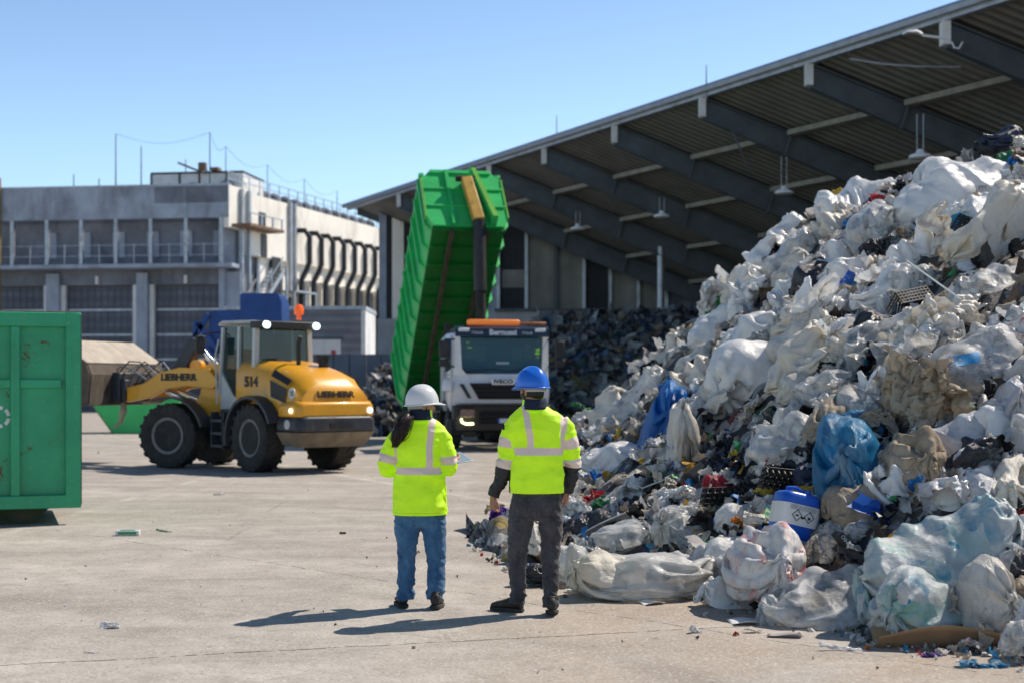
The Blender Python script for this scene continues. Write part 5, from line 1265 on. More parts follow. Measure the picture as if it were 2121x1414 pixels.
# ================================================================ CLOTH: small position-based solver on grids
def _con(X, A, B, L, w, comp):
    """project pairs A,B (index tuples into X) to rest length L; w inverse masses; comp = stiffness in compression"""
    d = X[B]-X[A]; l = np.sqrt((d*d).sum(-1))+1e-9; e = (l-L)/l; e = np.where(e < 0, e*comp, e)
    wa, wb = w[A], w[B]; s_ = wa+wb+1e-9; c = d*(e/s_)[..., None]
    X[A] += c*wa[..., None]; X[B] -= c*wb[..., None]
def solve(X, a, b, per, w, steps, iters, force, collide, comp=.5, damp=.93, bend=.15):
    """X[M,N,3]; a spacing along axis 1 (around), b along axis 0; per: axis 1 periodic"""
    M_, N = X.shape[:2]; V = np.zeros_like(X); ii = np.arange(M_); jj = np.arange(N)
    I = lambda r, c: np.ix_(r, c)
    prs = []
    nn = N if per else N-1
    for off in (0,1):
        j0 = np.arange(off, nn, 2); prs.append((I(ii,j0), I(ii,(j0+1)%N), a, comp))
        i0 = np.arange(off, M_-1, 2); prs.append((I(i0,jj), I(i0+1,jj), b, comp))
    dg = math.hypot(a, b)
    for off in (0,1):
        i0 = np.arange(off, M_-1, 2)
        j0 = jj if per else jj[:-1]
        prs.append((I(i0,j0), I(i0+1,(j0+1)%N), dg, comp*.6)); prs.append((I(i0,(j0+1)%N), I(i0+1,j0), dg, comp*.6))
    bn = []
    for off in (0,1):
        for ph in (0,1):
            i0 = np.array([i for i in range(M_-2) if (i//2)%2 == off and i%2 == ph]); 
            if len(i0): bn.append((I(i0,jj), I(i0+2,jj), 2*b, bend))
            j0 = np.array([j for j in range(nn-1 if not per else N) if (j//2)%2 == off and j%2 == ph])
            if len(j0): bn.append((I(ii,j0), I(ii,(j0+2)%N), 2*a, bend))
    for s_ in range(steps):
        V += force(X, s_/steps); V *= damp; Xo = X.copy(); X += V*(w > 0)[..., None]
        for k in range(iters):
            for A, B, L, c in prs: _con(X, A, B, L, w, c)
            if k % 2 == 0:
                for A, B, L, c in bn:
                    d = X[B]-X[A]; l = np.sqrt((d*d).sum(-1))+1e-9; e = np.minimum(0,(l-L*.92)/l)*bend; cc = d*(e*.5)[..., None]
                    X[A] += cc*(w[A] > 0)[..., None]; X[B] -= cc*(w[B] > 0)[..., None]
            collide(X)
        V = (X-Xo)*.9
    return X
def normals(X, per):
    du = (np.roll(X,-1,1)-np.roll(X,1,1)) if per else np.gradient(X, axis=1)
    dv = np.gradient(X, axis=0); n = np.cross(du, dv); return n/(np.linalg.norm(n, axis=-1, keepdims=True)+1e-9)
def snoise(rng, X, sc_, n=5):           # smooth vector noise from a few random waves
    out = np.zeros(X.shape)
    for _ in range(n):
        k = rng.normal(size=3)*sc_; out += np.sin(X @ k+rng.uniform(0,6.28))[..., None]*rng.normal(size=3)
    return out/math.sqrt(n)
def ring_idx(M_, N, per):
    f = []
    for i in range(M_-1):
        for j in range(N if per else N-1): f.append((i*N+j, i*N+(j+1)%N, (i+1)*N+(j+1)%N, (i+1)*N+j))
    return f
def crease(rng, X, sc_, amp, n=6, sharp=.8):
    h = np.zeros(X.shape[:-1]); mx = h.copy()
    W_ = X+snoise(rng, X, sc_*.45, 3)*(.35/sc_)
    for _ in range(n):
        k = rng.normal(size=3)*np.array([.55,1,1]); k *= sc_*rng.uniform(.6,1.5)/np.linalg.norm(k)
        s_ = 1-np.abs(np.sin(W_ @ k+rng.uniform(0,6.28))); a = rng.uniform(.5,1); h += s_*a
        gate = .5+.5*np.sin(W_ @ (rng.normal(size=3)*sc_*.4)+rng.uniform(0,6.28)); mx = np.maximum(mx, (s_**3)*a*gate)
    return (h/n*.7+mx*.75-.4)*amp
def up2(X, per):
    A = np.empty((X.shape[0]*2-1,)+X.shape[1:]); A[::2] = X; A[1::2] = (X[1:]+X[:-1])/2
    if per:
        B = np.empty((A.shape[0], A.shape[1]*2, 3)); B[:,::2] = A; B[:,1::2] = (A+np.roll(A,-1,1))/2
    else:
        B = np.empty((A.shape[0], A.shape[1]*2-1, 3)); B[:,::2] = A; B[:,1::2] = (A[:,1:]+A[:,:-1])/2
    return B
def bag(seed, R_=.3, L=.8, tied=(True, False), lumps=7, fill=1.0, N=60, M_=56, bendx=0, flat_=.45, steps=46, press=.0014, tail=9):
    """a plastic sack: a tube of film gathered at its ends round lumpy contents. Lies along x, rests on z=0; about L long"""
    rng = np.random.default_rng(seed)
    T0 = tail if tied[0] else 0; T1 = tail if tied[1] else 0; Mt = M_+T0+T1
    a = 2*math.pi*R_*1.25/N; b = (L+R_*1.1+.25*R_*(tied[0]+tied[1]))/M_
    w = np.ones((Mt, N)); X = np.zeros((Mt, N, 3)); th = np.arange(N)/N*2*math.pi
    off = rng.normal(size=(2,))*R_*.15
    for i in range(Mt):
        t = (i-T0)/(M_-1)
        xl = L/2+(.42*R_ if tied[0] else 0); xr = L/2+(.42*R_ if tied[1] else 0)
        if t < 0: x = -xl-(-t)*L*1.5; r = .02+(-t)*R_*2.4
        elif t > 1: x = xr+(t-1)*L*1.5; r = .02+(t-1)*R_*2.4
        else:
            x = -xl+t*(xl+xr); r = max(.02, R_*min(1, (math.sin(math.pi*min(1,max(0,t)))**.62)))
        X[i,:,0] = x; X[i,:,1] = np.cos(th)*r+bendx*math.sin(max(0,min(1,t))*math.pi); X[i,:,2] = np.sin(th)*r+R_*.8
    e0, e1 = T0, T0+M_-1
    w[e0] = 0; w[e1] = 0
    X += snoise(rng, X, 9/R_*.3)*.02*R_+rng.normal(size=X.shape)*.0015
    C = []; 
    for _ in range(lumps):
        t = rng.uniform(.12,.88); rr = R_*rng.uniform(.34,.72)*fill; C.append((-L/2+t*L, rng.uniform(-.45,.45)*R_+bendx*math.sin(t*math.pi), R_*rng.uniform(.35,1.0), rr))
    C = np.array(C) if C else None
    def force(X, s_):
        n = normals(X, True); F = n*press*(1 if s_ < .75 else .35)
        F[:T0] *= .0; F[e1+1:] *= .0; F[..., 2] -= .0012; return F
    def collide(X):
        if C is not None:
            for cx, cy_, cz, r in C:
                d = X-np.array([cx,cy_,cz]); l = np.linalg.norm(d, axis=-1); m_ = (l < r)
                if m_.any(): X[m_] += (d[m_]/(l[m_][:,None]+1e-9))*((r-l[m_])*.5)[:,None]
        X[..., 2] = np.maximum(X[..., 2], 0)
        top = R_*(2-flat_); X[..., 2] = np.where(X[...,2] > top, X[...,2]*.9+top*.1, X[...,2])
    X = solve(X, a, b, True, w, steps, 6, force, collide, comp=.55)
    X = up2(X, True); Mt = X.shape[0]; N = X.shape[1]; th = np.arange(N)/N*2*math.pi; T0 *= 2; e1 *= 2
    n = normals(X, True)
    tt = (np.arange(Mt)-T0)/(M_-1)/2; 
    gath = np.exp(-np.minimum(np.abs(tt)*L, np.abs(1-tt)*L)/(R_*.7)); gath[(tt < 0.02)|(tt > .98)] *= .3; gath[(tt >= .02)&(tt <= .98)] *= np.minimum(1, np.minimum(tt, 1-tt)[(tt >= .02)&(tt <= .98)]*9+.25)
    ph = rng.uniform(0,6.28,4); kk = rng.integers(9,22,4)
    rid = sum((np.abs(np.sin(kk[q]/2*th+ph[q]+.6*np.sin(th*2+ph[q-1])))**.7) for q in range(4))/4-.6
    X += n*(gath[:,None]*rid[None,:]*R_*.24)[...,None]
    X += n*(crease(rng, X, 4/R_*.3, R_*.16)+crease(rng, X, 11/R_*.3, R_*.045)+crease(rng, X, 34/R_*.3, R_*.018))[...,None]
    if T0: X[:T0] += snoise(rng, X[:T0], 40, 4)*.012
    if T1: X[e1+1:] += snoise(rng, X[e1+1:], 40, 4)*.012
    X[...,2] -= X[...,2].min()
    # close the ends that are not tied into a pinch
    v = X.reshape(-1,3); f = ring_idx(Mt, N, True)
    me = bpy.data.meshes.new('bag'); vl = [tuple(p) for p in v]
    if not tied[0]: vl.append(tuple(X[0].mean(0))); k = len(vl)-1; f += [(j,k,(j+1)%N) for j in range(N)]
    if not tied[1]: vl.append(tuple(X[-1].mean(0))); k = len(vl)-1; o_ = (Mt-1)*N; f += [(o_+(j+1)%N,k,o_+j) for j in range(N)]
    me.from_pydata(vl, [], f); me.update(); bm = bmesh.new(); bm.from_mesh(me); bmesh.ops.recalc_face_normals(bm, faces=bm.faces); bm.to_mesh(me); bm.free()
    return me
def sheet(seed, W_=.9, H_=.7, N=56, squeeze=.6, bump=.18, steps=40, up=.0, stiff=.15):
    """a crumpled piece of film or cloth lying on rubble"""
    rng = np.random.default_rng(seed); M_ = int(N*H_/W_)
    a = W_/(N-1); b = H_/(M_-1)
    u, v_ = np.meshgrid(np.linspace(-.5,.5,N)*W_, np.linspace(-.5,.5,M_)*H_); X = np.stack([u,v_,np.zeros_like(u)],-1)
    # ragged outline
    rg = 1+.10*np.sin(np.arctan2(v_,u)*rng.integers(3,7)+rng.uniform(0,6))+.06*np.sin(np.arctan2(v_,u)*rng.integers(9,15))
    X0 = X*rg[...,None]
    sq = np.array([squeeze*rng.uniform(.85,1.2), squeeze*rng.uniform(.85,1.2), 1]); X = X0*sq
    X[...,2] = .12+np.abs(snoise(rng, X, 6))[...,2]*W_*.22+rng.normal(size=u.shape)*.004+np.abs(snoise(rng, X, 18))[...,2]*.06; X[...,:2] += snoise(rng, X, 9)[...,:2]*.05
    C = [(rng.uniform(-.4,.4)*W_*squeeze, rng.uniform(-.4,.4)*H_*squeeze, rng.uniform(-.05,.05), rng.uniform(.4,1)*bump) for _ in range(6)]
    w = np.ones(u.shape)
    def force(X, s_):
        F = np.zeros_like(X); F[...,2] -= .0011*s_; F += snoise(rng, X, 14, 2)*.0016*(1-s_); return F
    def collide(X):
        for cx, cy_, cz, r in C:
            d = X-np.array([cx,cy_,cz]); l = np.linalg.norm(d, axis=-1); m_ = l < r
            if m_.any(): X[m_] += (d[m_]/(l[m_][:,None]+1e-9))*((r-l[m_])*.8)[:,None]
        lo = .05*np.sin(X[...,0]*11+seed)*np.sin(X[...,1]*9+seed*2); X[...,2] = np.maximum(X[...,2], lo)
    X = solve(X, a, b, False, w, steps, 5, force, collide, comp=.7, bend=stiff)
    X = up2(X, False); M_, N = X.shape[:2]
    n = normals(X, False); X += n*(crease(rng, X, 11, .05)+crease(rng, X, 32, .022))[...,None]; X[...,2] -= np.percentile(X[...,2], 10)
    me = bpy.data.meshes.new('sheet'); me.from_pydata([tuple(p) for p in X.reshape(-1,3)], [], ring_idx(M_, N, False)); me.update(); return me
# ================================================================ FILM materials
def film(name, c, c2=None, dirt=.3, dcol=(.16,.12,.08), tr=.25, rough=.38, contents=None, cf=.5, wr=1.0, clear=0, spec=.5):
    """plastic film: translucent, creased, soiled; contents = colours showing through"""
    t = NT(name); co = t.coord(); oi = t.new('ShaderNodeObjectInfo'); rnd = oi.outputs['Random']
    off = t.new('ShaderNodeVectorMath', operation='SCALE'); off.inputs[0].default_value = (37,11,23); t.l(rnd, off.inputs['Scale'])
    ad = t.new('ShaderNodeVectorMath', operation='ADD'); t.l(co, ad.inputs[0]); t.l(off.outputs[0], ad.inputs[1]); co = ad.outputs[0]
    n = t.noise(co, 3, 5, .6, .5)
    col_ = t.mix(t.ramp(n, [(.35,0),(.65,1)]), c, c2 or vary(c,.8))
    if contents:
        vc = t.voro(t.mapping(t.mix(.12, co, t.noisec(co, 5, 2)), (1,1,1)), 9, out=1)
        spc = t.new('ShaderNodeSeparateColor'); t.l(vc, spc.inputs[0])
        k = len(contents); cc = t.ramp(spc.outputs[0], [(i/k, contents[i]) for i in range(k)], 'CONSTANT')
        soft = t.noise(co, 4.5, 4, .6, .6)
        col_ = t.mix(t.math('MULTIPLY', t.ramp(soft, [(.40,0),(.62,1)]), cf), col_, cc)
    # soiling
    d1 = t.noise(co, 5, 9, .74, .7); d2 = t.noise(co, 28, 6, .7)
    f = t.math('MULTIPLY', t.ramp(d1, [(.60-dirt*.28,0),(.78-dirt*.15,1)]), t.ramp(d2, [(.3,.35),(.6,1)]))
    f = t.math('MULTIPLY', f, min(1, .45+dirt*.55))
    col_ = t.mix(f, col_, t.mix(t.noise(co, 3, 2), dcol, vary(dcol,.45)))
    sp2 = t.ramp(t.noise(co, 60, 3, .6), [(.66,0),(.72,min(1,dirt*1.6))]); col_ = t.mix(sp2, col_, (.03,.025,.02))
    # creases: sharp facets at two scales plus stretched pull lines
    w1 = t.mix(.05, co, t.noisec(co, 6, 3))
    v1 = t.voro(w1, 14, 'DISTANCE_TO_EDGE'); v2 = t.voro(w1, 38, 'DISTANCE_TO_EDGE'); v3 = t.voro(w1, 7)
    st = t.noise(t.mapping(w1, (2,9,9)), 6, 6, .7, .8)
    h = t.math('ADD', t.math('ADD', t.math('MULTIPLY', v1, .5), t.math('MULTIPLY', v2, .3)), t.math('ADD', t.math('MULTIPLY', st, 2.0), t.math('MULTIPLY', v3, .7)))
    rd = t.noise(t.mapping(w1, (3,6,6)), 2.2, 7, .6, .5, 'RIDGED_MULTIFRACTAL'); rd2 = t.noise(w1, 13, 5, .6, .6, 'RIDGED_MULTIFRACTAL')
    h = t.math('ADD', t.math('MULTIPLY', h, .45), t.math('ADD', t.math('MULTIPLY', rd, .6), t.math('MULTIPLY', rd2, .16)))
    nm = t.bump(h, .5*wr, .022)
    b = t.new('ShaderNodeBsdfPrincipled'); t.setp(b, Base_Color=col_, Roughness=t.math('ADD', t.math('MULTIPLY', f, .35), rough, True), Normal=nm, Specular_IOR_Level=spec)
    tl = t.new('ShaderNodeBsdfTranslucent'); t.l(col_, tl.inputs[0]); t.l(nm, tl.inputs['Normal'])
    m1 = t.new('ShaderNodeMixShader'); m1.inputs[0].default_value = tr; t.l(b.outputs[0], m1.inputs[1]); t.l(tl.outputs[0], m1.inputs[2]); out = m1.outputs[0]
    if clear:
        x = t.new('ShaderNodeBsdfTransparent'); x.inputs[0].default_value = (*c, 1)
        lw = t.new('ShaderNodeLayerWeight'); lw.inputs[0].default_value = .35; t.l(nm, lw.inputs['Normal'])
        fc = t.math('MULTIPLY', t.math('SUBTRACT', 1.0, lw.outputs['Facing']), t.math('MULTIPLY', t.ramp(t.noise(co, 8, 5, .6), [(.4,1),(.65,.35)]), clear))
        m2 = t.new('ShaderNodeMixShader'); t.l(fc, m2.inputs[0]); t.l(out, m2.inputs[1]); t.l(x.outputs[0], m2.inputs[2]); out = m2.outputs[0]
    t.l(out, t.out.inputs[0]); return t.m
W0 = (.93,.92,.905)
F_WHITE = film('white_film', W0, (.89,.885,.87), .08, tr=.2, rough=.17)
F_CREAM = film('cream_film', (.85,.79,.69), (.76,.68,.56), .22, tr=.16, rough=.3)
F_CLEAR = film('milky_clear_film', (.90,.90,.89), (.82,.83,.83), .15, tr=.25, rough=.12, contents=[(.75,.74,.7),(.55,.5,.42),(.3,.33,.36),(.7,.68,.62),(.15,.2,.25)], cf=.8, clear=.5)
F_DIRTY = film('dirty_white_film', (.82,.78,.71), (.72,.66,.57), .42, dcol=(.13,.095,.065), tr=.15, rough=.28, wr=1.3)
F_SOILED = film('soiled_brown_film', (.52,.43,.32), (.34,.27,.2), .55, dcol=(.07,.05,.035), tr=.1, wr=1.3, rough=.55)
F_GREY = film('grey_film', (.68,.68,.70), (.54,.54,.57), .28, tr=.15, rough=.22)
F_MIX = film('milky_film_of_bottles', (.70,.73,.72), (.58,.66,.66), .12, tr=.2, rough=.16, contents=[(.1,.4,.55),(.5,.7,.68),(.75,.78,.76),(.08,.3,.5),(.3,.62,.55),(.8,.8,.78)], cf=.95, clear=.3)
F_RED = film('milky_film_red_inside', (.86,.83,.80), (.78,.73,.68), .28, tr=.15, contents=[(.78,.76,.74),(.6,.05,.08),(.7,.68,.66),(.72,.4,.36),(.8,.78,.75)], cf=.7)
F_BLUE = film('blue_film', (.02,.24,.66), (.01,.14,.48), .15, tr=.35, rough=.28, clear=.1)
F_TURQ = film('turquoise_film', (.03,.33,.62), (.02,.20,.42), .3, tr=.35, rough=.28, contents=[(.02,.12,.2),(.3,.55,.65),(.03,.3,.6),(.5,.6,.62)], cf=.5, clear=.25)
F_BLACK = film('black_film', (.012,.013,.018), (.02,.022,.03), .12, dcol=(.12,.1,.08), tr=.03, rough=.22, wr=1.4, spec=.7)
F_NAVY = film('dark_blue_film', (.012,.025,.06), (.02,.03,.07), .2, dcol=(.15,.13,.1), tr=.1, rough=.3)
F_ORANGE = film('orange_film', (.85,.27,.02), (.6,.2,.03), .2, tr=.3)
F_GREEN = film('green_film', (.03,.30,.12), (.02,.16,.08), .3, tr=.25)
F_YELLOW = film('yellow_film', (.72,.55,.06), (.6,.4,.05), .3, tr=.25)
F_RED2 = film('red_film', (.55,.02,.03), (.35,.015,.03), .2, tr=.2)
F_PINK = film('magenta_film', (.6,.02,.25), (.4,.02,.3), .2, tr=.2)
F_PURP = film('purple_film', (.16,.04,.42), (.1,.02,.3), .2, tr=.2)
F_WOVEN = film('soiled_woven_cloth', (.52,.43,.32), (.38,.30,.21), .5, dcol=(.05,.038,.028), tr=.06, rough=.8, wr=.9, spec=.2)
# ================================================================ THE WASTE HEAP
CREST = [(960,1085,14.5),(1040,1052,15),(1120,1010,17.5),(1165,960,20),(1185,870,22.5),(1205,800,24.5),(1260,760,24.8),(1310,715,24.6),(1360,662,24.2),(1440,608,23.8),(1520,556,23.2),(1590,488,22.4),(1650,440,21.6),(1700,412,21),(1800,372,20),(1860,340,19.5),(1940,330,19),(2020,308,18.5),(2121,278,18),(2260,230,17.2),(2420,215,17)]
CREST = [(a, b+(28 if a > 1200 else 0)+(34 if 1200 < a < 1400 else 26 if 1400 < a < 1500 else 12 if 1500 < a < 1600 else 0), c) for a, b, c in CREST]
TOE = [(960,1112,0),(1040,1165,0),(1120,1195,0),(1170,1205,0),(1300,1212,0),(1400,1225,0),(1560,1262,0),(1700,1290,0),(1800,1318,0),(1900,1335,0),(2121,1355,0),(2260,1370,0),(2420,1380,0)]
def ip(tab, px, k): return float(np.interp(px, [t[0] for t in tab], [t[k] for t in tab]))
def column(px):
    z1 = ip(CREST,px,2); h1 = CH+(HY-ip(CREST,px,1))/FPX*z1; z0 = CH*FPX/(ip(TOE,px,1)-HY)
    return z0, max(z1, z0+1), max(.12, h1)
def hgt(px, Y, lump=True):
    z0, z1, h1 = column(px); t = (Y-z0)/(z1-z0)
    if t <= 0: return 0
    h = h1*(t**.82) if t < 1 else h1-(t-1)*(z1-z0)*.75
    if lump:
        x = (px-CX)/FPX*Y; h += min(1, t*5)*(.16*mno.noise(Vector((x*1.3,Y*1.3,0)))+.09*mno.noise(Vector((x*4,Y*4,3)))+.05*mno.noise(Vector((x*9,Y*9,7))))
    return max(0, h)
def surf(px, py):
    z0, z1, h1 = column(px); best = None
    for Y in np.linspace(max(7.5, z0-.3), z1+.05, 90):
        if CH+(HY-py)/FPX*Y <= hgt(px, Y, False)+.001: best = Y; break
    if best is None: best = z1 if py < 900 else CH*FPX/max(8, py-HY)
    return P(px, py, best)
m = MB(); cols = np.linspace(965, 2420, 240); NR_ = 130; vs = []
for px in cols:
    z0, z1, h1 = column(px)
    for j in range(NR_):
        Y = z0+(z1-z0)*(j/(NR_-30)) if j <= NR_-30 else z1+(h1/.75+.3)*((j-NR_+30)/29)
        vs.append(((px-CX)/FPX*Y, Y, hgt(px, Y)-.06))
m.add(vs, [(a*NR_+b, a*NR_+b+1, (a+1)*NR_+b+1, (a+1)*NR_+b) for a in range(len(cols)-1) for b in range(NR_-1)])
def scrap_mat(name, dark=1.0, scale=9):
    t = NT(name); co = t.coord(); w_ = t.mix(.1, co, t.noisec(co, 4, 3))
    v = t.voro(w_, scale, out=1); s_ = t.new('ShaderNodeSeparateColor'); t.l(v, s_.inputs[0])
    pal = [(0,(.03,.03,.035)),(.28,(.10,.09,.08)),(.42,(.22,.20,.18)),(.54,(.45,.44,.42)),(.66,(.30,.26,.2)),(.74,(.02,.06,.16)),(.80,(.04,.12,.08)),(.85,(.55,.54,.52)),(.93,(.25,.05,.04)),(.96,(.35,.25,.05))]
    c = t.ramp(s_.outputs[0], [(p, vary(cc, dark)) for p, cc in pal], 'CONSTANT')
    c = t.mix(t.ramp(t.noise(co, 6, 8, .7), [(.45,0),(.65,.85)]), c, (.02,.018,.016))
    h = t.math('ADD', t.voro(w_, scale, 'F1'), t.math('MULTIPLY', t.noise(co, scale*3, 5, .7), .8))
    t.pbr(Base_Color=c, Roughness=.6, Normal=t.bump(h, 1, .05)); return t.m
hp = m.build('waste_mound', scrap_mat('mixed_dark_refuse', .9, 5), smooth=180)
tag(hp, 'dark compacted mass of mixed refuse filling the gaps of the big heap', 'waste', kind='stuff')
# ---- scraps nobody could count
def scraps(name, n, pos, size, pal, label, seed, mname, mat_=None):
    rng = np.random.default_rng(seed); V = []; F = []; Cc = []; K = 6
    g = np.stack(np.meshgrid(np.linspace(-1,1,K), np.linspace(-1,1,K)), -1).reshape(-1,2)
    for i in range(n):
        c, s_ = pos(rng); s_ *= size*rng.uniform(.5,1.6); asp = rng.uniform(.4,1)
        p = np.zeros((K*K,3)); p[:,0] = g[:,0]*s_; p[:,1] = g[:,1]*s_*asp
        for _ in range(5):
            k = rng.normal(size=2); k /= np.linalg.norm(k); d = g @ k-rng.uniform(-.5,.5); p[:,2] += np.abs(d)*s_*rng.uniform(.1,.6)
        p += rng.normal(size=p.shape)*s_*.10
        q = rng.normal(size=4); q /= np.linalg.norm(q); a,b,c_,d_ = q
        Rm_ = np.array([[1-2*(c_*c_+d_*d_),2*(b*c_-a*d_),2*(b*d_+a*c_)],[2*(b*c_+a*d_),1-2*(b*b+d_*d_),2*(c_*d_-a*b)],[2*(b*d_-a*c_),2*(c_*d_+a*b),1-2*(b*b+c_*c_)]])
        p = p @ Rm_.T; p[:,2] -= p[:,2].min()*.6; o = len(V); V += [tuple(x+np.array(c)) for x in p]
        for u in range(K-1):
            for w_ in range(K-1): F.append((o+u*K+w_, o+u*K+w_+1, o+(u+1)*K+w_+1, o+(u+1)*K+w_))
        cc = pal[rng.choice(len(pal), p=np.array([x[0] for x in pal])/sum(x[0] for x in pal))][1]
        k = rng.uniform(.75,1.15); Cc += [(min(1,cc[0]*k),min(1,cc[1]*k),min(1,cc[2]*k),1)]*(K*K)
    me = bpy.data.meshes.new(name); me.from_pydata(V, [], F); me.update()
    ca = me.color_attributes.new('tint', 'FLOAT_COLOR', 'POINT'); ca.data.foreach_set('color', np.array(Cc, dtype=np.float32).ravel())
    if mat_ is None:
        t = NT(mname); co = t.coord(); c = t.attr('tint','Color')
        c = t.mix(t.ramp(t.noise(co, 14, 8, .7), [(.5,0),(.7,.6)]), c, (.08,.06,.045))
        b = t.new('ShaderNodeBsdfPrincipled'); t.setp(b, Base_Color=c, Roughness=.45, Normal=t.bump(t.noise(co, 40, 5, .7), .5, .01))
        tl = t.new('ShaderNodeBsdfTranslucent'); t.l(c, tl.inputs[0]); mx = t.new('ShaderNodeMixShader'); mx.inputs[0].default_value = .2
        t.l(b.outputs[0], mx.inputs[1]); t.l(tl.outputs[0], mx.inputs[2]); t.l(mx.outputs[0], t.out.inputs[0]); mat_ = t.m
    o = link(name, me, mat_, None, 0, 40); tag(o, label, 'litter', kind='stuff'); return o, mat_
PAL = [(.42,(.76,.75,.73)),(.16,(.62,.55,.45)),(.14,(.36,.35,.35)),(.16,(.015,.016,.02)),(.025,(.02,.12,.5)),(.02,(.05,.3,.5)),(.015,(.03,.28,.1)),(.008,(.55,.03,.03)),(.01,(.7,.45,.05)),(.04,(.2,.13,.08))]
def on_heap(rng):
    while True:
        px = rng.uniform(1130, 2300); z0, z1, h1 = column(px); t = rng.uniform(.0,1.02)**.9; Y = z0+(z1-z0)*t
        h = hgt(px, Y); return ((px-CX)/FPX*Y, Y, max(0,h-.08)), 1+.25*t
_, SM = scraps('small_scraps', 900, on_heap, .07, PAL, 'countless small scraps of film, paper and plastic strewn over the big heap', 5, 'scrap_film')
def dark_zone(rng):
    for _ in range(60):
        px = rng.uniform(1180, 2121); py = rng.uniform(900, 1160)
        if mno.noise(Vector((px*.006, py*.009, 2))) > -.05: break
    p = surf(px, py); return (p.x+rng.normal()*.03, p.y+rng.normal()*.05, max(0,p.z)), .8
scraps('mixed_small_rubbish', 750, dark_zone, .05, [(.3,(.012,.013,.018)),(.28,(.66,.65,.62)),(.05,(.03,.2,.5)),(.06,(.04,.3,.12)),(.03,(.6,.05,.04)),(.05,(.7,.4,.06)),(.23,(.3,.26,.22))], 'multicoloured small rubbish filling the dark hollows of the heap front', 6, '', SM)
def at_toe(rng):
    px = rng.uniform(965, 2250); b = ip(TOE,px,1)+abs(rng.normal())*14-4; p = G(px, b); return (p.x, p.y, .002), .5
scraps('toe_litter', 420, at_toe, .035, [(.5,(.72,.71,.69)),(.2,(.5,.4,.3)),(.15,(.1,.1,.1)),(.08,(.05,.3,.5)),(.07,(.5,.05,.04))], 'small paper and film litter along the foot of the big heap', 7, '', SM)
def yard(rng):
    px = rng.uniform(-300, 1900); b = rng.uniform(860, 1400); p = G(px, b); return (p.x, p.y, .001), .35+.25*(p.y > 20)
scraps('yard_crumbs', 130, yard, .022, [(.5,(.75,.74,.72)),(.2,(.4,.33,.25)),(.3,(.05,.05,.05))], 'tiny crumbs of litter scattered over the open yard', 8, '', SM)
# waste heaps further back, in shade
def back_heap(name, px0, px1, top, zc, dep, label, seed, n):
    def H(px, t):
        return (CH+(HY-np.interp(px, [a for a,b in top], [b for a,b in top]))/FPX*zc)*min(1, (t*1.6)**.7)*(1 if t < .8 else (1-t)*5)
    m = MB(); C_ = np.linspace(px0, px1, 60); vs = []
    for px in C_:
        for j in range(30):
            t = j/29; Y = zc-dep*.5+dep*t; x = (px-CX)/FPX*zc; h = H(px, t)
            vs.append((x, Y, max(0, h+(.35*mno.noise(Vector((x*.8,Y*.8,seed)))+.15*mno.noise(Vector((x*3,Y*3,seed))))*min(1,h))-.02))
    m.add(vs, [(a*30+b, a*30+b+1, (a+1)*30+b+1, (a+1)*30+b) for a in range(59) for b in range(29)])
    tag(m.build(name, scrap_mat(name+'_refuse', 1.0, 3.5), smooth=180), label, 'waste', kind='stuff')
    def pos(rng):
        px = rng.uniform(px0, px1); t = rng.uniform(0,.85); Y = zc-dep*.5+dep*t; return ((px-CX)/FPX*zc, Y, max(0,H(px,t)-.1)), 1
    scraps(name+'_scraps', n, pos, .17, [(.28,(.38,.38,.38)),(.3,(.18,.18,.2)),(.17,(.06,.11,.2)),(.25,(.05,.05,.055)),(.1,(.24,.19,.13))], label.replace('heap','heap surface scraps of the heap') if 0 else 'loose shredded scraps on the '+label.split(' ',1)[1], seed+10, '', SM)
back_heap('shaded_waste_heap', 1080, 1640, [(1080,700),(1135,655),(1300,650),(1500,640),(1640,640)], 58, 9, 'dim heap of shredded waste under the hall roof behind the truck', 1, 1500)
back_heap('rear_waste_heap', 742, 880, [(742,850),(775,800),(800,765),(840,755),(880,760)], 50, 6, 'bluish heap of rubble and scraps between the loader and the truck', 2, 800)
# ================================================================ individual sacks and sheets
BV = []
def recent(me):
    v = np.empty(len(me.vertices)*3); me.vertices.foreach_get('co', v); v = v.reshape(-1,3); c = (v.min(0)+v.max(0))/2; v -= c
    me.vertices.foreach_set('co', v.ravel()); me.update(); me.shade_smooth(); return me, v.max(0)-v.min(0)
bag_spec = dict(
 round1=dict(R_=.30,L=.55,tied=(True,False)), round2=dict(R_=.32,L=.5,tied=(True,False),lumps=10), round3=dict(R_=.28,L=.6,tied=(True,True),press=.0006),
 fat1=dict(R_=.27,L=.75,tied=(True,False),lumps=9), fat2=dict(R_=.26,L=.8,tied=(False,False),fill=1.1), fat3=dict(R_=.28,L=.7,tied=(False,False),lumps=5,press=.0004),
 long1=dict(R_=.22,L=1.05,tied=(True,False),lumps=9), long2=dict(R_=.2,L=1.15,tied=(True,True),press=.0006), long3=dict(R_=.2,L=1.2,tied=(True,False),bendx=.16),
 bent1=dict(R_=.22,L=1.0,tied=(False,False),bendx=.3), slack1=dict(R_=.27,L=.75,tied=(False,True),lumps=4,fill=.7,press=0), slack2=dict(R_=.26,L=.9,tied=(True,False),lumps=5,fill=.8,press=0,flat_=.9))
BM = {k: recent(bag(100+i, **v)) for i, (k, v) in enumerate(bag_spec.items())}
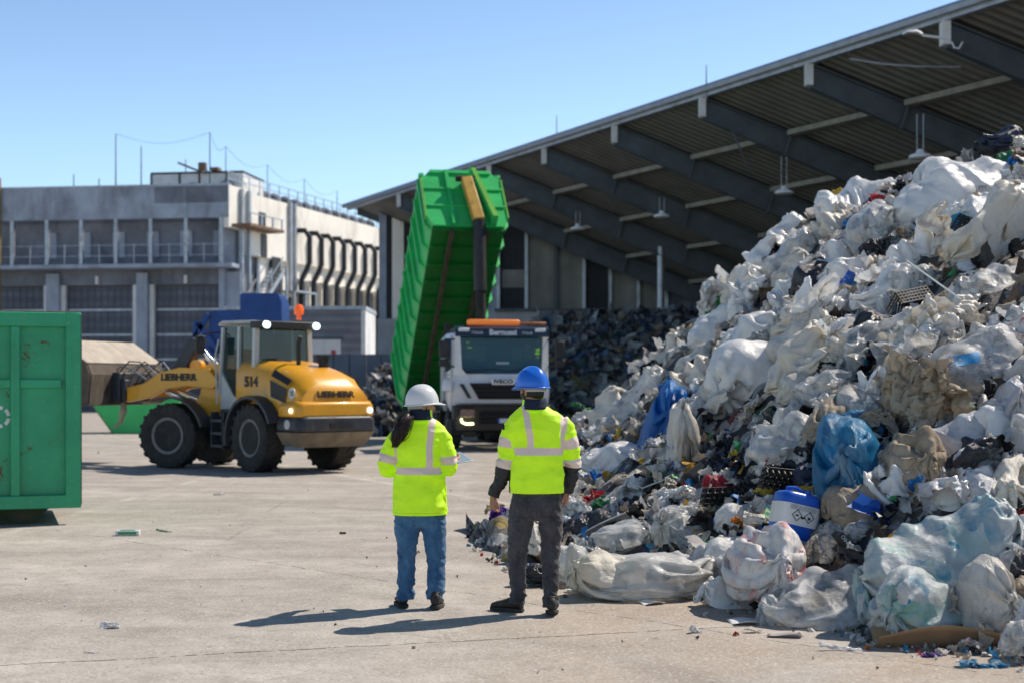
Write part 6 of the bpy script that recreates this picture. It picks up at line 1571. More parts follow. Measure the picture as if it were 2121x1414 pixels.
sheet_spec = dict(drape1=dict(W_=1.0,H_=.7,squeeze=.75,bump=.15), drape2=dict(W_=.9,H_=.8,squeeze=.6,bump=.25), drape3=dict(W_=1.1,H_=.6,squeeze=.7,bump=.2),
 crum1=dict(squeeze=.45,bump=.15), crum2=dict(squeeze=.38,bump=.12), crum3=dict(squeeze=.5,bump=.2), crum4=dict(W_=.8,H_=.8,squeeze=.42,bump=.2),
 wad1=dict(squeeze=.3,bump=.1), wad2=dict(W_=.8,H_=.8,squeeze=.32,bump=.14), strip1=dict(W_=1.2,H_=.35,squeeze=.7,bump=.12), strip2=dict(W_=1.3,H_=.45,squeeze=.55,bump=.15))
SHM = {k: recent(sheet(200+i, **v)) for i, (k, v) in enumerate(sheet_spec.items())}
ALL = {**BM, **SHM}; MESHC = {}
taken = []; LABELS = set(); ITEMS = []
def place(kind, px, py, w, m_, h=None, ang=0, yaw=0, pitch=0, b=None, name=None, label=None, cat=None, out=0, group=None, Y=None, dz=0):
    me, dim = ALL[kind]; key = (kind, m_.name)
    if key not in MESHC: q_ = me.copy(); q_.name = name or 'waste_bag'; q_.materials.clear(); q_.materials.append(m_); MESHC[key] = q_
    q_ = MESHC[key]
    if Y is not None: c = P(px, py, Y)
    elif b is not None: Y = CH*FPX/(b-HY); c = P(px, py, Y)
    else: c = surf(px, py); Y = c.y
    W_ = w/FPX*Y; Hh = (h/FPX*Y) if h else None
    side = abs(math.sin(yaw)) > .7
    dx, dy, dz_ = dim
    if not side: sx = W_/dx; sz = (Hh/dz_) if Hh else sx*random.uniform(.9,1.15); sy = (sx+sz)/2
    else: sy = W_/dy; sz = (Hh/dz_) if Hh else sy*random.uniform(.9,1.15); sx = (sy+sz)/2
    M3 = (Matrix.Rotation(-ang,3,'Y') @ Matrix.Rotation(yaw,3,'Z') @ Matrix.Rotation(pitch,3,'X'))
    o = bpy.data.objects.new(name or 'waste_bag', q_); col.objects.link(o)
    view = Vector((0,0,CH))-c; view.normalize()
    o.location = c+view*out*W_+Vector((0,0,dz)); o.rotation_euler = M3.to_euler(); o.scale = (sx,sy,sz)
    tag(o, label, cat or 'bag', group); taken.append((px,py,max(w,h or w)*.5)); ITEMS.append(o)
    if label: LABELS.add(label)
    return o
def bagp(*a, **k): k.setdefault('name','waste_bag'); k.setdefault('cat','bag'); return place(*a, **k)
def shp(*a, **k): k.setdefault('name','plastic_sheet'); k.setdefault('cat','sheet'); return place(*a, **k)
H90 = R(90)
# front row
bagp('round1',1588,1160,178,F_RED,h=168,yaw=R(98),Y=10.5,label='round knotted white bag with red patches, front row below the blue canister')
bagp('long1',1705,1236,330,F_CLEAR,h=125,ang=R(15),yaw=R(6),Y=9.95,label='long milky clear sack with pointed left end lying on the ground')
bagp('long3',1920,1140,390,F_MIX,h=150,ang=R(25),Y=9.7,label='long pale blue film sack sloping down left behind the teal bottle bag')
bagp('round2',1892,1252,205,F_MIX,h=172,yaw=R(48),Y=9.35,label='clear bag full of teal and blue bottles with knot on its left')
bagp('fat2',2035,1232,170,F_DIRTY,h=190,yaw=R(95),Y=9.4,name='woven_sack',cat='sack',label='upright stained white sack with folded top, right of the teal bottle bag')
tb1 = bagp('fat1',1985,1082,185,F_WHITE,h=115,ang=R(-5),yaw=R(15),Y=10.7,label='clean white bag with green printed tape, above the long pale blue sack')
bagp('round3',2095,1008,130,F_CREAM,h=130,yaw=R(70),label='rounded cream bag at the right edge above the green taped bag')
bagp('round1',2105,1105,80,F_WHITE,h=85,yaw=R(100),label='small white bag squeezed against the right edge below the cream one')
bagp('fat3',2110,1245,110,F_TURQ,h=110,yaw=R(60),b=1310,label='bluish clear bag cut by the right edge in the front row')
bagp('round2',2115,1320,90,F_CLEAR,h=80,yaw=R(80),b=1365,label='milky bag lowest at the right edge beside the cardboard')
bagp('fat3',1335,1185,300,F_CLEAR,h=95,ang=R(3),b=1232,label='wide slumped clear bag along the ground right of the man')
bagp('fat1',1250,1188,170,F_CREAM,h=98,ang=R(-8),yaw=R(20),b=1236,label='cream tinted clear bag on the ground just right of the man')
bagp('slack1',1190,1165,120,F_CLEAR,h=85,yaw=R(-20),b=1210,label='flattened milky bag partly behind the legs of the man')
bagp('round3',1478,1195,88,F_WHITE,h=75,b=1228,label='small white ruffled bag left of the red patched round bag')
bagp('slack2',1400,1160,150,F_GREY,h=70,b=1222,label='grey slack bag between the wide clear bag and the ruffled white one')
bagp('fat1',1315,1112,215,F_CLEAR,h=75,ang=R(4),label='dirty clear bag in the second row, left of the clear heap by the trays')
bagp('fat2',1440,1100,180,F_CLEAR,h=95,ang=R(-10),yaw=R(25),label='big milky bag with folds below the white crinkled bag')
bagp('round2',1530,1075,110,F_WHITE,h=75,ang=R(10),label='bright white bag left of the orange bag')
shp('wad2',1400,1042,120,F_WHITE,h=85,name='waste_bag',cat='bag',label='crinkled bright white bag below the black bucket')
shp('crum2',1535,1088,42,F_ORANGE,h=42,out=.6,name='plastic_bag',cat='bag',label='small orange plastic bag above the red patched round bag')
shp('drape2',1345,1215,190,F_GREY,h=20,b=1226,name='plastic_sheet',label='flat grey film lying flat under the wide slumped clear bag')
bagp('fat3',1108,1185,75,F_BLACK,h=45,b=1212,label='flat shiny black bag on the ground between the legs of the man')
bagp('fat1',1215,1092,115,F_BLACK,h=72,ang=R(18),label='black bin bag right of the hip of the man')
bagp('fat2',1112,1110,60,F_CREAM,h=75,b=1165,label='pale sack glimpsed between the knees of the man')
# middle
bagp('fat1',1762,955,185,F_TURQ,h=215,yaw=R(75),ang=R(15),out=.15,label='large burst translucent blue bag in the middle of the heap')
bagp('fat2',1792,1045,175,F_SOILED,h=125,ang=R(25),yaw=R(10),label='brown soiled bulging bag under the burst blue bag')
bagp('slack2',1700,1055,120,F_GREY,h=90,ang=R(-25),label='grey film bag between blue canister and brown soiled bag')
bagp('round1',1893,955,135,F_WOVEN,h=150,yaw=R(95),out=.35,name='woven_sack',cat='sack',label='soiled woven sack end gathered into a round knot')
shp('drape2',1880,850,250,F_WOVEN,h=130,ang=R(75),out=.25,name='woven_sack',cat='sack',label='big crumpled brown woven sack hanging above its knotted end')
shp('drape1',1955,840,190,F_WOVEN,h=95,ang=R(-65),out=.2,name='woven_sack',cat='sack',label='loose woven flap right of the hanging brown sack')
shp('crum4',1800,890,120,F_WOVEN,h=80,ang=R(35),out=.3,name='woven_sack',cat='sack',label='torn woven flap over the top of the burst blue bag')
shp('drape3',1890,1035,90,F_WOVEN,h=40,ang=R(80),out=.1,name='woven_sack',cat='sack',label='beige woven tail hanging under the round knot')
shp('wad1',1858,800,24,F_BLUE,h=34,out=1.6,name='plastic_scrap',cat='scrap',label='tiny bright blue wad stuck on the hanging brown sack')
bagp('fat1',1385,868,105,F_BLUE,h=165,yaw=R(85),ang=R(-12),out=.2,label='bright blue translucent bag on the left slope of the heap')
shp('crum4',1400,805,90,F_BLUE,h=60,ang=R(35),name='plastic_sheet',label='blue film tail above the bright blue bag')
bagp('round2',1560,785,235,F_WHITE,h=185,ang=R(22),yaw=R(30),out=.1,label='biggest white bag, left of centre of the heap')
bagp('slack1',1430,905,105,F_DIRTY,h=170,yaw=R(80),label='dirty white bag right of the bright blue bag')
bagp('slack2',1650,862,165,F_CLEAR,h=110,ang=R(22),label='clear bag slanting below the biggest white bag')
bagp('fat1',1712,888,105,F_SOILED,h=130,yaw=R(80),ang=R(-20),label='smoky soiled bag left of the hanging brown sack')
shp('drape1',1792,772,135,F_BLACK,h=60,ang=R(52),out=.1,name='plastic_bag',cat='bag',label='shiny dark film bag slanting above the torn flap')
shp('drape2',1840,790,120,F_WHITE,h=110,ang=R(-10),label='stiff white film sheet behind the hanging brown sack')
bagp('fat1',2000,770,240,F_CLEAR,h=140,ang=R(30),yaw=R(20),label='large clear sack with print inside, right of the hanging brown sack')
lg_ = bagp('long2',2050,700,270,F_CLEAR,h=90,ang=R(28),label='long clear sack tapering to the left above the printed one')
bagp('fat3',2080,860,120,F_GREY,h=170,yaw=R(85),label='tall grey film bag at the right edge')
bagp('round1',2105,700,80,F_RED,h=90,yaw=R(95),label='round clear bag with red inside at the right edge')
shp('crum4',2070,755,110,F_TURQ,h=60,ang=R(-25),label='white and blue film peeling beside the tall grey bag')
shp('drape2',1985,640,210,F_DIRTY,h=110,ang=R(5),out=.1,label='crumpled soiled film spread over the heap right of the black crate')
bagp('long1',2070,585,210,F_CLEAR,h=85,ang=R(8),label='pale see-through roll of film below the bent white sack')
bagp('bent1',2052,500,230,F_CREAM,h=130,yaw=R(20),ang=R(48),pitch=R(-70),out=.1,label='long bent cream white sack arching near the right edge')
bagp('long3',2060,425,190,F_WHITE,h=70,ang=R(18),out=.1,label='long twisted white sack just below the white bale')
bl_ = bagp('fat2',2005,385,215,F_WHITE,h=150,ang=R(10),yaw=R(10),out=.1,name='big_bag',cat='bag',label='huge smooth white wrapped bale near the top right of the heap')
shp('strip2',1932,510,190,F_DIRTY,h=70,ang=R(82),out=.35,name='plastic_sheet',label='ragged white strip hanging down from the white bale')
bagp('fat1',1770,572,145,F_WHITE,h=80,ang=R(-8),label='plump white bag with a blue mark above the pointed white sheet')
bagp('slack2',1875,530,130,F_WHITE,h=110,ang=R(20),label='loose white bag left of the ragged hanging strip')
bagp('slack1',1722,480,120,F_CREAM,h=90,ang=R(42),label='cream draped bag on the upper left slope near the magenta scrap')
shp('strip1',1690,465,150,F_CREAM,h=45,ang=R(45),label='twisted cream film arching on the crest')
shp('wad2',1775,462,55,F_BLUE,h=40,out=.5,name='plastic_bag',cat='bag',label='blue wad of film near the crest beside the magenta scrap')
shp('wad1',1747,452,24,F_PINK,h=40,out=.6,name='plastic_scrap',cat='scrap',label='magenta scrap near the crest left of the blue wad')
shp('wad2',1733,405,34,F_YELLOW,h=30,out=.6,name='plastic_scrap',cat='scrap',label='yellow wrapper standing up on the crest')
shp('wad1',1828,425,34,F_RED2,h=28,out=.5,name='plastic_scrap',cat='scrap',label='dark red scrap below the crest')
shp('wad1',1762,500,22,F_RED2,h=14,out=.6,name='plastic_scrap',cat='scrap',label='red scrap below the blue wad')
bagp('round3',2075,285,90,F_NAVY,h=50,out=.1,label='shiny dark bag at the very top of the heap')
bagp('round1',2045,300,60,F_BLACK,h=42,label='small black bag left of the topmost dark one')
bagp('fat1',2112,295,50,F_CREAM,h=30,label='cream bag right of the topmost dark one')
shp('crum3',2105,340,50,F_BLUE,h=40,out=.4,label='bright blue film near the top right edge')
shp('drape2',1728,630,150,F_WHITE,h=150,ang=R(-38),out=.5,label='large smooth white sheet rising to a point left of the black crate')
shp('drape1',1745,700,150,F_WHITE,h=90,ang=R(-20),out=.2,label='folded white sheet below the pointed one')
bagp('fat1',1480,690,150,F_WHITE,h=90,ang=R(38),label='white slack bag high on the left slope')
bagp('long2',1375,740,170,F_CREAM,h=60,ang=R(55),label='long cream film hanging down the left end of the slope')
bagp('long3',1300,850,230,F_CLEAR,h=75,ang=R(50),out=.1,label='long dirty translucent film streaming down left of the bright blue bag')
bagp('long1',1255,870,150,F_DIRTY,h=85,ang=R(72),label='tall sagging dirty bag at the left end of the heap')
bagp('fat3',1275,950,150,F_WHITE,h=75,ang=R(18),label='flat white bag low on the left below the bright blue bag')
shp('wad2',1600,630,60,F_NAVY,h=45,ang=R(10),name='plastic_scrap',cat='scrap',label='dusty blue netting wad on the left slope')
bagp('fat1',1570,945,85,F_BLACK,h=62,ang=R(-20),out=.1,label='black bag left of the red mesh above the nursery trays')
shp('wad2',1510,965,60,F_NAVY,h=50,name='plastic_bag',cat='bag',label='small navy bag right of the black bucket')
shp('wad1',1608,958,48,F_RED2,h=36,out=.5,name='mesh_bag',cat='bag',label='small red mesh bag below the clear slanting bag')
shp('wad2',1678,1018,62,F_YELLOW,h=34,out=.5,name='food_packet',cat='packet',label='yellow and orange food packet above the blue canister')
shp('wad1',1952,962,34,F_BLUE,h=36,out=.6,name='plastic_scrap',cat='scrap',label='bright blue scrap right of the round woven knot')
shp('crum3',1230,990,50,F_BLUE,h=30,out=.4,label='blue film scrap low at the left end beside the man')
shp('crum2',1205,845,50,F_GREEN,h=28,out=.4,name='net',cat='net',label='green netting at the left tip of the heap beside the man')
shp('crum3',1258,1040,70,F_GREEN,h=30,out=.3,label='green striped packaging right of the hand of the man')
shp('drape3',1655,620,60,F_WHITE,h=50,ang=R(60))  and None
o = ITEMS[-1]; tag(o, 'small white film left of the pointed white sheet', 'sheet'); LABELS.add(o['label'])
shp('crum4',1038,1068,55,F_PURP,h=42,b=1095,name='plastic_bag',cat='bag',label='purple film lying in the low litter left of the man')
shp('crum3',1028,1052,50,F_WOVEN,h=26,b=1085,name='cloth',cat='cloth',label='brownish cloth on top of the purple film')
for i, (px, py, w_, mt, lb) in enumerate([(1000,1085,34,F_WHITE,'white crumple at the left tip of the low litter'),(985,1104,40,F_NAVY,'dark flat film nearest the left tip of the low litter'),(1052,1120,46,F_GREY,'grey crumple in the low litter behind the knee of the man'),(1018,1110,36,F_TURQ,'pale blue film in front of the purple film'),(1035,1128,44,F_BLACK,'black crumple low in the litter left of the man'),(1000,1120,34,F_WHITE,'white flattened scrap in front of the low litter')]):
    shp(('crum1','crum3','crum4','wad2')[i%4],px,py,w_,mt,h=w_*.42,b=py+8,name='plastic_scrap',cat='scrap',label=lb)
# green printed tape on the clean white bag, blue mark on the plump bag
# ---- hard things in the heap
def hardthing(name, label, cat, px, py, out=0, ang=0, rz=0, rx=0, b=None, Y=None):
    c = P(px, py, CH*FPX/(b-HY)) if b else (P(px,py,Y) if Y else surf(px, py))
    v = (Vector((0,0,CH))-c).normalized(); t = thing(name, label, cat, c+v*out)
    t.rotation_euler = (Matrix.Rotation(-ang,3,'Y') @ Matrix.Rotation(rz,3,'Z') @ Matrix.Rotation(rx,3,'X')).to_euler(); taken.append((px,py,50)); LABELS.add(label); return t
PBL = mat('blue_hdpe', (.008,.10,.55), .35, var=.1, dirt=.2, bump=.05)
PWL = mat('label_paper', (.72,.72,.70), .6, var=.1, dirt=.3, dcol=(.35,.33,.3), ds=9)
can = hardthing('canister','blue plastic canister with a torn white hazard label, tilted right','canister',1645,1068,.5,R(-14),R(18),R(-8))
m = MB()
m.loft([sring((0,0,z), .165*k, .12*k, 32, 4.5) for z, k in ((-.19,.86),(-.178,.97),(-.15,1),(.12,1),(.155,.96),(.175,.8),(.18,.5))]); cb = m.build('body', PBL, can, smooth=60)
m = MB(); m.loft([sring((0,0,z), .169, .124, 32, 4.5) for z in (-.075,.085)], cap=False); lb_ = m.build('hazard_label', PWL, can)
m = MB(); m.cyl((.07,0,.17),(.07,0,.21),.035,.035,16); m.build('cap', PBL, can)
m = MB(); m.tube([(-.1,0,.17),(-.1,0,.2),(-.03,0,.215),(.02,0,.2),(.02,0,.17)],.014,8); m.build('handle', PBL, can)
m = MB()
for x in (-.05,.055):
    for a, b in (((x-.042,-.126,.0),(x,-.126,.042)),((x,-.126,.042),(x+.042,-.126,0)),((x+.042,-.126,0),(x,-.126,-.042)),((x,-.126,-.042),(x-.042,-.126,0))): m.bar(a,b,.004,.005,(0,1,0))
m.prism([(-.02,-.004),(.02,-.004),(.012,-.02),(-.012,-.02)],-.1275,-.1265); m.box((.055,-.127,-.008),(.02,.002,.02)); m.box((-.05,-.127,.0),(.024,.002,.012))
m.build('hazard_symbols', PLB, lb_)
for i in range(4):
    m = MB(); m.b2((-.12+.0*i,-.1268,.072-.009*i),(-.02+.02*(i%2),-.1262,.074-.009*i)); m.b2((.0,-.1268,.072-.009*i),(.10+.01*(i%2),-.1262,.074-.009*i)); m.build('label_print', PLB, lb_)
bk_ = hardthing('bucket','black plastic bucket lying open on its side above the white crinkled bag','bucket',1450,985,.12,R(28),R(25))
m = MB(); T = Matrix.Rotation(R(90),4,'Y'); pr = [(.095,-.12),(.125,.13),(.135,.13),(.135,.15),(.12,.15),(.118,.13),(.09,-.11),(0,-.11)]
m.lathe([(0,-.12)]+pr, T, 28); m.build('shell', PLB, bk_, smooth=40)
m = MB(); m.lathe([(.13,.095),(.134,.1),(.134,.11),(.13,.115)], T, 28); m.build('rim', PLB, bk_)
# grower trays
tr_ = hardthing('nursery_tray','black moulded nursery tray with rows of round pots below the red mesh','tray',1520,1024,.12,R(2),R(8),R(-50))
m = MB(); nx, ny = 9, 3
for i in range(nx):
    for j in range(ny): m.lathe([(.0,-.05),(.018,-.05),(.026,0),(.031,.002)], Matrix.Translation(((i-(nx-1)/2)*.066,(j-1)*.066,0)), 12)
m.build('pots', PLB, tr_)
m = MB()
for i in range(nx+1): m.box(((i-nx/2)*.066,0,.0),(.008,ny*.066,.006))
for j in range(ny+1): m.box((0,(j-ny/2)*.066,.0012),(nx*.066,.008,.006))
m.build('grid', PLB, tr_)
t2 = copy_tree(tr_); t2.location = surf(1635,995)+Vector((-.05,-.15,.02)); t2.rotation_euler = (R(-62),R(6),R(12)); t2.scale = (.8,1,1); t2['label'] = 'second black nursery tray propped behind the yellow food packet'
def crate(name, label, px, py, out, ang, rz, rx, w_=.5, d_=.35, h_=.22, k=7):
    c = hardthing(name, label, 'crate', px, py, out, ang, rz, rx); m = MB()
    for x in np.linspace(-w_/2, w_/2, k+3):
        for y in (-d_/2, d_/2): m.box((x,y,0),(.012,.008,h_))
    for y in np.linspace(-d_/2, d_/2, k):
        for x in (-w_/2, w_/2): m.box((x,y,0),(.008,.012,h_))
    for z in np.linspace(-h_/2, h_/2, 5):
        for y in (-d_/2,d_/2): m.box((0,y,z),(w_+.01,.012,.012))
        for x in (-w_/2,w_/2): m.box((x,0,z),(.012,d_+.01,.012))
    m.build('lattice_side', PLB, c); m = MB(); m.box((0,0,-h_/2),(w_,d_,.01)); m.build('base', PLB, c); return c
crate('crate','black lattice crate wedged right of the pointed white sheet',1885,628,.1,R(12),R(20),R(-35),.36,.25,.14)
crate('crate','black crate tilted between the white bale and the bent sack',1992,485,.25,R(55),R(15),R(-30),.32,.22,.2)
st = hardthing('ribbed_block','black ribbed plastic block beside the lattice crate','block',1862,645,.2,R(-10),R(15))
m = MB(); m.box((0,0,0),(.12,.08,.12)); m.build('core', PLB, st, bevel=.006); 
m = MB()
for k in range(4): m.box((-.045+.03*k,-.042,0),(.006,.006,.118))
m.build('ribs', LENS, st)
gb = hardthing('grey_block','grey square plastic block lying on the smooth white panel','block',1265,1082,.12,R(-18),R(25))
m = MB(); m.box((0,0,0),(.19,.16,.1)); m.build('block_body', mat('charcoal_foam', (.06,.065,.07), .8), gb, bevel=.008); m = MB(); m.b2((-.09,-.084,-.02),(.09,-.0805,-.014)); m.build('groove', PLB, gb)
rt_ = hardthing('ribbed_tray','black ribbed tray strip right of the grey block','tray',1325,1088,.12,R(16),R(10),R(-40))
m = MB()
for k in range(8): m.prism([(-.16+.04*k,0),(-.14+.04*k,.035),(-.12+.04*k,0)],-.06,.06)
m.build('ribs', PLB, rt_); m = MB(); m.box((0,0,-.004),(.34,.13,.006)); m.build('base', PLB, rt_)
pn = hardthing('white_panel','long smooth white curved panel leaning low beside the man','panel',1250,1095,.1,R(25),R(5),R(-30))
m = MB(); m.loft([[(x, (u-.5)*.22*(1-abs(x)*.5), .05*math.cos(x*3)*math.cos((u-.5)*2)) for u in np.linspace(0,1,8)] for x in np.linspace(-.36,.36,16)], closed=False, cap=False)
o = m.build('shell', flat('smooth_white_plastic', (.78,.78,.76), .35), pn, smooth=180); o.modifiers.new('solid','SOLIDIFY').thickness = .012
m = MB(); m.tube([P(1878,540,12.9), P(1990,620,12.2)], .008, 8); tag(m.build('plastic_rod', flat('pale_rod', (.75,.8,.75), .4)), 'thin pale rod sticking out left of the crumpled soiled film', 'rod')
m = MB(); m.tube([surf(1600,990)+Vector((0,-.12,0)), surf(1618,940)+Vector((0,-.3,.02))], .009, 8); tag(m.build('plastic_rod', flat('pale_stick', (.7,.66,.6), .5)), 'short pale stick leaning over the red mesh bag', 'rod')
bo_ = hardthing('book','black book with white letters on its spine among dark scraps','book',1750,1125,.12,R(-52),R(5),R(-10))
m = MB(); m.box((0,0,0),(.2,.14,.045)); m.build('cover', PLB, bo_, bevel=.003); m = MB(); m.box((.003,0,0),(.196,.13,.036)); m.build('pages', PWL, bo_)
text('spine_lettering','DICCHIO',.04,LET,bo_,plane_M((0,-.0715,0),(-1,0,0),(0,0,-1)),ext=.0006)
# straps, tubes and cords
def cord(label, pts, r, mt, name='strap'):
    m = MB(); m.tube(pts, r, 6); tag(m.build(name, mt, smooth=180), label, 'cord')
sv = lambda px, py, o=.15: surf(px,py)+(Vector((0,0,CH))-surf(px,py)).normalized()*o
FG = flat('green_strap_plastic', (.02,.28,.12), .4)
cord('green strap looping under the clear slanting bag', [sv(1560,925,.2),sv(1600,905,.25),sv(1640,885,.22),sv(1660,880,.2)], .006, FG)
cord('green strap hanging in the striped packaging near the man', [sv(1370,1000),sv(1385,960,.2),sv(1400,945,.18)], .006, FG)
cord('white plastic loop of cord beside the small navy bag', [sv(1555,880,.2),sv(1600,930,.3),sv(1615,950,.3),sv(1590,960,.3)], .005, flat('white_cord', (.7,.7,.68)))
cord('dark hose loop above the printed clear sack', [sv(1905,715,.2),sv(1912,735,.3),sv(1935,742,.3),sv(1925,700,.3)], .008, PLB)
cord('curved white tube near the black bag low on the heap', [sv(1300,985),sv(1330,1010,.2),sv(1370,995,.2),sv(1400,975)], .008, flat('white_tube', (.7,.72,.7)))
# ---- auto fill between the named ones
LM = [('blue canister',1645,1070),('red patched round bag',1588,1160),('orange bag',1535,1088),('nursery tray',1520,1024),('black bucket',1450,985),('bright blue bag',1385,868),('burst blue bag',1762,955),
 ('round woven knot',1893,955),('hanging brown sack',1880,850),('dark slanting film bag',1792,772),('pointed white sheet',1728,630),('lattice crate',1885,628),('white bale',2005,385),('bent cream sack',2052,500),
 ('blue crest wad',1775,462),('yellow crest wrapper',1733,405),('topmost dark bag',2075,285),('biggest white bag',1560,785),('green taped bag',1985,1082),('teal bottle bag',1892,1252),('printed clear sack',2000,770),
 ('brown soiled bag',1792,1045),('white upright sack',2035,1235),('grey block',1265,1082),('white crinkled bag',1400,1042),('green netting',1205,845),('blue netting wad',1600,630),('plump blue marked bag',1770,572),
 ('red mesh bag',1608,958),('food packet',1678,1018),('hanging strip',1932,510),('right edge grey bag',2080,860),('soiled film',1985,640),('left slope white bag',1480,690),('flat white bag',1275,950),('hanging cream film',1375,740)]
MN = {F_WHITE.name:'white',F_CREAM.name:'cream',F_CLEAR.name:'milky clear',F_DIRTY.name:'dirty white',F_SOILED.name:'brown stained',F_GREY.name:'grey',F_MIX.name:'pale teal',F_RED.name:'reddish white',F_BLUE.name:'bright blue',F_TURQ.name:'blue tinted',F_BLACK.name:'black',F_NAVY.name:'navy',F_ORANGE.name:'orange',F_GREEN.name:'green',F_YELLOW.name:'yellow',F_RED2.name:'red',F_PINK.name:'magenta',F_WOVEN.name:'beige woven'}
def autolabel(px, py, w, mt, noun):
    size = 'tiny' if w < 34 else 'small' if w < 58 else 'mid-sized' if w < 95 else 'large'
    ds = sorted(LM, key=lambda l: (l[1]-px)**2+(l[2]-py)**2)
    def rel(l):
        a = math.degrees(math.atan2(l[2]-py, px-l[1]))%360; d = math.hypot(l[1]-px, l[2]-py)
        w_ = ['right of','above and right of','above','above and left of','left of','below and left of','below','below and right of'][int((a+22.5)//45)%8]
        return ('just ' if d < 55 else '' if d < 120 else 'well ')+w_+' the '+l[0]
    base = f'{size} {MN[mt.name]} {noun} '
    opts = [base+rel(ds[0])]+[base+rel(ds[0])+' towards the '+l[0] for l in ds[1:4]]+[base+rel(l) for l in ds[1:6]]+[f'{ad} {size} {MN[mt.name]} {noun} '+rel(l) for ad in ('creased','slumped','twisted','dusty','half-buried') for l in ds[:3]]
    for o_ in opts:
        if o_ not in LABELS and len(o_.split()) <= 16: LABELS.add(o_); return o_
    return base+'deep in the heap'
rng = random.Random(21)
bagk = list(BM); shk = list(SHM)
def pick(ws): 
    x = rng.random()*sum(w for w, _ in ws)
    for w, v in ws:
        x -= w
        if x <= 0: return v
    return ws[-1][1]
pts = []
def fill(n, x0, x1, y0, y1, wmin, wmax, mats, pbag, dist, angf, nb=None, hk=(.55,.85)):
    c = 0; tries = 0
    while c < n and tries < n*60:
        tries += 1; px = rng.uniform(x0,x1); cr = ip(CREST,px,1); te = ip(TOE,px,1)-12
        if y0 < 0: py = cr+rng.uniform(2,-y0)
        else: py = rng.uniform(max(y0,cr+6), min(y1,te))
        if py > te or py < cr: continue
        w = rng.uniform(wmin, wmax)
        if any(math.hypot(px-a, (py-b)*1.2) < r*.6+w*.16 for a,b,r in taken): continue
        if any(math.hypot(px-a, (py-b)*1.15) < dist*(.7+.5*w/wmax) for a,b in pts): continue
        mt = pick(mats); isb = rng.random() < pbag
        k = rng.choice(bagk if isb else shk); noun = 'bag' if isb else ('film scrap' if w < 45 else 'crumpled film')
        yaw = rng.choice([0,0,rng.uniform(-.5,.5),rng.uniform(1.2,2.0)]) if isb else rng.uniform(0,6.28)
        hh_ = w*rng.uniform(*hk)
        if isb and abs(math.sin(yaw)) < .7 and k.startswith('long'): hh_ *= .7; w *= 1.25
        o = place(k, px, py, w, mt, h=hh_ if isb else None, ang=angf(px,py)+rng.uniform(-.35,.35), yaw=yaw, pitch=rng.uniform(-.7,.7) if not isb else rng.uniform(-.3,.3),
                  name='waste_bag' if isb else 'plastic_film', cat='bag' if isb else 'film', out=rng.uniform(0,.25), label=autolabel(px,py,w,mt,noun),
                  group='waste bags on the heap' if isb else 'crumpled films on the heap')
        taken.pop(); pts.append((px,py)); c += 1
WH = [(5,F_WHITE),(2.5,F_CREAM),(2,F_CLEAR),(2,F_DIRTY)]
slope = lambda px, py: R(48)
fill(62, 1200,1660,450,850, 105,190, WH+[(.5,F_GREY)], .72, 36, slope)
fill(60, 1600,2140,420,930, 110,205, [(4,F_WHITE),(2,F_CREAM),(3,F_CLEAR),(1.5,F_DIRTY),(1,F_GREY),(.8,F_BLACK),(.5,F_SOILED),(.4,F_TURQ)], .7, 38, lambda a,b: R(22))
fill(34, 1190,1760,1060,1235, 85,160, [(2.5,F_WHITE),(3,F_CLEAR),(1,F_GREY),(1,F_DIRTY),(.8,F_CREAM)], .7, 30, lambda a,b: R(4))
fill(40, 1740,2140,930,1230, 85,165, [(2,F_WHITE),(3,F_CLEAR),(1.5,F_GREY),(1,F_SOILED),(1,F_BLACK),(1,F_DIRTY)], .6, 30, lambda a,b: R(10))
fill(76, 1570,2121,-80,0, 26,64, [(4,F_WHITE),(2.8,F_BLACK),(1.5,F_CREAM),(1.3,F_GREY),(.6,F_BLUE),(.3,F_GREEN),(.4,F_SOILED),(.2,F_RED2),(1,F_DIRTY),(.8,F_NAVY)], .2, 16, lambda a,b: R(20))
fill(48, 1190,1760,900,1070, 28,66, [(3,F_WHITE),(2.5,F_BLACK),(1.5,F_GREY),(1.2,F_CREAM),(1,F_NAVY),(.4,F_GREEN),(.4,F_BLUE),(.3,F_RED2),(.4,F_YELLOW),(.8,F_DIRTY),(.7,F_SOILED)], .3, 19, lambda a,b: R(5))
fill(60, 1200,1680,430,870, 38,80, WH+[(.6,F_GREY),(.2,F_NAVY),(.3,F_SOILED),(.2,F_BLACK)], .3, 20, slope)
fill(70, 1600,2130,420,960, 38,84, [(4,F_WHITE),(2,F_CREAM),(2,F_CLEAR),(1.5,F_DIRTY),(1.5,F_GREY),(.8,F_SOILED),(1.2,F_BLACK),(.3,F_TURQ)], .3, 20, lambda a,b: R(20))
fill(60, 1180,2130,940,1250, 34,78, [(2,F_WHITE),(2.5,F_CLEAR),(2,F_GREY),(1,F_SOILED),(1.8,F_BLACK),(1,F_DIRTY),(.6,F_NAVY)], .35, 19, lambda a,b: R(8))
fill(26, 2121,2300,300,1340, 90,170, [(3,F_WHITE),(2,F_CLEAR),(1,F_GREY),(1,F_CREAM)], .9, 60, lambda a,b: R(10)) if 0 else None
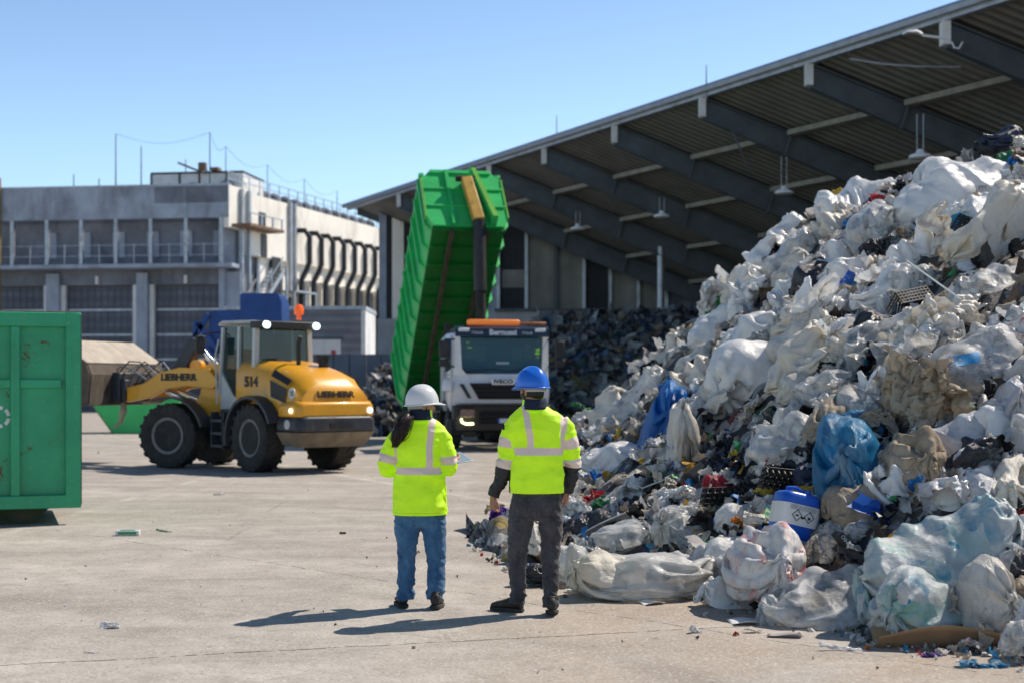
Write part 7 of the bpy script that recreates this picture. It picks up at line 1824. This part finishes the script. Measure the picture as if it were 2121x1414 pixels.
# ================================================================ LITTER on the yard
def lit(kind, px, py, w, mt, h, label, name='litter_scrap', cat='litter', yaw=0, ang=0):
    o = place(kind, px, py, w, mt, h=h, b=py+h*.35, yaw=yaw, ang=ang, name=name, cat=cat, label=label); return o
lit('crum1',228,1294,44,F_WHITE,16,'crumpled white film alone on the yard, lower left')
lit('strip1',340,1098,34,F_GREEN,9,'dark green bottle scrap on the yard near the container')
lit('crum3',455,1022,26,F_WHITE,6,'small white scrap on the yard behind the green container')
lit('strip1',190,1350,34,F_GREY,6,'thin pale scrap near the bottom left')
lit('crum1',710,1103,14,F_BLACK,6,'small dark lump on the yard left of the woman')
lit('wad1',1440,1302,26,F_WHITE,22,'small white ball of film on the ground before the heap')
lit('crum3',1525,1312,14,F_RED2,10,'red bottle cap on the ground before the heap', 'bottle_cap', 'cap')
lit('crum2',1560,1305,40,F_CREAM,12,'cream scrap right of the red cap')
lit('strip1',1745,1338,100,F_WHITE,20,'white squeezed tube with orange end on the ground','squeezed_tube','tube')
lit('wad1',1798,1340,16,F_ORANGE,12,'orange cap at the end of the squeezed tube','bottle_cap','cap')
lit('crum4',2015,1340,62,F_RED,34,'red and white torn wrapper before the cardboard','food_wrapper','wrapper',ang=R(-30))
lit('strip2',2035,1374,110,F_TURQ,16,'pale blue flattened film nearest the camera at right')
lit('crum3',1930,1356,46,F_PURP,9,'purple printed scrap before the cardboard')
lit('crum1',1410,1236,40,F_CREAM,7,'beige scrap right below the wide slumped bag')
lit('strip2',1230,1222,120,F_WHITE,10,'flat white film at the foot of the heap right of the man')
def paper(name, label, px, py, w_, d_, rz, c, curl=.02, cat='paper'):
    t = thing(name, label, cat, G(px,py)+Vector((0,0,.004)), rz) if 0 else None
    m = MB(); n = 10; m.loft([[((u-.5)*w_, (v-.5)*d_, curl*(math.sin(u*5+px)*.4+.5)*abs(v-.5)*2+.006+curl*.3*math.cos(v*7)) for u in np.linspace(0,1,n)] for v in np.linspace(0,1,n)], closed=False, cap=False)
    o = m.build(name, c, smooth=180); o.location = G(px,py); o.rotation_euler.z = rz; o.modifiers.new('solid','SOLIDIFY').thickness = .002; tag(o, label, cat); return o
paper('paper_sheet','white sheet of paper on the ground by the pointed sack end',1545,1290,.22,.2,R(10),PWL)
paper('paper_sheet','small pale paper on the ground right of the shoes of the man',1350,1250,.16,.14,R(30),PWL)
paper('paper_scrap','pinkish paper scrap lying left of the squeezed tube',1625,1318,.22,.1,R(-10),mat('pink_paper',(.5,.42,.4),.7,dirt=.3))
cb_ = mat('brown_cardboard', (.36,.22,.12), .85, var=.2, dirt=.3, dcol=(.15,.1,.06))
paper('cardboard_sheet','brown cardboard sheet curling up under the teal bottle bag',1985,1338,1.05,.34,R(-4),cb_,.13,'cardboard')
ct = thing('drink_carton','flattened green and white drink carton on the yard near the container','carton', G(265,1108), R(5))
m = MB(); m.box((0,0,.03),(.26,.1,.055)); m.build('carton_body', PWL, ct, bevel=.006); m = MB(); m.box((0,-.052,.03),(.2,.004,.03)); m.box((.0,0,.0595),(.16,.08,.003)); m.build('green_print', FG, ct)

# ================================================================ print and tape lying on particular bags
bpy.context.view_layer.update()
def onto(o, px, py, lift=.004):
    inv = o.matrix_world.inverted(); a = inv @ Vector((0,0,CH)); d = (inv @ P(px,py,10))-a
    ok, loc, n, _ = o.ray_cast(a, d.normalized())
    if not ok: return None
    w_ = o.matrix_world @ loc; return w_+(Vector((0,0,CH))-w_).normalized()*lift
def ribbon(o, name, mt, pix, width, step=14):
    A = [Vector(p) for p in pix]; rows = []
    for k in range(step+1):
        t = k/step*(len(A)-1); i = min(len(A)-2, int(t)); c = A[i].lerp(A[i+1], t-i); d = (A[i+1]-A[i]).normalized(); n = Vector((-d.y,d.x))
        r = [onto(o, *(c+n*width*s_)) for s_ in (-.5,-.17,.17,.5)]
        if all(r): rows.append(r)
    if len(rows) < 2: return
    inv = o.matrix_world.inverted(); m = MB(); m.loft([[inv @ p for p in r] for r in rows], cap=False, closed=False); return m.build(name, mt, o, smooth=180)
TPG = mat('green_printed_tape', (.03,.30,.10), .4, var=.2); TPO = flat('orange_print', (.75,.30,.05))
for pix in ([(1972,1040),(1966,1075),(1968,1100)],[(2022,1045),(2030,1062),(2018,1085)],[(1930,1070),(1938,1095),(1945,1110)]):
    t_ = ribbon(tb1, 'printed_tape', TPG, pix, 9)
    c = pix[1]; ribbon(tb1, 'orange_print', TPO, [(c[0]-1,c[1]-7),(c[0]+1,c[1]+7)], 7, 5)
by = {o['label']: o for o in ITEMS if o.get('label')}
pl = by['plump white bag with a blue mark above the pointed white sheet']
ribbon(pl, 'blue_mark', flat('blue_ink', (.02,.12,.6)), [(1740,592),(1752,578),(1762,562)], 11, 8)
cs = by['large clear sack with print inside, right of the hanging brown sack']
ribbon(cs, 'blue_print', flat('blue_print', (.03,.3,.6)), [(1978,748),(2010,742),(2030,738)], 22, 8)
def decal(o, name, body, px, py, size, rot, mt):
    c = bpy.data.curves.new('t','FONT'); c.body = body; c.size = size; c.resolution_u = 2; t = bpy.data.objects.new('t', c); col.objects.link(t)
    dg = bpy.context.evaluated_depsgraph_get(); me = bpy.data.meshes.new_from_object(t.evaluated_get(dg)); bpy.data.objects.remove(t)
    inv = o.matrix_world.inverted(); bad = False
    for v in me.vertices:
        x, y = v.co.x, v.co.y; q_ = onto(o, px+x*math.cos(rot)+y*math.sin(rot), py-(y*math.cos(rot)-x*math.sin(rot)), .006)
        if q_ is None: bad = True; break
        v.co = inv @ q_
    if not bad: link(name, me, mt, o, 0, 0)
INK = flat('grey_ink', (.12,.12,.16))
decal(cs, 'printed_word', 'jenay', 1958, 742, 17, R(12), INK); decal(cs, 'printed_word', 'fenc', 1960, 756, 13, R(8), INK)
bale = by['huge smooth white wrapped bale near the top right of the heap']
decal(bale, 'printed_word', 'NL2 PM', 2000, 395, 13, R(-3), INK)
